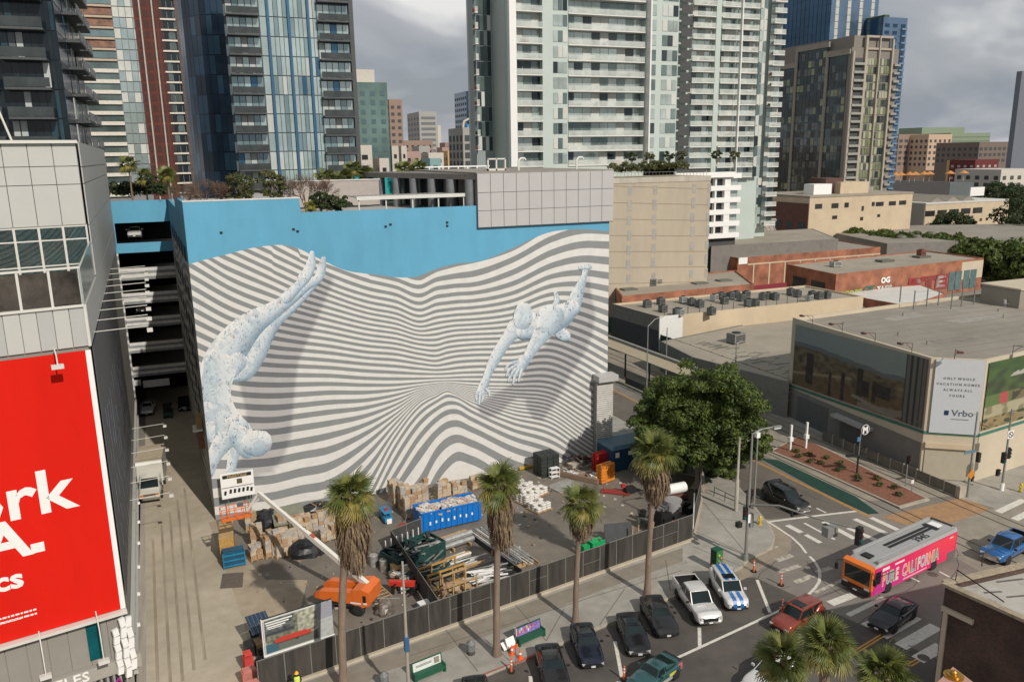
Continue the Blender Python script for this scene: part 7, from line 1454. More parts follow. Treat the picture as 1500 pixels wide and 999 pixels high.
# plain poles behind it
g2 = P(1078, 748, .14); h2 = PH(1082, 640, g2); t = thing('utility_pole', 'stout concrete pole standing in the pavement behind the signal mast', 'pole', (*g2, .14)); MB().tube([(0, 0, 0), (0, 0, 3.3), (0, 0, 3.31), (0, 0, h2-.2)], [.2, .19, .13, .11], 10).build('pole', M_polec, t)
g2 = P(1104, 745, .14); t = thing('street_lamp', 'slim grey street lamp with a white lamp head, rising beside the signal mast', 'street lamp', (*g2, .14)); hh = PH(1109, 634, g2); MB().tube([(0, 0, 0), (0, 0, hh)], [.12, .07], 8).build('pole', M_pole, t); MB().tube([(0, 0, hh), (.8, -.1, hh+.3), (1.9, -.2, hh+.2)], .05, 6).build('arm', M_pole, t); bx('lamp_head', M_white, (2.1, -.2, hh+.15), (.8, .28, .14), t); bx('speaker', M_white, (-.3, -.3, hh-.2), (.4, .4, .5), t)
for (px, py, ty, lab, arm_) in ((947, 560, 478, 'distant street lamp with a curved arm by the tram stop roof', 1), (975, 545, 480, 'slim grey pole in front of the white building corner', 0), (1075, 570, 505, 'thin lamp post in front of the low beige roof', .4)):
    g2 = P(px, py+15, 0); hh = PH(px, ty, g2); t = thing('street_lamp', lab, 'street lamp', (*g2, 0)); MB().tube([(0, 0, 0), (0, 0, hh)], [.11, .07], 6).build('pole', M_pole, t)
    if arm_: MB().tube([(0, 0, hh), (1.2*arm_, 0, hh+1.0*arm_), (2.6*arm_, 0, hh+1.2*arm_)], .06, 5).build('arm', M_pole, t)
# foreground lamp pole
g2 = P(600, 1035, .14); hh = PH(592, 825, g2); t = thing('street_lamp', 'foreground pale pole with a blue band, beside the white-backed bench', 'pole', (*g2, .14)); MB().tube([(0, 0, 0), (0, 0, hh)], [.13, .07], 10).build('pole', M_polec, t); bx('blue_band', mat('band_blue', (.04, .11, .22), .6), (0, -.02, PH(598, 945, g2)), (.3, .3, 1.0), t)
# right side signals, signs
for nm, base, top, lab in (('a', (1363, 694), 600, 'grey pole with a curved arm in front of the white billboard'), ('b', (1417, 728), 602, 'pole with an orange diamond sign and a street name, in front of the billboard edge'), ('c', (1467, 718), 598, 'signal pole with a no-turn sign at the right pavement'), ('d', (1326, 714), 668, 'short signal on the planted median end')):
    g2 = P(*base); hh = PH(base[0]+6, top, g2); t = thing('signal_pole', lab, 'pole', (*g2, 0)); MB().tube([(0, 0, 0), (0, 0, hh)], [.13 if nm != 'd' else .06, .08 if nm != 'd' else .05], 8).build('pole', M_pole, t)
    if nm == 'a': MB().tube([(0, 0, hh-.4), (-1.2, .3, hh-.3), (-2.2, .5, hh-1.2)], .04, 5).build('arm', M_pole, t); bx('sign_plate', M_pole, (-.1, -.2, hh*.45), (.5, .2, .7), t)
    if nm == 'b':
        bx('street_sign', mat('street_sign_blue', (.10, .18, .22), .5), (-.5, -.1, hh*.55), (1.6, .04, .35), t); signal(t, .9, 0, hh*.46, 1.4, 3, .9)
        o = bx('warning_sign', mat('diamond_orange', (.50, .20, .02), .5), (-.1, -.2, hh*.28), (.75, .04, .75), t, ry=math.pi/4); signal(t, .4, .1, hh*.2, .3, 1, .9); MB().tube([(0, 0, hh-.3), (-1.4, 0, hh)], .035, 5).build('arm', M_pole, t)
    if nm == 'c':
        signal(t, -.45, -.1, hh*.42, 0, 3); signal(t, .35, 0, hh*.46, .8, 3); bx('sign_plate', M_white, (0, -.2, hh*.70), (.85, .05, .85), t); MB().tube([(.3*math.cos(a), -.24, hh*.70+.3*math.sin(a)) for a in [k*math.pi/6 for k in range(13)]], .04, 5).build('sign_ring', M_sig, t); bx('sign_bar', M_sig, (0, -.24, hh*.7), (.6, .02, .07), t, ry=.8); MB().tube([(0, 0, hh-.3), (1.6, -.3, hh-.6)], .04, 5).build('arm', M_pole, t); signal(t, -.9, 0, hh*.24, .2, 2, .9); MB().cyl(0, 0, 0, .8, .22, 10).build('base', M_white, t)
    if nm == 'd': signal(t, .15, 0, hh-.4, .3, 2, 1.1)
g2 = P(1405, 727, 0)
t = thing('small_sign', 'small white sign on a thin post at the tip of the planted median', 'sign', (*P(1335, 722), .16)); bx('post', M_pole, (0, 0, .8), (.05, .05, 1.6), t); bx('sign_plate', M_white, (0, 0, 1.1), (.35, .05, .4), t)
g2 = P(1255, 695); t = thing('metro_sign', 'round black and white M sign on a post above the planted median', 'sign', (*g2, .16)); hh = PH(1268, 633, g2); MB().tube([(0, 0, 0), (0, 0, hh*.42)], .1, 8).build('pole', M_sig, t); MB().tube([(0, 0, hh*.4), (.1, 0, hh-.4)], .05, 8).build('pole', M_pole, t); MB().tube([(.6, -.05, hh), (.6, .05, hh)], .62, 20).build('sign_ring', M_sig, t); MB().tube([(.6, -.08, hh), (.6, -.06, hh)], .5, 20).build('sign_disc', M_sig, t)
MB().tube([(.6+.56*math.cos(a), -.08, hh+.56*math.sin(a)) for a in [k*math.pi/10 for k in range(21)]], .035, 4).build('sign_rim', M_white, t); text('lettering', 'M', M_white, (.6, -.09, hh-.33), .95, (math.pi/2, 0, 0), t, .01, 'CENTER', 1, bold=.05); bx('fixture', M_sig, (-.2, 0, hh*.42), (2.4, .5, .14), t, rz=-.3); bx('small_plate', mat('sign_blue2', (.06, .16, .3), .5), (-.2, -.05, hh*.8), (.4, .04, .5), t)
for x, y, ty, lab in ((1157, 662, 624, 'white railway crossing post, left of a pair on the median'), (1180, 658, 620, 'white railway crossing post, right of a pair on the median')):
    g2 = P(x, y); hh = PH(x+1, ty, g2); t = thing('crossing_post', lab, 'post', (*g2, .16)); bx('post', M_white, (0, 0, hh/2), (.22, .22, hh), t); bx('bracket', M_white, (0, 0, hh*.45), (.5, .4, .5), t)
# low wall along the tracks with metal panels
t = thing('track_wall', 'low concrete wall with grey metal panels along the tram tracks', 'wall', (71.4, 56, 0)); wa, wb2 = P(1404, 729), P(1204, 645); L_ = math.hypot(wb2[0]-wa[0], wb2[1]-wa[1]); A_ = ang(wa, wb2); n_ = 11
for k in range(n_):
    c = (wa[0]+(wb2[0]-wa[0])*(k+.5)/n_, wa[1]+(wb2[1]-wa[1])*(k+.5)/n_); bx('panel', mat('panel_bronze', (.16, .145, .12), .5, .2, var=.15), (c[0], c[1], .65), (L_/n_-.12, .08, 1.1), t, rz=A_, world=True); c2 = (wa[0]+(wb2[0]-wa[0])*k/n_, wa[1]+(wb2[1]-wa[1])*k/n_); bx('post', M_polec, (c2[0], c2[1], .65), (.12, .18, 1.3), t, rz=A_, world=True)
bx('end_block', M_kerb, (wa[0]+.35, wa[1]+.1, .6), (.9, .5, 1.2), t, world=True)
# tram stop canopy and green fence
t = thing('tram_stop', 'long sand-coloured tram stop canopy beside the garage', 'shelter', (61, 100, 0))
ca0, ca1, ca2, ca3 = P(890, 515, 4.0), P(1000, 548, 4.0), P(1014, 532, 4.4), P(890, 490, 4.4)
cf = lambda p, q, f: (p[0]+(q[0]-p[0])*f, p[1]+(q[1]-p[1])*f)
p_b, p_f = (59.7, 148), (62.5, 93)
A_ = ang((62.6, 93), (59.6, 150)); 
for k in range(19): f = (k+.5)/19; bx('roof_panel', mat('canopy_sand', (.36, .30, .21), .6, var=.06), (61.0+3.6-3*f, 93+57*f, 4.2), (2.92, 3.6, .12), t, rz=A_, ry=0, world=True)
bx('roof_ridge', mat('canopy_grey', (.25, .24, .22), .6), (64.8, 121, 4.5), (57, .5, .35), t, rz=A_, world=True)
for k in range(9): bx('column', M_sig, (62.6-k*.37+.3, 95+k*6.6, 2.1), (.2, .2, 4.2), t, world=True)
MB().prism([(60.7, 92), (66.2, 92.4), (63.2, 150), (57.7, 150)], 0, .35).build('platform', M_track, t, world=True)
for k in range(10): bx('railing', M_sig, (60.4-k*.34, 96+k*5.6, 1.1), (.06, 5.2, 1.0), t, rz=.06, world=True) if k % 2 else bx('railing', M_sig, (60.4-k*.34, 96+k*5.6, 1.3), (.08, 5.4, .08), t, rz=.06, world=True)
bx('sign_plate', mat('stop_blue', (.02, .06, .22), .5), (59.2, 128, 3.0), (.1, 1.2, 1.4), t, world=True)
t = thing('green_fence', 'tall dark green mesh fence running along the far side of the tram tracks', 'fence', (74, 95, 0)); fa, fb2 = (73.1, 131), (73.4, 84.2); fa = (72.2, 134)
n_ = 18
for k in range(n_):
    a = cf(fa, fb2, k/n_); b = cf(fa, fb2, (k+1)/n_); bx('screen_panel', mat('screen_green', (.010, .035, .022), .85, var=.2), ((a[0]+b[0])/2, (a[1]+b[1])/2, 3.4), (math.hypot(b[0]-a[0], b[1]-a[1])-.06, .06, 3.0), t, rz=ang(a, b), world=True); bx('post', M_sig, (a[0], a[1], 2.5), (.1, .1, 5.0), t, world=True)
t = thing('low_wall', 'pale block wall with a dark gate, under the green mesh fence', 'wall', (73, 95, 0)); bx('wall', M_wseam, (73.15, 109, 1.0), (49, .3, 2.0), t, rz=ang(fa, fb2), world=True)
# hydrants, cones, electrical box, cans, benches
def hydrant(px, py, lab):
    g2 = P(px, py, .14); t = thing('fire_hydrant', lab, 'hydrant', (*g2, .14)); M_ = mat('hydrant_yellow', (.55, .38, .03), .5); MB().cyl(0, 0, 0, .08, .2, 10).cyl(0, 0, .08, .75, .13, 10).cyl(0, 0, .75, .9, .16, 10, 0, .06).build('barrel', M_, t); MB().tube([(-.25, 0, .5), (.25, 0, .5)], .08, 8).build('outlets', M_, t)
hydrant(1113, 768, 'yellow fire hydrant near the signal mast'); hydrant(1495, 719, 'yellow fire hydrant on the far right pavement')
def delin(px, py, lab, z=0, h=1.1, base=M_trim):
    g2 = P(px, py, z); t = thing('delineator_post', lab, 'traffic post', (*g2, z), 0, 'orange traffic posts'); MB().cyl(0, 0, 0, .07, .26, 12).build('base', base, t); MB().tube([(0, 0, .07), (0, 0, h)], [.08, .055], 10).build('post', M_or, t)
    for q in (.62, .85): MB().cyl(0, 0, q, q+.09, .078, 10).build('reflective_band', M_white, t)
delin(1104, 837, 'orange traffic post standing beside the signal mast base'); delin(1144, 857, 'orange traffic post alone in the roadway inside the white curve'); delin(1146, 896, 'orange traffic post behind the rust red SUV roof'); delin(749, 984, 'orange traffic post on the red kerb, left of the cones'); delin(914, 996, 'orange traffic post with a lamp, between the dark saloons')
def cone(px, py, lab):
    g2 = P(px, py, .14); t = thing('traffic_cone', lab, 'cone', (*g2, .14), 0, 'cones on the pavement'); bx('base', M_or, (0, 0, .03), (.4, .4, .05), t); MB().cyl(0, 0, .05, .75, .15, 12, 0, .03).build('cone', M_or, t); MB().cyl(0, 0, .35, .5, .105, 12, 0, .075).build('reflective_band', M_white, t)
cone(762, 964, 'orange traffic cone nearest the dark grey saloon'); cone(750, 958, 'orange traffic cone next to the leaning white board')
t = thing('leaning_board', 'white board leaning on a post beside the second palm', 'board', (*P(748, 950, .14), .14), .3); bx('board', M_white, (0, 0, .55), (.75, .05, .7), t, rx=-.5); bx('board', M_white, (-.3, .2, .3), (.6, .05, .6), t, rx=-.9); bx('frame', M_or, (.1, -.25, .2), (.7, .08, .3), t)
t = thing('sign_post', 'thin grey sign post at the kerb beside the bench with the colourful back', 'sign', (*P(756, 975, .14), .14)); bx('post', M_galv, (0, 0, 1.5), (.05, .05, 3.0), t); bx('sign_plate', M_white, (0, 0, 2.7), (.04, .35, .5), t)
t = thing('utility_box', 'tall green utility cabinet covered in flower pictures, behind the striped SUV', 'cabinet', (*P(1049, 834, .14), .14), R(10)); bx('cabinet', mat('cabinet_green', (.04, .17, .05), .6, var=.4, scale=4), (0, 0, .95), (.75, .7, 1.9), t); bx('cabinet_top', M_dgreen, (0, 0, 1.93), (.8, .75, .06), t); bx('cabinet_side', mat('cabinet_dark', (.012, .04, .015), .6), (-.385, 0, .95), (.02, .66, 1.8), t)
for k, (x, z, c) in enumerate(((-.1, 1.5, (.5, .5, .1)), (.15, 1.2, (.55, .2, .1)), (.05, .8, (.5, .12, .35)), (.12, .5, (.55, .3, .5)), (-.15, 1.0, (.1, .35, .1)), (-.18, .4, (.08, .3, .1)))): MB().sph((x, -.36, z), .12, 8, 0, 1).build('flower_print', mat('print_%d' % k, c, .6), t)
def can(px, py, lab):
    g2 = P(px, py, .14); t = thing('litter_bin', lab, 'bin', (*g2, .14), 0, 'litter bins on the pavement'); M_ = mat('bin_grey', (.16, .17, .17), .6, var=.3, scale=8); MB().cyl(0, 0, 0, .8, .29, 14).build('body', mat('bin_dark', (.07, .06, .055), .7), t)
    MB().cyl(0, 0, .3, .85, .31, 14).build('body_wrap', M_, t); MB().cyl(0, 0, .85, 1.1, .33, 14, 0, .1).build('lid', M_, t)
can(690, 957, 'grey litter bin standing alone in the middle of the pavement'); can(563, 1004, 'grey litter bin cut by the bottom edge')
def bench(px, py, lab, adm, rz):
    g2 = P(px, py, .14); t = thing('bus_bench', lab, 'bench', (*g2, .14), rz, 'green pavement benches')
    bx('seat', M_dgreen, (0, -.15, .45), (2.3, .5, .09), t); bx('backrest', M_dgreen, (0, .16, .78), (2.35, .08, .75), t, rx=-.12); bx('advert_panel', adm, (0, .105, .8), (2.15, .03, .6), t, rx=-.12); bx('front_rail', M_dgreen, (0, -.4, .3), (2.3, .06, .3), t)
    for s in (-1, 1): bx('end_frame', M_dgreen, (s*1.15, -.15, .3), (.1, .6, .6), t); bx('leg', M_dgreen, (s*1.1, -.35, .12), (.16, .16, .24), t)
    return t
b_ = bench(627, 987, 'green bench with a white advert on its back', mat('advert_white', (.62, .64, .60), .6), R(12))
for z in (.88, .78): bx('print_line', M_sig, (-.25, .085, z), (1.2, .01, .035), b_, rx=-.12)
bx('print_face', mat('face_print', (.25, .22, .17), .6), (.75, .085, .82), (.4, .01, .45), b_, rx=-.12)
b_ = bench(775, 935, 'green bench with a colourful picture panel on its back', mat('advert_purple', (.22, .14, .40), .6, var=.5, scale=5), R(14))
for k in range(9): bx('print_patch', mat('patch_print_%d' % (k % 4), [(.5, .05, .05), (.55, .45, .1), (.5, .55, .6), (.6, .25, .1)][k % 4], .6), (-.95+k*.16, .082, .72+.14*(k % 3)), (.15, .012, .2), b_, rx=-.12)
# worker in a yellow vest
g2 = P(437, 1018, .14); wk = thing('person', 'worker in a yellow helmet and bright yellow vest standing by the fence', 'person', (*g2, .14), R(-95)); 
def skinbody(parent, name, verts, edges, radii, m, root=0, sub=2):
    me = bpy.data.meshes.new(name); me.from_pydata(verts, edges, []); me.materials.append(m); o = bpy.data.objects.new(name, me); COL.objects.link(o); o.parent = parent
    md = o.modifiers.new('skin', 'SKIN'); md.use_smooth_shade = True; sv = me.skin_vertices[0].data
    for i, r_ in enumerate(radii): sv[i].radius = (r_, r_) if not isinstance(r_, tuple) else r_
    sv[root].use_root = True; s = o.modifiers.new('sub', 'SUBSURF'); s.levels = sub; s.render_levels = sub; return o
M_skin = mat('skin', (.35, .2, .14), .6); M_cloth = mat('dark_clothes', (.018, .018, .022), .9, var=.2)
V_b = [(0, 0, .95), (0, 0, 1.15), (0, 0, 1.38), (.01, 0, 1.52), (.03, 0, 1.66), (.04, 0, 1.74), (0, .1, .9), (.02, .12, .5), (.0, .13, .1), (.14, .13, .05), (0, -.1, .9), (-.02, -.12, .5), (-.02, -.13, .1), (.12, -.13, .05), (0, .2, 1.42), (.02, .27, 1.16), (.16, .2, 1.02), (0, -.2, 1.42), (.02, -.27, 1.16), (.16, -.2, 1.02), (.22, .17, 1.0), (.22, -.17, 1.0)]
E_b = [(0, 1), (1, 2), (2, 3), (3, 4), (4, 5), (0, 6), (6, 7), (7, 8), (8, 9), (0, 10), (10, 11), (11, 12), (12, 13), (2, 14), (14, 15), (15, 16), (2, 17), (17, 18), (18, 19), (16, 20), (19, 21)]
skinbody(wk, 'body', V_b, E_b, [(.14, .17), (.13, .16), (.13, .18), .06, .1, .07, .1, .07, .055, .045, .1, .07, .055, .045, .07, .05, .04, .07, .05, .04, .035, .035], M_cloth)
skinbody(wk, 'head', [(.03, 0, 1.56), (.05, 0, 1.66), (.04, 0, 1.73)], [(0, 1), (1, 2)], [.06, .1, .085], M_skin)
MB().ring([[(x_*w_, y_*w2, z) for x_, y_ in [(math.cos(a), math.sin(a)) for a in [k*math.pi/6 for k in range(12)]]] for z, w_, w2 in ((1.0, .165, .21), (1.2, .16, .205), (1.38, .165, .22), (1.47, .11, .17))], caps=False).build('safety_vest', mat('vest_yellow', (.62, .80, .04), .7), wk)
for z in (1.12, 1.28): MB().ring([[(math.cos(a)*.172, math.sin(a)*.216, zz) for a in [k*math.pi/6 for k in range(12)]] for zz in (z, z+.04)], caps=False).build('vest_band', mat('vest_silver', (.55, .55, .5), .4), wk)
hm = MB(); hm.ring([[(.04+r_*math.cos(a), r_*math.sin(a)*.9, z) for a in [k*math.pi/6 for k in range(12)]] for z, r_ in ((1.70, .17), (1.72, .135), (1.79, .12), (1.84, .07), (1.855, .01))]); hm.build('hard_hat', mat('helmet_yellow', (.75, .38, .02), .4), wk)
for s in (-1, 1):
    for k in range(4): MB().tube([(.22, s*(.165-.018*k), 1.0), (.26, s*(.16-.018*k), .98), (.275, s*(.155-.018*k), .95)], [.009, .008, .007], 5).build('finger', M_skin, wk)
    MB().tube([(.2, s*.14, 1.0), (.23, s*.12, .99), (.25, s*.12, .97)], [.01, .009, .008], 5).build('thumb', M_skin, wk)
# ---- screened fence round the yard
M_scr = mat('fence_screen', (.042, .037, .031), .85, .0, var=.5, scale=2.2, stretch=(1, 1, .12)); M_kconc = mat('kerb_pale', (.45, .39, .29), .9, var=.1)
def screenfence(name, label, a, b, n, H_=2.35, z=.14, kerb=True, m=None, pm=None):
    t = thing(name, label, 'fence', (a[0], a[1], z)); L_ = math.hypot(b[0]-a[0], b[1]-a[1]); A_ = ang(a, b)
    for k in range(n):
        p, q = cf(a, b, k/n), cf(a, b, (k+1)/n); bx('screen_panel', m or M_scr, ((p[0]+q[0])/2, (p[1]+q[1])/2, z+H_/2+.12), (L_/n-.07, .04, H_-.1), t, rz=A_, world=True)
        bx('post', pm or M_galv, (p[0], p[1], z+H_/2+.1), (.06, .06, H_+.1), t, rz=A_, world=True)
    bx('post', pm or M_galv, (b[0], b[1], z+H_/2+.1), (.06, .06, H_+.1), t, world=True); bx('top_rail', pm or M_galv, ((a[0]+b[0])/2, (a[1]+b[1])/2, z+H_+.13), (L_, .05, .05), t, rz=A_, world=True)
    if kerb: bx('footing', M_kconc, ((a[0]+b[0])/2, (a[1]+b[1])/2-.12, z+.07), (L_+.1, .3, .2), t, rz=A_, world=True)
    return t
F0, F1 = (1.4, 50.25), (40.4, 57.55)
sf = screenfence('yard_fence', 'long black screened fence between the yard and the pavement', F0, F1, 22)
for k, zz in ((8, 1.5), (9, 1.45), (12, 1.6), (15, 1.4), (19, 1.5), (20, 1.5)): p, q = cf(F0, F1, k/22), cf(F0, F1, (k+1)/22); bx('mid_rail', M_galv, ((p[0]+q[0])/2, (p[1]+q[1])/2-.04, zz), (1.7, .03, .03), sf, rz=ang(F0, F1), world=True)
screenfence('yard_fence', 'short side fence turning the corner toward the big tree', F1, (46.0, 64.3), 4, z=.05); screenfence('yard_fence', 'dark side fence leading from the corner posts to the tree trunk', (46.0, 64.3), (49.3, 69.6), 3, 2.35, .05)
t = thing('gate_post', 'tall white gate post at the fence corner', 'post', (F1[0]+.3, F1[1]+.3, .1)); MB().tube([(0, 0, 0), (.35, .5, 4.2)], .05, 6).build('post', M_white, t)
screenfence('yard_fence', 'dark fence across the yard from the garage pilaster to the blue container', (43.6, 79), (48.8, 71), 4, 2.6, .01, False)
# inner screened pen
screenfence('inner_fence', 'dark inner fence slanting from the pen corner to the street fence', P(574, 808), (14.9, 53.3), 5, 2.0, .01, False, mat('mesh_grey', (.05, .05, .047), .8, var=.2))
screenfence('inner_fence', 'short dark inner fence behind the green debris bin', P(574, 808), P(618, 790), 2, 2.0, .01, False, MATS['mesh_grey'])
# ---- yard contents
random.seed(77)
M_card = mat('cardboard', (.36, .235, .13), .85, var=.15, scale=3); M_card2 = mat('cardboard_pale', (.47, .37, .26), .85, var=.2, scale=3); M_wrap = mat('shrink_wrap', (.40, .36, .31), .35, var=.35, scale=3.5); M_bag = mat('white_bags', (.62, .59, .54), .7, var=.1, scale=3); M_tarp = mat('black_tarp', (.018, .018, .02), .35, var=.4, scale=3, bump=.8, bscale=3); M_ply = mat('plywood', (.42, .27, .12), .8, var=.15, scale=2); M_osb = mat('osb', (.42, .24, .07), .85, var=.3, scale=7); M_wood = mat('timber', (.42, .28, .14), .85, var=.2, scale=3); M_alu = mat('aluminium', (.42, .41, .38), .4, .5, var=.25, scale=2); M_debris = mat('debris_white', (.55, .52, .48), .8, var=.3, scale=3)
def pallet(t, w_, d_):
    for k in range(5): bx('pallet_board', M_wood, (0, -d_/2+(k+.5)*d_/5, .13), (w_, d_/5-.05, .03), t)
    for s in (-1, 0, 1): bx('pallet_bearer', M_wood, (s*w_*.42, 0, .06), (.1, d_, .1), t)
def stack(px, py, label, nx=2, ny=2, nz=3, s=(.55, .5, .4), rz=.2, m=None, group=None, z=.008):
    g_ = P(px, py, 0); t = thing('pallet_stack', label, 'pallet load', (*g_, z), rz, group); pallet(t, nx*s[0]+.1, ny*s[1]+.1)
    for i in range(nx):
        for j in range(ny):
            for k in range(nz if random.random() < .75 else max(1, nz-1)):
                mm = m or random.choice((M_card, M_card2, M_wrap)); bx('box', mm, ((i-nx/2+.5)*s[0]+random.uniform(-.03, .03), (j-ny/2+.5)*s[1], .16+(k+.5)*s[2]), (s[0]*.95, s[1]*.95, s[2]*.96), t, rz=random.uniform(-.06, .06))
    return t
GS = 'pallet loads in the yard'
for a in ((395, 812, 'wrapped pallet of cardboard boxes right of the blue racks', 2, 3, 5), (377, 800, 'tall wrapped pallet behind the blue racks', 2, 2, 5), (412, 814, 'wrapped pallet of pale boxes next to the black plastic heap', 2, 2, 6), (430, 800, 'pallet load wrapped in clear film behind the boom', 3, 3, 4), (465, 775, 'long wrapped pallet under the slanting dark poles', 4, 2, 4), (480, 790, 'low pallet of boxes beside the palm crown', 3, 2, 3), (593, 745, 'boxes on a pallet beside the little blue lift', 2, 2, 6), (600, 757, 'two-box-wide stack against the left end of the blue dumpster', 2, 2, 5), (612, 740, 'stack of brown cartons behind the dumpster, left', 3, 2, 5), (622, 733, 'narrow tall stack of brown cartons behind the dumpster', 1, 2, 6), (648, 727, 'brown carton stack against the mural behind the dumpster middle', 3, 2, 4), (672, 722, 'mixed boxes and sacks behind the dumpster right end', 3, 2, 3), (368, 775, 'wrapped boxes beside the chipboard crate', 2, 2, 4), (375, 818, 'low wrapped load in front of the tall one by the blue racks', 2, 2, 3), (415, 778, 'boxes between two black plastic heaps', 2, 2, 4), (440, 782, 'wide wrapped load directly behind the boom middle', 3, 3, 4), (490, 765, 'film-wrapped pallet left of the leftmost palm crown, near the mural', 3, 2, 4), (520, 752, 'lone pallet load between palm crown and little blue lift', 3, 2, 3), (580, 738, 'tall grey-wrapped load behind the little blue lift', 2, 3, 6), (700, 714, 'boxes against the mural right of the dumpster', 3, 2, 3), (725, 712, 'low load near the second palm, against the mural', 2, 2, 2), (840, 690, 'small stack of boxes between black crates and pipe heap', 2, 2, 2)):
    stack(a[0], a[1], a[2], a[3], a[4], a[5], group=GS, rz=.15+random.uniform(-.15, .15))
# osb crate, blue racks, ply sheets
g_ = P(327, 828); t = thing('osb_crate', 'tall crate of orange-brown chipboard at the yard corner', 'crate', (g_[0]+.55, g_[1]+1.9, 0), -.05); bx('crate', M_osb, (0, 0, 1.25), (1.2, 3.6, 2.5), t); bx('lid', M_ply, (0, 0, 2.52), (1.24, 3.64, .05), t)
g_ = P(344, 832); t = thing('blue_rack', 'blue steel scissor lift folded low, wrapped in film', 'lift', (g_[0], g_[1]+.5, 0), .05); M_bl_ = mat('rack_blue', (.015, .17, .30), .5, var=.2)
for z in (.25, .75, 1.25): bx('frame', M_bl_, (0, 0, z), (1.9, .9, .16), t); bx('panel', mat('rack_blue_dark', (.01, .07, .13), .5), (0, 0, z+.25), (1.75, .75, .3), t)
for x in (-.9, .9): bx('post', M_bl_, (x, -.4, .75), (.08, .08, 1.5), t); bx('post', M_bl_, (x, .4, .75), (.08, .08, 1.5), t)
t = thing('plank_heap', 'small heap of timber and a red fitting between the wrapped pallets', 'timber', (*P(400, 808), .01)); 
for k in range(6): bx('plank', M_wood, (random.uniform(-.4, .6), .6+k*.15, .3+k*.12), (.14, 2.2, .05), t, rz=.5+random.uniform(-.3, .3), rx=.2)
bx('red_fitting', mat('fitting_red', (.5, .04, .03), .5), (-.1, 1.6, 1.0), (.4, .3, .2), t)
def heap(px, py, label, w_, d_, h_, m, name, cat, seed, n=26, extras=None):
    g_ = P(px, py); t = thing(name, label, cat, (*g_, .01)); r_ = random.Random(seed); rings = []
    for q in range(6):
        f = q/5; rad = 1 - f**2.2*.72; rings.append([(math.cos(a)*w_/2*rad*(1+.18*r_.uniform(-1, 1)), math.sin(a)*d_/2*rad*(1+.18*r_.uniform(-1, 1)), h_*(1-(1-f)**1.6)*(1+.08*r_.uniform(-1, 1))) for a in [k*2*math.pi/14 for k in range(14)]])
    MB().ring(rings, smooth=False).build('cover', m, t)
    for k in range(extras or 0): bx('stray_piece', random.choice((M_card, M_alu, M_wood)), (r_.uniform(-w_*.3, w_*.3), r_.uniform(-d_*.3, d_*.3), h_+.04), (r_.uniform(.6, 2), .08, .06), t, rz=r_.uniform(0, 3))
    return t
heap(392, 770, 'black plastic sheet thrown over a load below the painted sign', 3.2, 3, 1.6, M_tarp, 'tarpaulin', 'tarpaulin', 1, extras=1)
heap(450, 812, 'big heap in shiny black plastic right under the white boom', 3.0, 1.9, 1.5, M_tarp, 'tarpaulin', 'tarpaulin', 2)
heap(468, 760, 'rounded black-covered heap with long dark poles on it, against the mural', 4.6, 2.4, 1.7, M_tarp, 'tarpaulin', 'tarpaulin', 3, extras=2)
g_ = P(425, 775); t = thing('board_stack', 'sloping dusty green board lying on crates beside the boom', 'board', (g_[0], g_[1], 0)); bx('board', mat('dusty_green', (.20, .20, .15), .85), (0, .5, 1.3), (3.0, 3.0, .12), t, rx=.2); bx('crate', M_wood, (0, .5, .6), (2.4, 2.4, 1.1), t)
# painted sign on posts
g_ = P(352, 765); sg = thing('painted_sign', 'white board sign on thin posts, dark lettering reading PRESTIGE', 'sign', (g_[0]+.1, g_[1]+.3, 0), R(3))
bx('sign_board', M_white, (0, 0, 3.9), (3.1, .1, 2.6), sg); bx('sign_strip', M_trim, (0, -.055, 4.85), (2.7, .02, .36), sg)
text('lettering', 'PRESTIGE', mat('sign_tan', (.35, .26, .12), .6), (0, -.075, 4.72), .36, (math.pi/2, 0, 0), sg, .006, 'CENTER', 1.25, bold=.012); bx('sign_logo', mat('logo_bronze', (.10, .07, .035), .6), (.2, -.055, 4.25), (.5, .02, .5), sg)
for x in (-1.2, -.7, -.3, .1, .5, .9, 1.25): bx('letter_stroke', M_trim, (x, -.06, 3.2+.1*(int(x*10) % 2)), (.22, .02, .42), sg, ry=.2)
bx('shadow_rail', M_trim, (0, -.08, 3.75), (3, .03, .04), sg)
for x in (-1.0, .8, 1.1): bx('post', M_galv, (x, .1, 1.4), (.06, .06, 2.8), sg)
# boom lift
M_jo = mat('lift_orange', (.68, .145, .02), .45, var=.06, coat=.3); M_jg = mat('lift_grey', (.10, .10, .10), .6); M_jw = mat('lift_white', (.66, .63, .56), .5, var=.04)
bl0 = (9.0, 58.9); A_ = R(143); bl = thing('boom_lift', 'orange boom lift with a long white boom reaching up to an orange basket', 'boom lift', (*bl0, 0), A_)
bx('chassis', M_jg, (0, 0, .75), (3.6, 1.5, .4), bl); MB().ring([[(-2.3, -1.1, 1.0), (-2.3, 1.1, 1.0), (-2.3, 1.1, 2.1), (-2.3, -1.1, 2.1)], [(-1.7, -1.15, .8), (-1.7, 1.15, .8), (-1.7, 1.15, 2.35), (-1.7, -1.15, 2.35)], [(-.9, -1.15, 1.0), (-.9, 1.15, 1.0), (-.9, 1.15, 2.2), (-.9, -1.15, 2.2)]], smooth=False).build('counterweight', M_jo, bl)
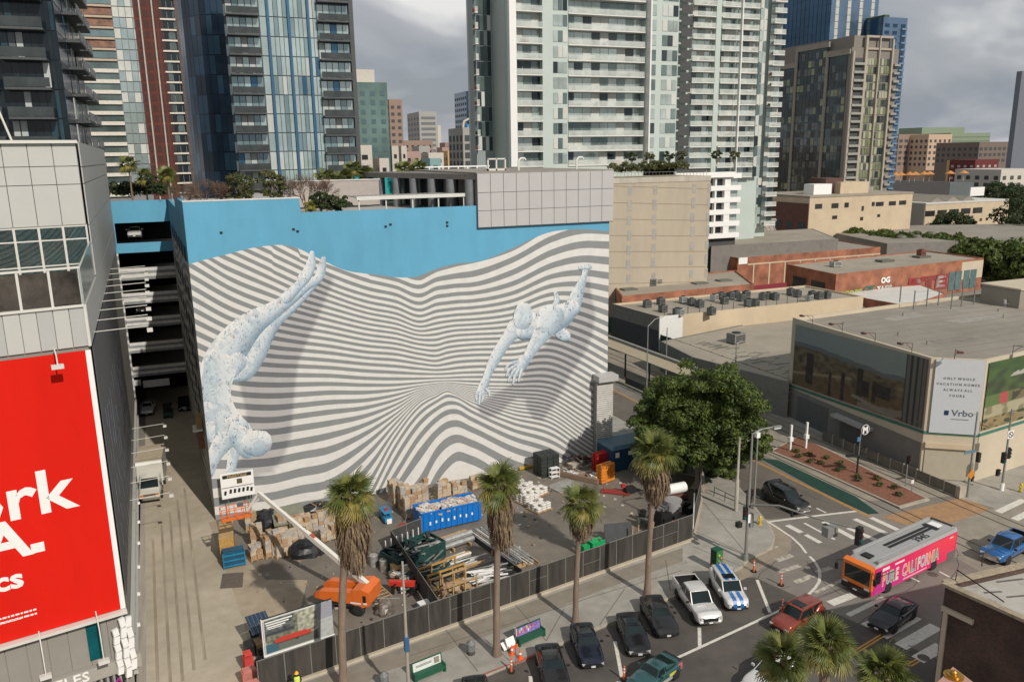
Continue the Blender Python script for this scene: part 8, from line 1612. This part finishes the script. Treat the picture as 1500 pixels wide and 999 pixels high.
for s in (-1, 1): MB().ring([[(-1.0, s*.8-.32, 1.0), (-1.0, s*.8+.32, 1.0), (-1.0, s*.8+.32, 2.0), (-1.0, s*.8-.32, 2.0)], [(1.9, s*.8-.3, 1.05), (1.9, s*.8+.3, 1.05), (1.9, s*.8+.3, 1.75), (1.9, s*.8-.3, 1.75)], [(2.5, s*.8-.2, 1.1), (2.5, s*.8+.2, 1.1), (2.5, s*.8+.2, 1.4), (2.5, s*.8-.2, 1.4)]], smooth=False).build('hood', M_jo, bl)
bx('control_panel', M_trim, (-1.95, 1.17, 1.6), (.25, .03, .55), bl); bx('decal', M_white, (-1.2, 1.17, 1.15), (.9, .02, .12), bl); bx('decal', M_white, (-2.0, 1.17, 1.2), (.3, .02, .15), bl)
for x in (-1.35, 1.35):
    for s in (-1, 1): wheel(bl, x, s*1.0, .5, .34, mat('wheel_cream', (.58, .55, .48), .6))
def toloc(p): x, y = p[0]-bl0[0], p[1]-bl0[1]; c, s = math.cos(-A_), math.sin(-A_); return (c*x-s*y, s*x+c*y, p[2])
piv = (-1.7, 0, 2.2); jt = toloc((*P(379, 722, 7.2), 7.2)); bk = toloc((*P(345, 752, 5.3), 5.3)); bk2 = toloc((*P(362, 748, 5.5), 5.5))
def beam(nm, a, b, w_, h_, m, parent):
    a, b = Vector(a), Vector(b); d = (b-a).normalized(); u = d.cross(Vector((0, 0, 1))).normalized()*w_/2; v_ = u.cross(d).normalized()*h_/2
    r0 = [a+u+v_, a-u+v_, a-u-v_, a+u-v_]; r1 = [b+u+v_, b-u+v_, b-u-v_, b+u-v_]; return MB().ring([[tuple(x) for x in r0], [tuple(x) for x in r1]], smooth=False).build(nm, m, parent)
mid_ = Vector(piv)*.45 + Vector(jt)*.55
bm = beam('boom', piv, mid_, .34, .40, M_jw, bl); beam('boom_section', mid_, jt, .26, .31, M_jw, bm)
d_ = (Vector(jt)-Vector(piv)).normalized(); u_ = d_.cross(Vector((0, 0, 1))).normalized()
bx('boom_label', mat('label_red', (.4, .07, .04), .6), tuple(Vector(piv)*.52+Vector(jt)*.48+Vector((0, 0, .27))), (.5, .3, .03), bl, ry=-math.asin(d_.z), rz=math.atan2(d_.y, d_.x))
for k in range(7): f = .60-.035*k; bx('boom_letter', M_trim, tuple(Vector(piv)*(f+.02)+Vector(jt)*(1-f-.02)-u_*-.235), (.22, .02, .24), bl, ry=-math.asin(d_.z), rz=math.atan2(d_.y, d_.x))
beam('jib', jt, bk2, .14, .2, M_jw, bl); beam('jib_ram', tuple(Vector(jt)+Vector((0, 0, -.5))), tuple(Vector(bk2)+Vector((.1, 0, -.05))), .1, .12, M_jw, bl)
bo = bpy.data.objects.new('basket', MB().box(-1.2, 1.2, -.42, .42, 0, .08).mesh('basket', M_jo)); COL.objects.link(bo); bo.parent = bl; bo.location = (bk[0], bk[1], bk[2]-.4); bo.rotation_euler = (0, 0, -A_+R(8))
for z in (.55, 1.1):
    for s in (-1, 1): bx('rail', M_jo, (0, s*.42, z), (2.4, .05, .05), bo); bx('rail', M_jo, (s*1.2, 0, z), (.05, .84, .05), bo)
for x in (-1.2, -.6, 0, .6, 1.2):
    for s in (-1, 1): bx('stanchion', M_jo, (x, s*.42, .58), (.05, .05, 1.1), bo)
bx('toe_board', M_jo, (0, -.43, .14), (2.42, .03, .2), bo); bx('control_box', M_jg, (.5, .3, 1.0), (.5, .25, .25), bo)
# dumpster
d0, d1 = P(618, 783), P(705, 763); A_ = ang(d0, d1); L_ = math.hypot(d1[0]-d0[0], d1[1]-d0[1])
dm = thing('dumpster', 'large open bright blue dumpster heaped with white debris', 'dumpster', (*d0, 0), A_); M_db = mat('dumpster_blue', (.004, .15, .50), .45, var=.08, scale=1, dirt=((.05, .12, .25), 1.5, .6, .6)); DW = 2.3; DH = 2.0
for y in (0, DW): bx('side_wall', M_db, (L_/2, y, DH/2+.15), (L_, .08, DH-.1), dm)
for x in (0.02, L_-.02): bx('end_wall', M_db, (x, DW/2, DH/2+.15), (.08, DW-.1, DH-.12), dm)
bx('floor', M_db, (L_/2, DW/2, .22), (L_-.1, DW-.1, .12), dm)
for k in range(11): bx('rib', M_db, (.25+k*(L_-.5)/10, -.07, DH/2+.15), (.1, .08, DH-.14), dm)
bx('top_rim', M_db, (L_/2, -.03, DH+.1), (L_, .14, .1), dm); bx('top_rim', M_db, (L_/2, DW, DH+.103), (L_, .14, .1), dm)
for k in range(8): bx('painted_mark', M_white, (.85+k*.62, -.12, 1.0+.06*(k % 3)), (.16, .01, .26 if k % 2 else .34), dm)
for x in (.4, L_-.4): MB().tube([(x, .2, .12), (x, DW-.2, .12)], .12, 8).build('roller', M_trim, dm)
rb = MB(); r_ = random.Random(4)
for k in range(300):
    x, y = r_.uniform(.15, L_-.15), r_.uniform(.15, DW-.15); z = 1.55+.55*math.exp(-((y-DW/2)/.9)**2)*(1+.3*math.sin(x*2.1))+r_.uniform(-.1, .1); s = r_.uniform(.08, .32)
    rb.box(x-s, x+s, y-s*.6, y+s*.6, z, z+s*.5, r_.choice((0, 0, 0, 1, 2)), rz=r_.uniform(0, 3))
rbo = rb.build('rubble', [M_debris, M_card2, mat('debris_pink', (.42, .30, .30), .8)], None, kind='stuff'); rbo.location = (*d0, 0); rbo.rotation_euler = (0, 0, A_); rbo['label'] = 'heap of white rubble and torn card filling the blue dumpster'
# small blue scissor lift
t = thing('scissor_lift', 'little bright blue scissor lift standing next to the stacked boxes', 'lift', (*P(566, 762), 0), .1); M_sb = mat('scissor_blue', (.02, .22, .42), .5)
bx('base', M_sb, (0, 0, .4), (.85, 1.8, .45), t); bx('platform', M_sb, (0, .1, 1.05), (.85, 1.7, .1), t); bx('red_cap', mat('cap_red', (.4, .03, .03), .5), (0, -.1, 1.2), (.3, .3, .3), t)
for s in (-1, 1):
    bx('side_rail', M_sb, (s*.4, .1, 1.55), (.05, 1.7, .08), t); bx('scissor_arm', M_jg, (s*.2, 0, .8), (.06, 1.5, .08), t, rx=.25); bx('scissor_arm', M_jg, (s*.26, 0, .8), (.06, 1.5, .08), t, rx=-.25)
    for y in (-.6, .6): wheel(t, s*.36, y, .18, .12)
bx('ladder', M_white, (0, -.95, .3), (.5, .05, .5), t)
t = thing('pallet_truck', 'red hand trolley lying by the dumpster end', 'trolley', (*P(588, 775), .01), .9); bx('deck', mat('trolley_red', (.30, .04, .03), .5), (0, 0, .25), (1.6, .7, .08), t); MB().tube([(.8, 0, .25), (1.4, 0, .9), (1.5, .2, .9)], .03, 5).build('handle', M_galv, t)
[wheel(t, x, y, .12, .06) for x in (-.6, .6) for y in (-.3, .3)]
# bag pallets on the right
SACK = MB().ring([[(x*.30*f, y*.27*f, z) for x, y in [(math.copysign(abs(math.cos(q))**.5, math.cos(q)), math.copysign(abs(math.sin(q))**.5, math.sin(q))) for q in [j*math.pi/6 for j in range(12)]]] for z, f in ((-.11, .7), (-.06, .97), (0, 1.04), (.06, .97), (.11, .7))]).mesh('sack', M_bag)
for k, (px, py, nx, ny, nz, lab) in enumerate(((790, 746, 3, 3, 3, 'pallet of white sacks nearest the camera'), (772, 735, 3, 3, 4, 'pallet of white sacks left behind the nearest one'), (786, 724, 3, 3, 3, 'pallet of white sacks in the middle of the group'), (765, 717, 3, 3, 3, 'pallet of white sacks closest to the mural'))):
    g_ = P(px, py); t = thing('sack_pallet', lab, 'pallet load', (*g_, .01), R(18+k*4), 'pallets of white sacks'); pallet(t, 2.0, 1.9)
    for a in range(nx):
        for b in range(ny):
            for c in range(nz-(1 if (a+b+k) % 3 == 0 else 0)): inst('sack', SACK, ((a-1)*.62, (b-1)*.58, .25+c*.24), random.uniform(-.1, .1), t)
t = thing('black_crates', 'tall block of stacked black plastic crates against the mural', 'crates', (*P(800, 694), 0), .1)
for i in range(3):
    for j in range(2):
        for k in range(6): bx('crate', mat('crate_black', (.022, .028, .026), .6, var=.2), ((i-1)*.78, (j-.5)*1.0, .2+k*.42), (.72, .92, .38), t)
t = thing('white_rack', 'small white wire rack in front of the black crates', 'rack', (*P(812, 700), 0), .1); [bx('shelf', M_white, (0, 0, z), (1.0, .6, .05), t) for z in (.2, .7, 1.2)]; [bx('upright', M_white, (x, y, .6), (.05, .05, 1.2), t) for x in (-.5, .5) for y in (-.3, .3)]
t = thing('steel_sheet', 'flat grey metal sheet lying on the yard floor', 'sheet', (*P(825, 712), .02), .3); bx('sheet', M_alu, (0, 0, .08), (3.2, 2.0, .12), t)
t = thing('yellow_beam', 'yellow painted beam on the ground by the mural', 'beam', (*P(783, 684), .02), .1); bx('beam', mat('beam_yellow', (.5, .33, .03), .6), (0, 0, .2), (4, .3, .25), t)
t = thing('trench_tray', 'long rusty tray of metal offcuts next to the grey sheet', 'tray', (*P(850, 700), .02), -.95)
bx('tray', mat('tray_rust', (.22, .15, .10), .8), (0, 0, .3), (5, 1.6, .5), t); [bx('offcut', random.choice((M_alu, M_white, M_trim)), (random.uniform(-2.2, 2.2), random.uniform(-.6, .6), .62), (random.uniform(.3, 1.4), .12, .1), t, rz=random.uniform(-.8, .8)) for k in range(22)]
t = thing('pipe_heap', 'tangled heap of pipes and fittings against the garage pilaster', 'scrap', (*P(862, 682), .01)); [bx('pipe', random.choice((M_alu, M_trim, M_galv, M_rb)), (random.uniform(-2, 2), random.uniform(-1, 1), .2+random.random()*.9), (random.uniform(.5, 2.6), .1, .1), t, rz=random.uniform(0, 3), ry=random.uniform(-.3, .3)) for k in range(34)]
for nm, px, py, c, lab in (('barrier_stack', 882, 688, (.42, .02, .015), 'stack of red plastic barriers beside the blue container'), ('barrier_stack', 889, 706, (.62, .20, .02), 'stack of orange plastic barriers in front of the red ones')):
    t = thing(nm, lab, 'barriers', (*P(px, py), 0), R(16)); m = mat('barrier_%d' % py, c, .5, var=.08)
    for k in range(6):
        MB().ring([[(x, -.22+.03*(k % 2), .12+k*.33), (x, .22, .12+k*.33), (x, .16, .40+k*.33), (x, -.16, .40+k*.33)] for x in (-1.0, 1.0)], smooth=False).build('barrier', m, t); MB().ring([[(x, .28, .12+k*.33), (x, .7, .12+k*.33), (x, .64, .40+k*.33), (x, .34, .40+k*.33)] for x in (-1.0, 1.0)], smooth=False).build('barrier', m, t)
t = thing('site_container', 'dark blue site container with two white notices', 'container', (*P(898, 692), 0), R(4)); M_co = mat('container_blue', (.014, .05, .10), .5, var=.1)
MB().box(0, 5.4, 0, 3.4, .1, 2.6).build('walls', M_co, t); MB().ring([[(-.1, -.1, 2.6), (5.5, -.1, 2.6), (5.5, 3.5, 2.6), (-.1, 3.5, 2.6)], [(.2, .3, 2.95), (5.2, .3, 2.95), (5.2, 3.2, 2.95), (.2, 3.2, 2.95)]], smooth=False).build('roof', mat('container_roof', (.05, .11, .15), .6), t)
for k in range(14): bx('corrugation', M_co, (.2+k*.385, -.03, 1.35), (.14, .07, 2.4), t)
bx('notice', M_white, (.5, -.08, 2.0), (.5, .02, .6), t); bx('notice', M_white, (2.4, -.08, 2.0), (.9, .02, .45), t)
t = thing('red_ramp', 'red steel loading ramp lying flat in the yard', 'ramp', (*P(902, 722), .01), R(-38)); bx('ramp', mat('ramp_red', (.26, .035, .03), .5), (0, 0, .12), (3.0, 1.0, .12), t); bx('ramp', mat('ramp_rust', (.34, .12, .04), .6), (.8, .65, .1), (2.2, .3, .1), t); MB().tube([(-1.2, 0, .2), (-1.6, .3, 1.0), (-1.2, .6, 1.0)], .04, 6).build('handle', MATS['ramp_red'], t)
t = thing('generator', 'red and black generator with cables beside the red ramp', 'generator', (*P(922, 722), .01)); bx('engine', M_trim, (0, 0, .4), (1.1, .8, .6), t); bx('red_cap', MATS['cap_red'], (-.6, .3, .8), (.4, .35, .35), t); [bx('hose', M_trim, (random.uniform(-.5, 1.5), random.uniform(-.8, .6), .15), (.9, .08, .08), t, rz=random.random()*3) for k in range(7)]
t = thing('site_board', 'upright dark grey panel leaning inside the street fence', 'panel', (*P(905, 793), .01), R(-12)); bx('panel', mat('panel_slate', (.065, .07, .075), .7), (0, 0, .95), (2.6, .1, 1.7), t, rx=-.15); bx('prop', M_wood, (.2, .5, .6), (.08, 1.1, .08), t, rx=.6)
t = thing('green_machine', 'bright green site machine with pipes inside the street fence', 'machine', (*P(868, 806), .01), R(10)); bx('body', mat('machine_green', (.01, .33, .10), .5), (.4, 0, .5), (1.4, .8, .8), t); bx('body', MATS['machine_green'], (-.7, .2, .4), (.7, .6, .5), t); [bx('pipe', random.choice((M_alu, M_trim)), (random.uniform(-1, .8), random.uniform(-.2, 1), .8+random.random()*.4), (1.3, .07, .07), t, rz=random.uniform(0, 3), ry=.3) for k in range(14)]
t = thing('forklift', 'black and orange forklift half hidden behind the corner of the street fence', 'forklift', (*P(975, 782), .01), R(20)); bx('body', mat('fork_orange', (.70, .13, .02), .5), (.2, 0, .75), (1.5, 1.0, .7), t); bx('guard', M_trim, (-.3, 0, 1.5), (1.2, 1.0, .9), t); bx('mast', M_trim, (-1.1, 0, 1.4), (.2, .8, 2.4), t); [wheel(t, x, s*.5, .32, .22) for x in (-.7, .8) for s in (-1, 1)]
for k, (px, py, lab) in enumerate(((950, 768, 'dark heap of coiled hoses and bins near the yard corner'), (968, 758, 'rack of grey gear under the round tree'), (995, 752, 'dark machinery in the shade beside the gate post'))):
    t = thing('equipment_heap', lab, 'equipment', (*P(px, py), .01)); [bx('piece', random.choice((M_trim, M_jg, M_alu, M_trim)), (random.uniform(-1, 1.2), random.uniform(-.9, .9), .3+random.random()*.9), (random.uniform(.3, 1.0), random.uniform(.2, .7), random.uniform(.2, .6)), t, rz=random.random()*3) for q in range(16)]
t = thing('tank_cart', 'white rounded tank on a brown cart behind the tallest palm skirt', 'cart', (*P(990, 735), .01)); MB().tube([(-1.0, 0, 1.5), (1.0, 0, 1.5)], .55, 14).build('tank', M_white, t); bx('frame', mat('frame_brown', (.14, .06, .04), .7), (0, 0, .7), (2.2, 1.2, .5), t); [wheel(t, x, s*.6, .3, .2) for x in (-.7, .7) for s in (-1, 1)]
t = thing('grey_tank', 'pale grey panelled tank beside the tallest palm skirt', 'tank', (*P(985, 752), .01)); MB().cyl(0, 0, 0, 1.5, .9, 18).build('tank', mat('tank_grey', (.30, .30, .29), .5), t)
t = thing('timber_offcuts', 'bundle of upright timber posts and offcuts inside the fence, right', 'timber', (*P(940, 795), .01)); [bx('upright_post', M_wood, (x, .2, .9), (.1, .1, 1.7), t, ry=.05) for x in (-.9, -.3, .9, 1.3)]; [bx('offcut', random.choice((M_wood, M_debris)), (random.uniform(-2, .8), random.uniform(-.4, .8), .15+random.random()*.2), (random.uniform(.5, 1.6), .12, .1), t, rz=random.uniform(-.8, .8)) for k in range(24)]
t = thing('timber_offcuts', 'row of brown timber lying along the fence beside the green machine', 'timber', (*P(893, 806), .01), R(-30)); [bx('plank', random.choice((M_wood, M_card)), (random.uniform(-1, 1), k*.16, .12), (2.2, .12, .1), t, rz=random.uniform(-.1, .1)) for k in range(7)]
# pen full of scrap
t = thing('debris_bin', 'open dark green skip full of tangled green scrap', 'skip', (*P(606, 822), .01), R(22)); M_gs = mat('skip_green', (.012, .05, .045), .6, var=.4, scale=2)
for y in (-1.3, 1.3): bx('side_wall', M_gs, (0, y, .8), (5.2, .08, 1.5), t)
for x in (-2.6, 2.6): bx('end_wall', M_gs, (x, 0, .8), (.08, 2.6, 1.5), t)
[bx('scrap', random.choice((M_gs, M_gs, M_trim, M_alu)), (random.uniform(-2.3, 2.3), random.uniform(-1.1, 1.1), 1.0+random.random()*.6), (random.uniform(.4, 2.4), random.uniform(.05, .3), .06), t, rz=random.uniform(0, 3), ry=random.uniform(-.25, .25)) for k in range(60)]
for k in range(7): bx('bracket', M_white, (-2+k*.6, 1.3, 1.9), (.07, .07, .7), t); 
t = thing('green_frame_stack', 'second dark green frame full of steel sections, nearer the street fence', 'scrap', (*P(625, 852), .01), R(22)); [bx('scrap', random.choice((M_gs, M_trim, M_gs, M_galv)), (random.uniform(-2, 2.2), random.uniform(-1.2, 1.2), .4+random.random()*.9), (random.uniform(1.2, 3.4), .1, .1), t, rz=random.uniform(-.4, .5), ry=random.uniform(-.1, .1)) for k in range(42)]
t = thing('timber_crate', 'open pale timber crate of bundled fittings against the street fence', 'crate', (*P(665, 872), .01), R(12))
for y in (-.9, .9): [bx('rail', M_wood, (0, y, z), (3.4, .1, .14), t) for z in (.4, 1.5)]
for x in (-1.65, -.55, .55, 1.65): [bx('upright', M_wood, (x, y, .85), (.12, .12, 1.5), t) for y in (-.9, .9)]
[bx('bundle', random.choice((M_card2, M_wood, M_card)), (random.uniform(-1.4, 1.4), random.uniform(-.7, .7), .4+random.random()*.7), (random.uniform(.4, .9), .3, .25), t, rz=random.uniform(-.5, .5)) for k in range(22)]
t = thing('timber_crate', 'empty timber frame crate with dark inside, left of the pale crate', 'crate', (*P(648, 855), .01), R(14))
for z in (.3, 1.6): [bx('rail', M_osb, (0, y, z), (3.6, .1, .16), t) for y in (-.7, .7)]
for x in (-1.75, -.6, .6, 1.75): [bx('upright', M_osb, (x, y, .95), (.12, .12, 1.5), t) for y in (-.7, .7)]
t = thing('wrapped_pipes', 'long bundle of foil-wrapped pipes on timber, behind the crates', 'pipes', (*P(660, 805), .01), R(14)); [MB().tube([(-2.3, y, z), (2.3, y, z)], .26, 10).build('pipe', mat('foil', (.5, .5, .48), .3, .6, var=.3, scale=2), t) for y, z in ((-.3, .6), (.25, .6), (0, 1.05))]; [bx('bearer', M_wood, (x, 0, .2), (.15, 1.4, .3), t) for x in (-1.8, 0, 1.8)]; bx('plank', M_wood, (0, .9, .9), (4.6, .3, .1), t)
t = thing('white_beams', 'pile of white and brown beams in the middle of the scrap pen', 'beams', (*P(675, 830), .01), R(12)); [bx('beam', random.choice((M_debris, M_white, M_wood, M_alu)), (random.uniform(-.5, .5), -1.2+k*.2, .3+.35*random.random()), (random.uniform(2.5, 4.4), .16, .14), t, rz=random.uniform(-.08, .1)) for k in range(14)]
t = thing('strip_pile', 'fan-shaped pile of white and green plastic strips against the street fence', 'strips', (*P(715, 850), .01), R(8)); [bx('strip', random.choice((M_debris, M_white, M_debris, mat('strip_green', (.20, .42, .22), .6), M_trim)), (random.uniform(-1.3, 1.3), random.uniform(-1.6, 1.4), .15+k*.012), (random.uniform(1.2, 3.2), random.uniform(.08, .25), .05), t, rz=random.uniform(-.35, .3)) for k in range(60)]
t = thing('aluminium_sections', 'long silver aluminium sections lying slanting across the yard to the street fence', 'metal sections', (*P(735, 808), .01), ang(P(695, 778), P(775, 835))); [bx('section', random.choice((M_alu, M_alu, M_debris)), (random.uniform(-.5, .5), -.9+k*.13, .5+.25*random.random()), (random.uniform(6.2, 8.2), .1, .09), t, rz=random.uniform(-.015, .015)) for k in range(15)]; [bx('bearer', M_wood, (x, 0, .2), (.15, 2.2, .35), t) for x in (-3.4, 0, 3.4)]; bx('edge_board', M_ply, (0, 1.2, .3), (8.2, .08, .2), t)
t = thing('pen_wall', 'long dark trench wall beside the aluminium sections', 'wall', (*P(728, 815), .01), ang(P(695, 778), P(775, 835))); bx('board', M_char, (0, -.1, .3), (8, .1, .5), t)
# sacks, drums by inner fence
for k, (px, py, m, lab) in enumerate(((548, 828, MATS['foil'], 'silver drum left of the inner fence'), (560, 822, MATS['foil'], 'silver drum nearest the inner fence corner'), (563, 835, M_wrap, 'wrapped drum in front of the two silver ones'))):
    t = thing('drum', lab, 'drum', (*P(px, py), .01), 0, 'drums by the inner fence'); MB().cyl(0, 0, 0, 1.0, .38, 14).build('body', m, t); MB().cyl(0, 0, 1.0, 1.06, .4, 14, 0, .3).build('lid', M_alu, t)
heap(565, 898, 'grey wrapped bundle with torn film in the open yard', 1.5, 1.2, 1.0, mat('grey_film', (.14, .12, .10), .4, var=.5, scale=4), 'wrapped_bundle', 'bundle', 9, extras=1)
t = thing('ladder_frame', 'long wooden ladder frame lying beside the orange lift', 'ladder', (*P(552, 868), .01), ang(P(540, 860), P(562, 880))); [bx('rail', M_wood, (0, y, .35), (3.4, .08, .1), t) for y in (-.5, .5)]; [bx('rung', M_wood, (-1.5+k*.5, 0, .35), (.07, 1.0, .06), t) for k in range(7)]
t = thing('red_jack', 'long red jack arm among tools by the inner fence', 'jack', (*P(590, 870), .01), R(-28)); bx('arm', mat('jack_red', (.55, .035, .02), .45), (0, 0, 1.0), (2.2, .4, .4), t); bx('leg', M_trim, (-.8, 0, .4), (.2, .3, .8), t); bx('leg', M_trim, (.8, 0, .4), (.2, .3, .8), t)
t = thing('tool_heap', 'crowd of tools, buckets and boards against the inner fence', 'tools', (*P(592, 852), .01)); [bx('tool', random.choice((M_trim, M_wood, M_card2, M_jg, M_alu, M_white)), (random.uniform(-1, 1.2), random.uniform(-1.8, 1.5), .3+random.random()*.6), (random.uniform(.15, .7), random.uniform(.1, .5), random.uniform(.2, .9)), t, rz=random.random()*3) for k in range(26)]; bx('open_crate', M_ply, (-.4, 1.2, .9), (.8, .6, .4), t)
t = thing('cooler_box', 'pale blue cool box against the street fence', 'cool box', (*P(621, 895), .01), R(12)); bx('box', mat('cooler_blue', (.16, .36, .45), .5), (0, 0, .4), (.9, .6, .7), t); bx('lid', M_white, (0, 0, .78), (.92, .62, .08), t)
# board sign with red car
g0_ = P(447, 950); bd = thing('advert_board', 'tilted advert board showing a red classic car, inside the street fence', 'billboard', (3.9, 53.2, 0), R(10))
def fnC(u, w):
    t_ = mathutils_noise(Vector((u*18, w*12, 8)))
    if u > .77: return tuple(np.array((.42, .43, .42))*(1+.25*t_)) if w < .55 else (.30, .30, .33)
    if abs(u-.02) < .012 or w < .03 or w > .965: return (.6, .6, .57)
    cxx, cyy = (u-.42)/.26, (w-.32)/.095
    if abs(cxx) < 1 and -1 < cyy < 1-.5*abs(cxx)**2: return (.50, .05, .03) if cyy > -.5 else (.10, .03, .03)
    if (u-.47)**2*2.2+(w-.27)**2 < .0035: return (.02, .03, .035)
    if w > .5 and u < .45: return (.05, .055, .07) if w < .6 else tuple(np.array((.10, .11, .10))*(1+t_))
    if w < .3: return (.13, .15, .12) if u > .2 else (.05, .12, .16)
    return tuple(np.clip(np.array((.16, .17, .12))*(1+1.2*t_), .02, .6)) if u < .5 else tuple(np.clip(np.array((.34, .34, .26))*(1+t_), .03, .65))
v, f, c = [], [], []
for i in range(61):
    for j in range(37): u, w_ = i/60, j/36; v.append((-1.9+5.0*u-0, -.06, 1.2+2.8*w_)); c.append(fnC(u, w_))
for i in range(60):
    for j in range(36): k = i*37+j; f.append((k, k+37, k+38, k+1))
colmesh('poster', v, f, c, attr_mat('poster_print', 'col', .6, .03), bd, world=False); bx('board_back', M_trim, (.6, .02, 2.6), (5.04, .12, 2.84), bd); bx('board_edge', M_white, (.6, -.03, 1.17), (5.1, .14, .07), bd); bx('board_edge', M_white, (-1.93, -.03, 2.6), (.06, .14, 2.86), bd)
for k, z in enumerate((3.68, 3.5, 3.32, 3.18)): bx('print_line', M_white, (-.75-.1*k, -.075, z), (1.9-.3*k, .01, .09 if k < 3 else .05), bd)
for x in (-1.5, 1.2, 2.7): bx('post', M_wood if x > 2 else M_galv, (x, .12, .7), (.12, .12, 1.4), bd)
heap(405, 972, 'dark tangle of black netting behind the fence, under the advert board', 3.0, 1.2, 1.0, M_tarp, 'netting', 'netting', 15, extras=5)
t = thing('white_tray', 'white dusty tray of rubble against the fence, left', 'tray', (*P(405, 985), .01), R(10)); bx('tray', M_debris, (0, 0, .35), (2.3, 1.0, .6), t); [bx('chunk', M_debris, (random.uniform(-1, 1), random.uniform(-.4, .4), .72), (.25, .2, .15), t, rz=random.random()*3) for k in range(9)]
t = thing('netting_stack', 'flat black slatted rack lying between solar panel and advert board', 'rack', (*P(392, 945), .01), R(8)); [bx('slat', mat('slat_black', (.025, .03, .024), .7), (0, -1.6+k*.27, .55+.1*(k % 2)), (1.9, .16, .08), t) for k in range(13)]; bx('frame', M_trim, (0, 0, .3), (1.8, 3.2, .3), t)
t = thing('window_frame_stack', 'leaning white framed windows behind the fence, under the advert board', 'windows', (*P(462, 975), .01), R(10)); [bx('frame', M_white, (x, 0, .75), (.5, .1, 1.3), t, rx=-.2) for x in (-.6, 0, .6)]; [bx('pane', M_cg, (x, -.06, .75), (.36, .04, 1.1), t, rx=-.2) for x in (-.6, 0, .6)]
t = thing('solar_cart', 'trailer with two tilted blue solar panels at the yard corner', 'solar panel', (*P(383, 950), 0), R(12))
for k in range(2):
    pn = bx('solar_panel', mat('solar_blue', (.035, .06, .10), .25, .3), (0, -.5+k*.95, 2.0+k*.28), (1.5, .92, .05), t, rx=.29); 
    for q in range(5): bx('cell_line', M_alu, (-.6+q*.3, -.5+k*.95, 2.03+k*.28), (.015, .9, .02), t, rx=.29)
bx('mast', M_galv, (0, 0, 1.0), (.1, .1, 1.9), t); bx('cart_box', M_ply, (.1, -.3, .5), (1.2, .9, .8), t); bx('cart_box', M_trim, (-.9, -.2, .5), (.6, 1.0, .8), t)
for k, (px, py, c, lab) in enumerate(((365, 985, (.50, .05, .04), 'bright red box at the left end of the street fence'), (366, 1002, (.45, .17, .13), 'faded pink block behind the bright red box'), (372, 1022, (.45, .18, .15), 'faded pink block nearest the bottom edge'))):
    t = thing('barrier_block', lab, 'barrier', (*P(px, py), .01), R(12)); bx('block', mat('block_%d' % k, c, .7), (0, 0, .55), (.6 if k == 0 else 1.0, .7, 1.1 if k else 1.5), t); bx('block_cap', mat('block_cap_%d' % k, tuple(min(1, x*1.15) for x in c), .7), (0, 0, 1.15 if k else 1.55), (.5 if k == 0 else .8, .6, .12), t)
t = thing('junction_box', 'rust-brown plywood boxes fixed to the shaded lane wall', 'box', (GX0-.1, 87.5, 6)); bx('box', M_ply, (-.45, 0, 2.2), (.8, 1.6, 1.2), t); bx('box', mat('box_rust', (.22, .10, .05), .7), (-.45, 0, .2), (.8, 1.6, 1.8), t); bx('shelf', M_white, (-.6, 0, 1.4), (1.3, 1.8, .25), t)
# hand-rail by the tree, crossing lines
t = thing('kerb_railing', 'low steel railing in the pavement behind the concrete pole', 'railing', (*P(1046, 722, .14), .14)); a, b = P(1046, 726, .14), P(1078, 742, .14); bx('rail', M_sig, ((a[0]+b[0])/2, (a[1]+b[1])/2, 1.1), (math.hypot(b[0]-a[0], b[1]-a[1]), .05, .05), t, rz=ang(a, b), world=True); [bx('post', M_sig, (*cf(a, b, f), .62), (.05, .05, .95), t, world=True) for f in (0, .5, 1)]
for k in range(2):
    a = P(1060+k*20, 600+k*22, 6); wi = thing('overhead_wire', ('thin overhead wire from the big tree to the M sign' if k == 0 else 'lower thin overhead wire across the tram tracks'), 'wire', (50, 66, 0)); MB().tube([(0, 0, 7.5-k), (10, 6, 7.1-k), (21, 8, 7.4-k)], .025, 4).build('wire', M_sig, wi)
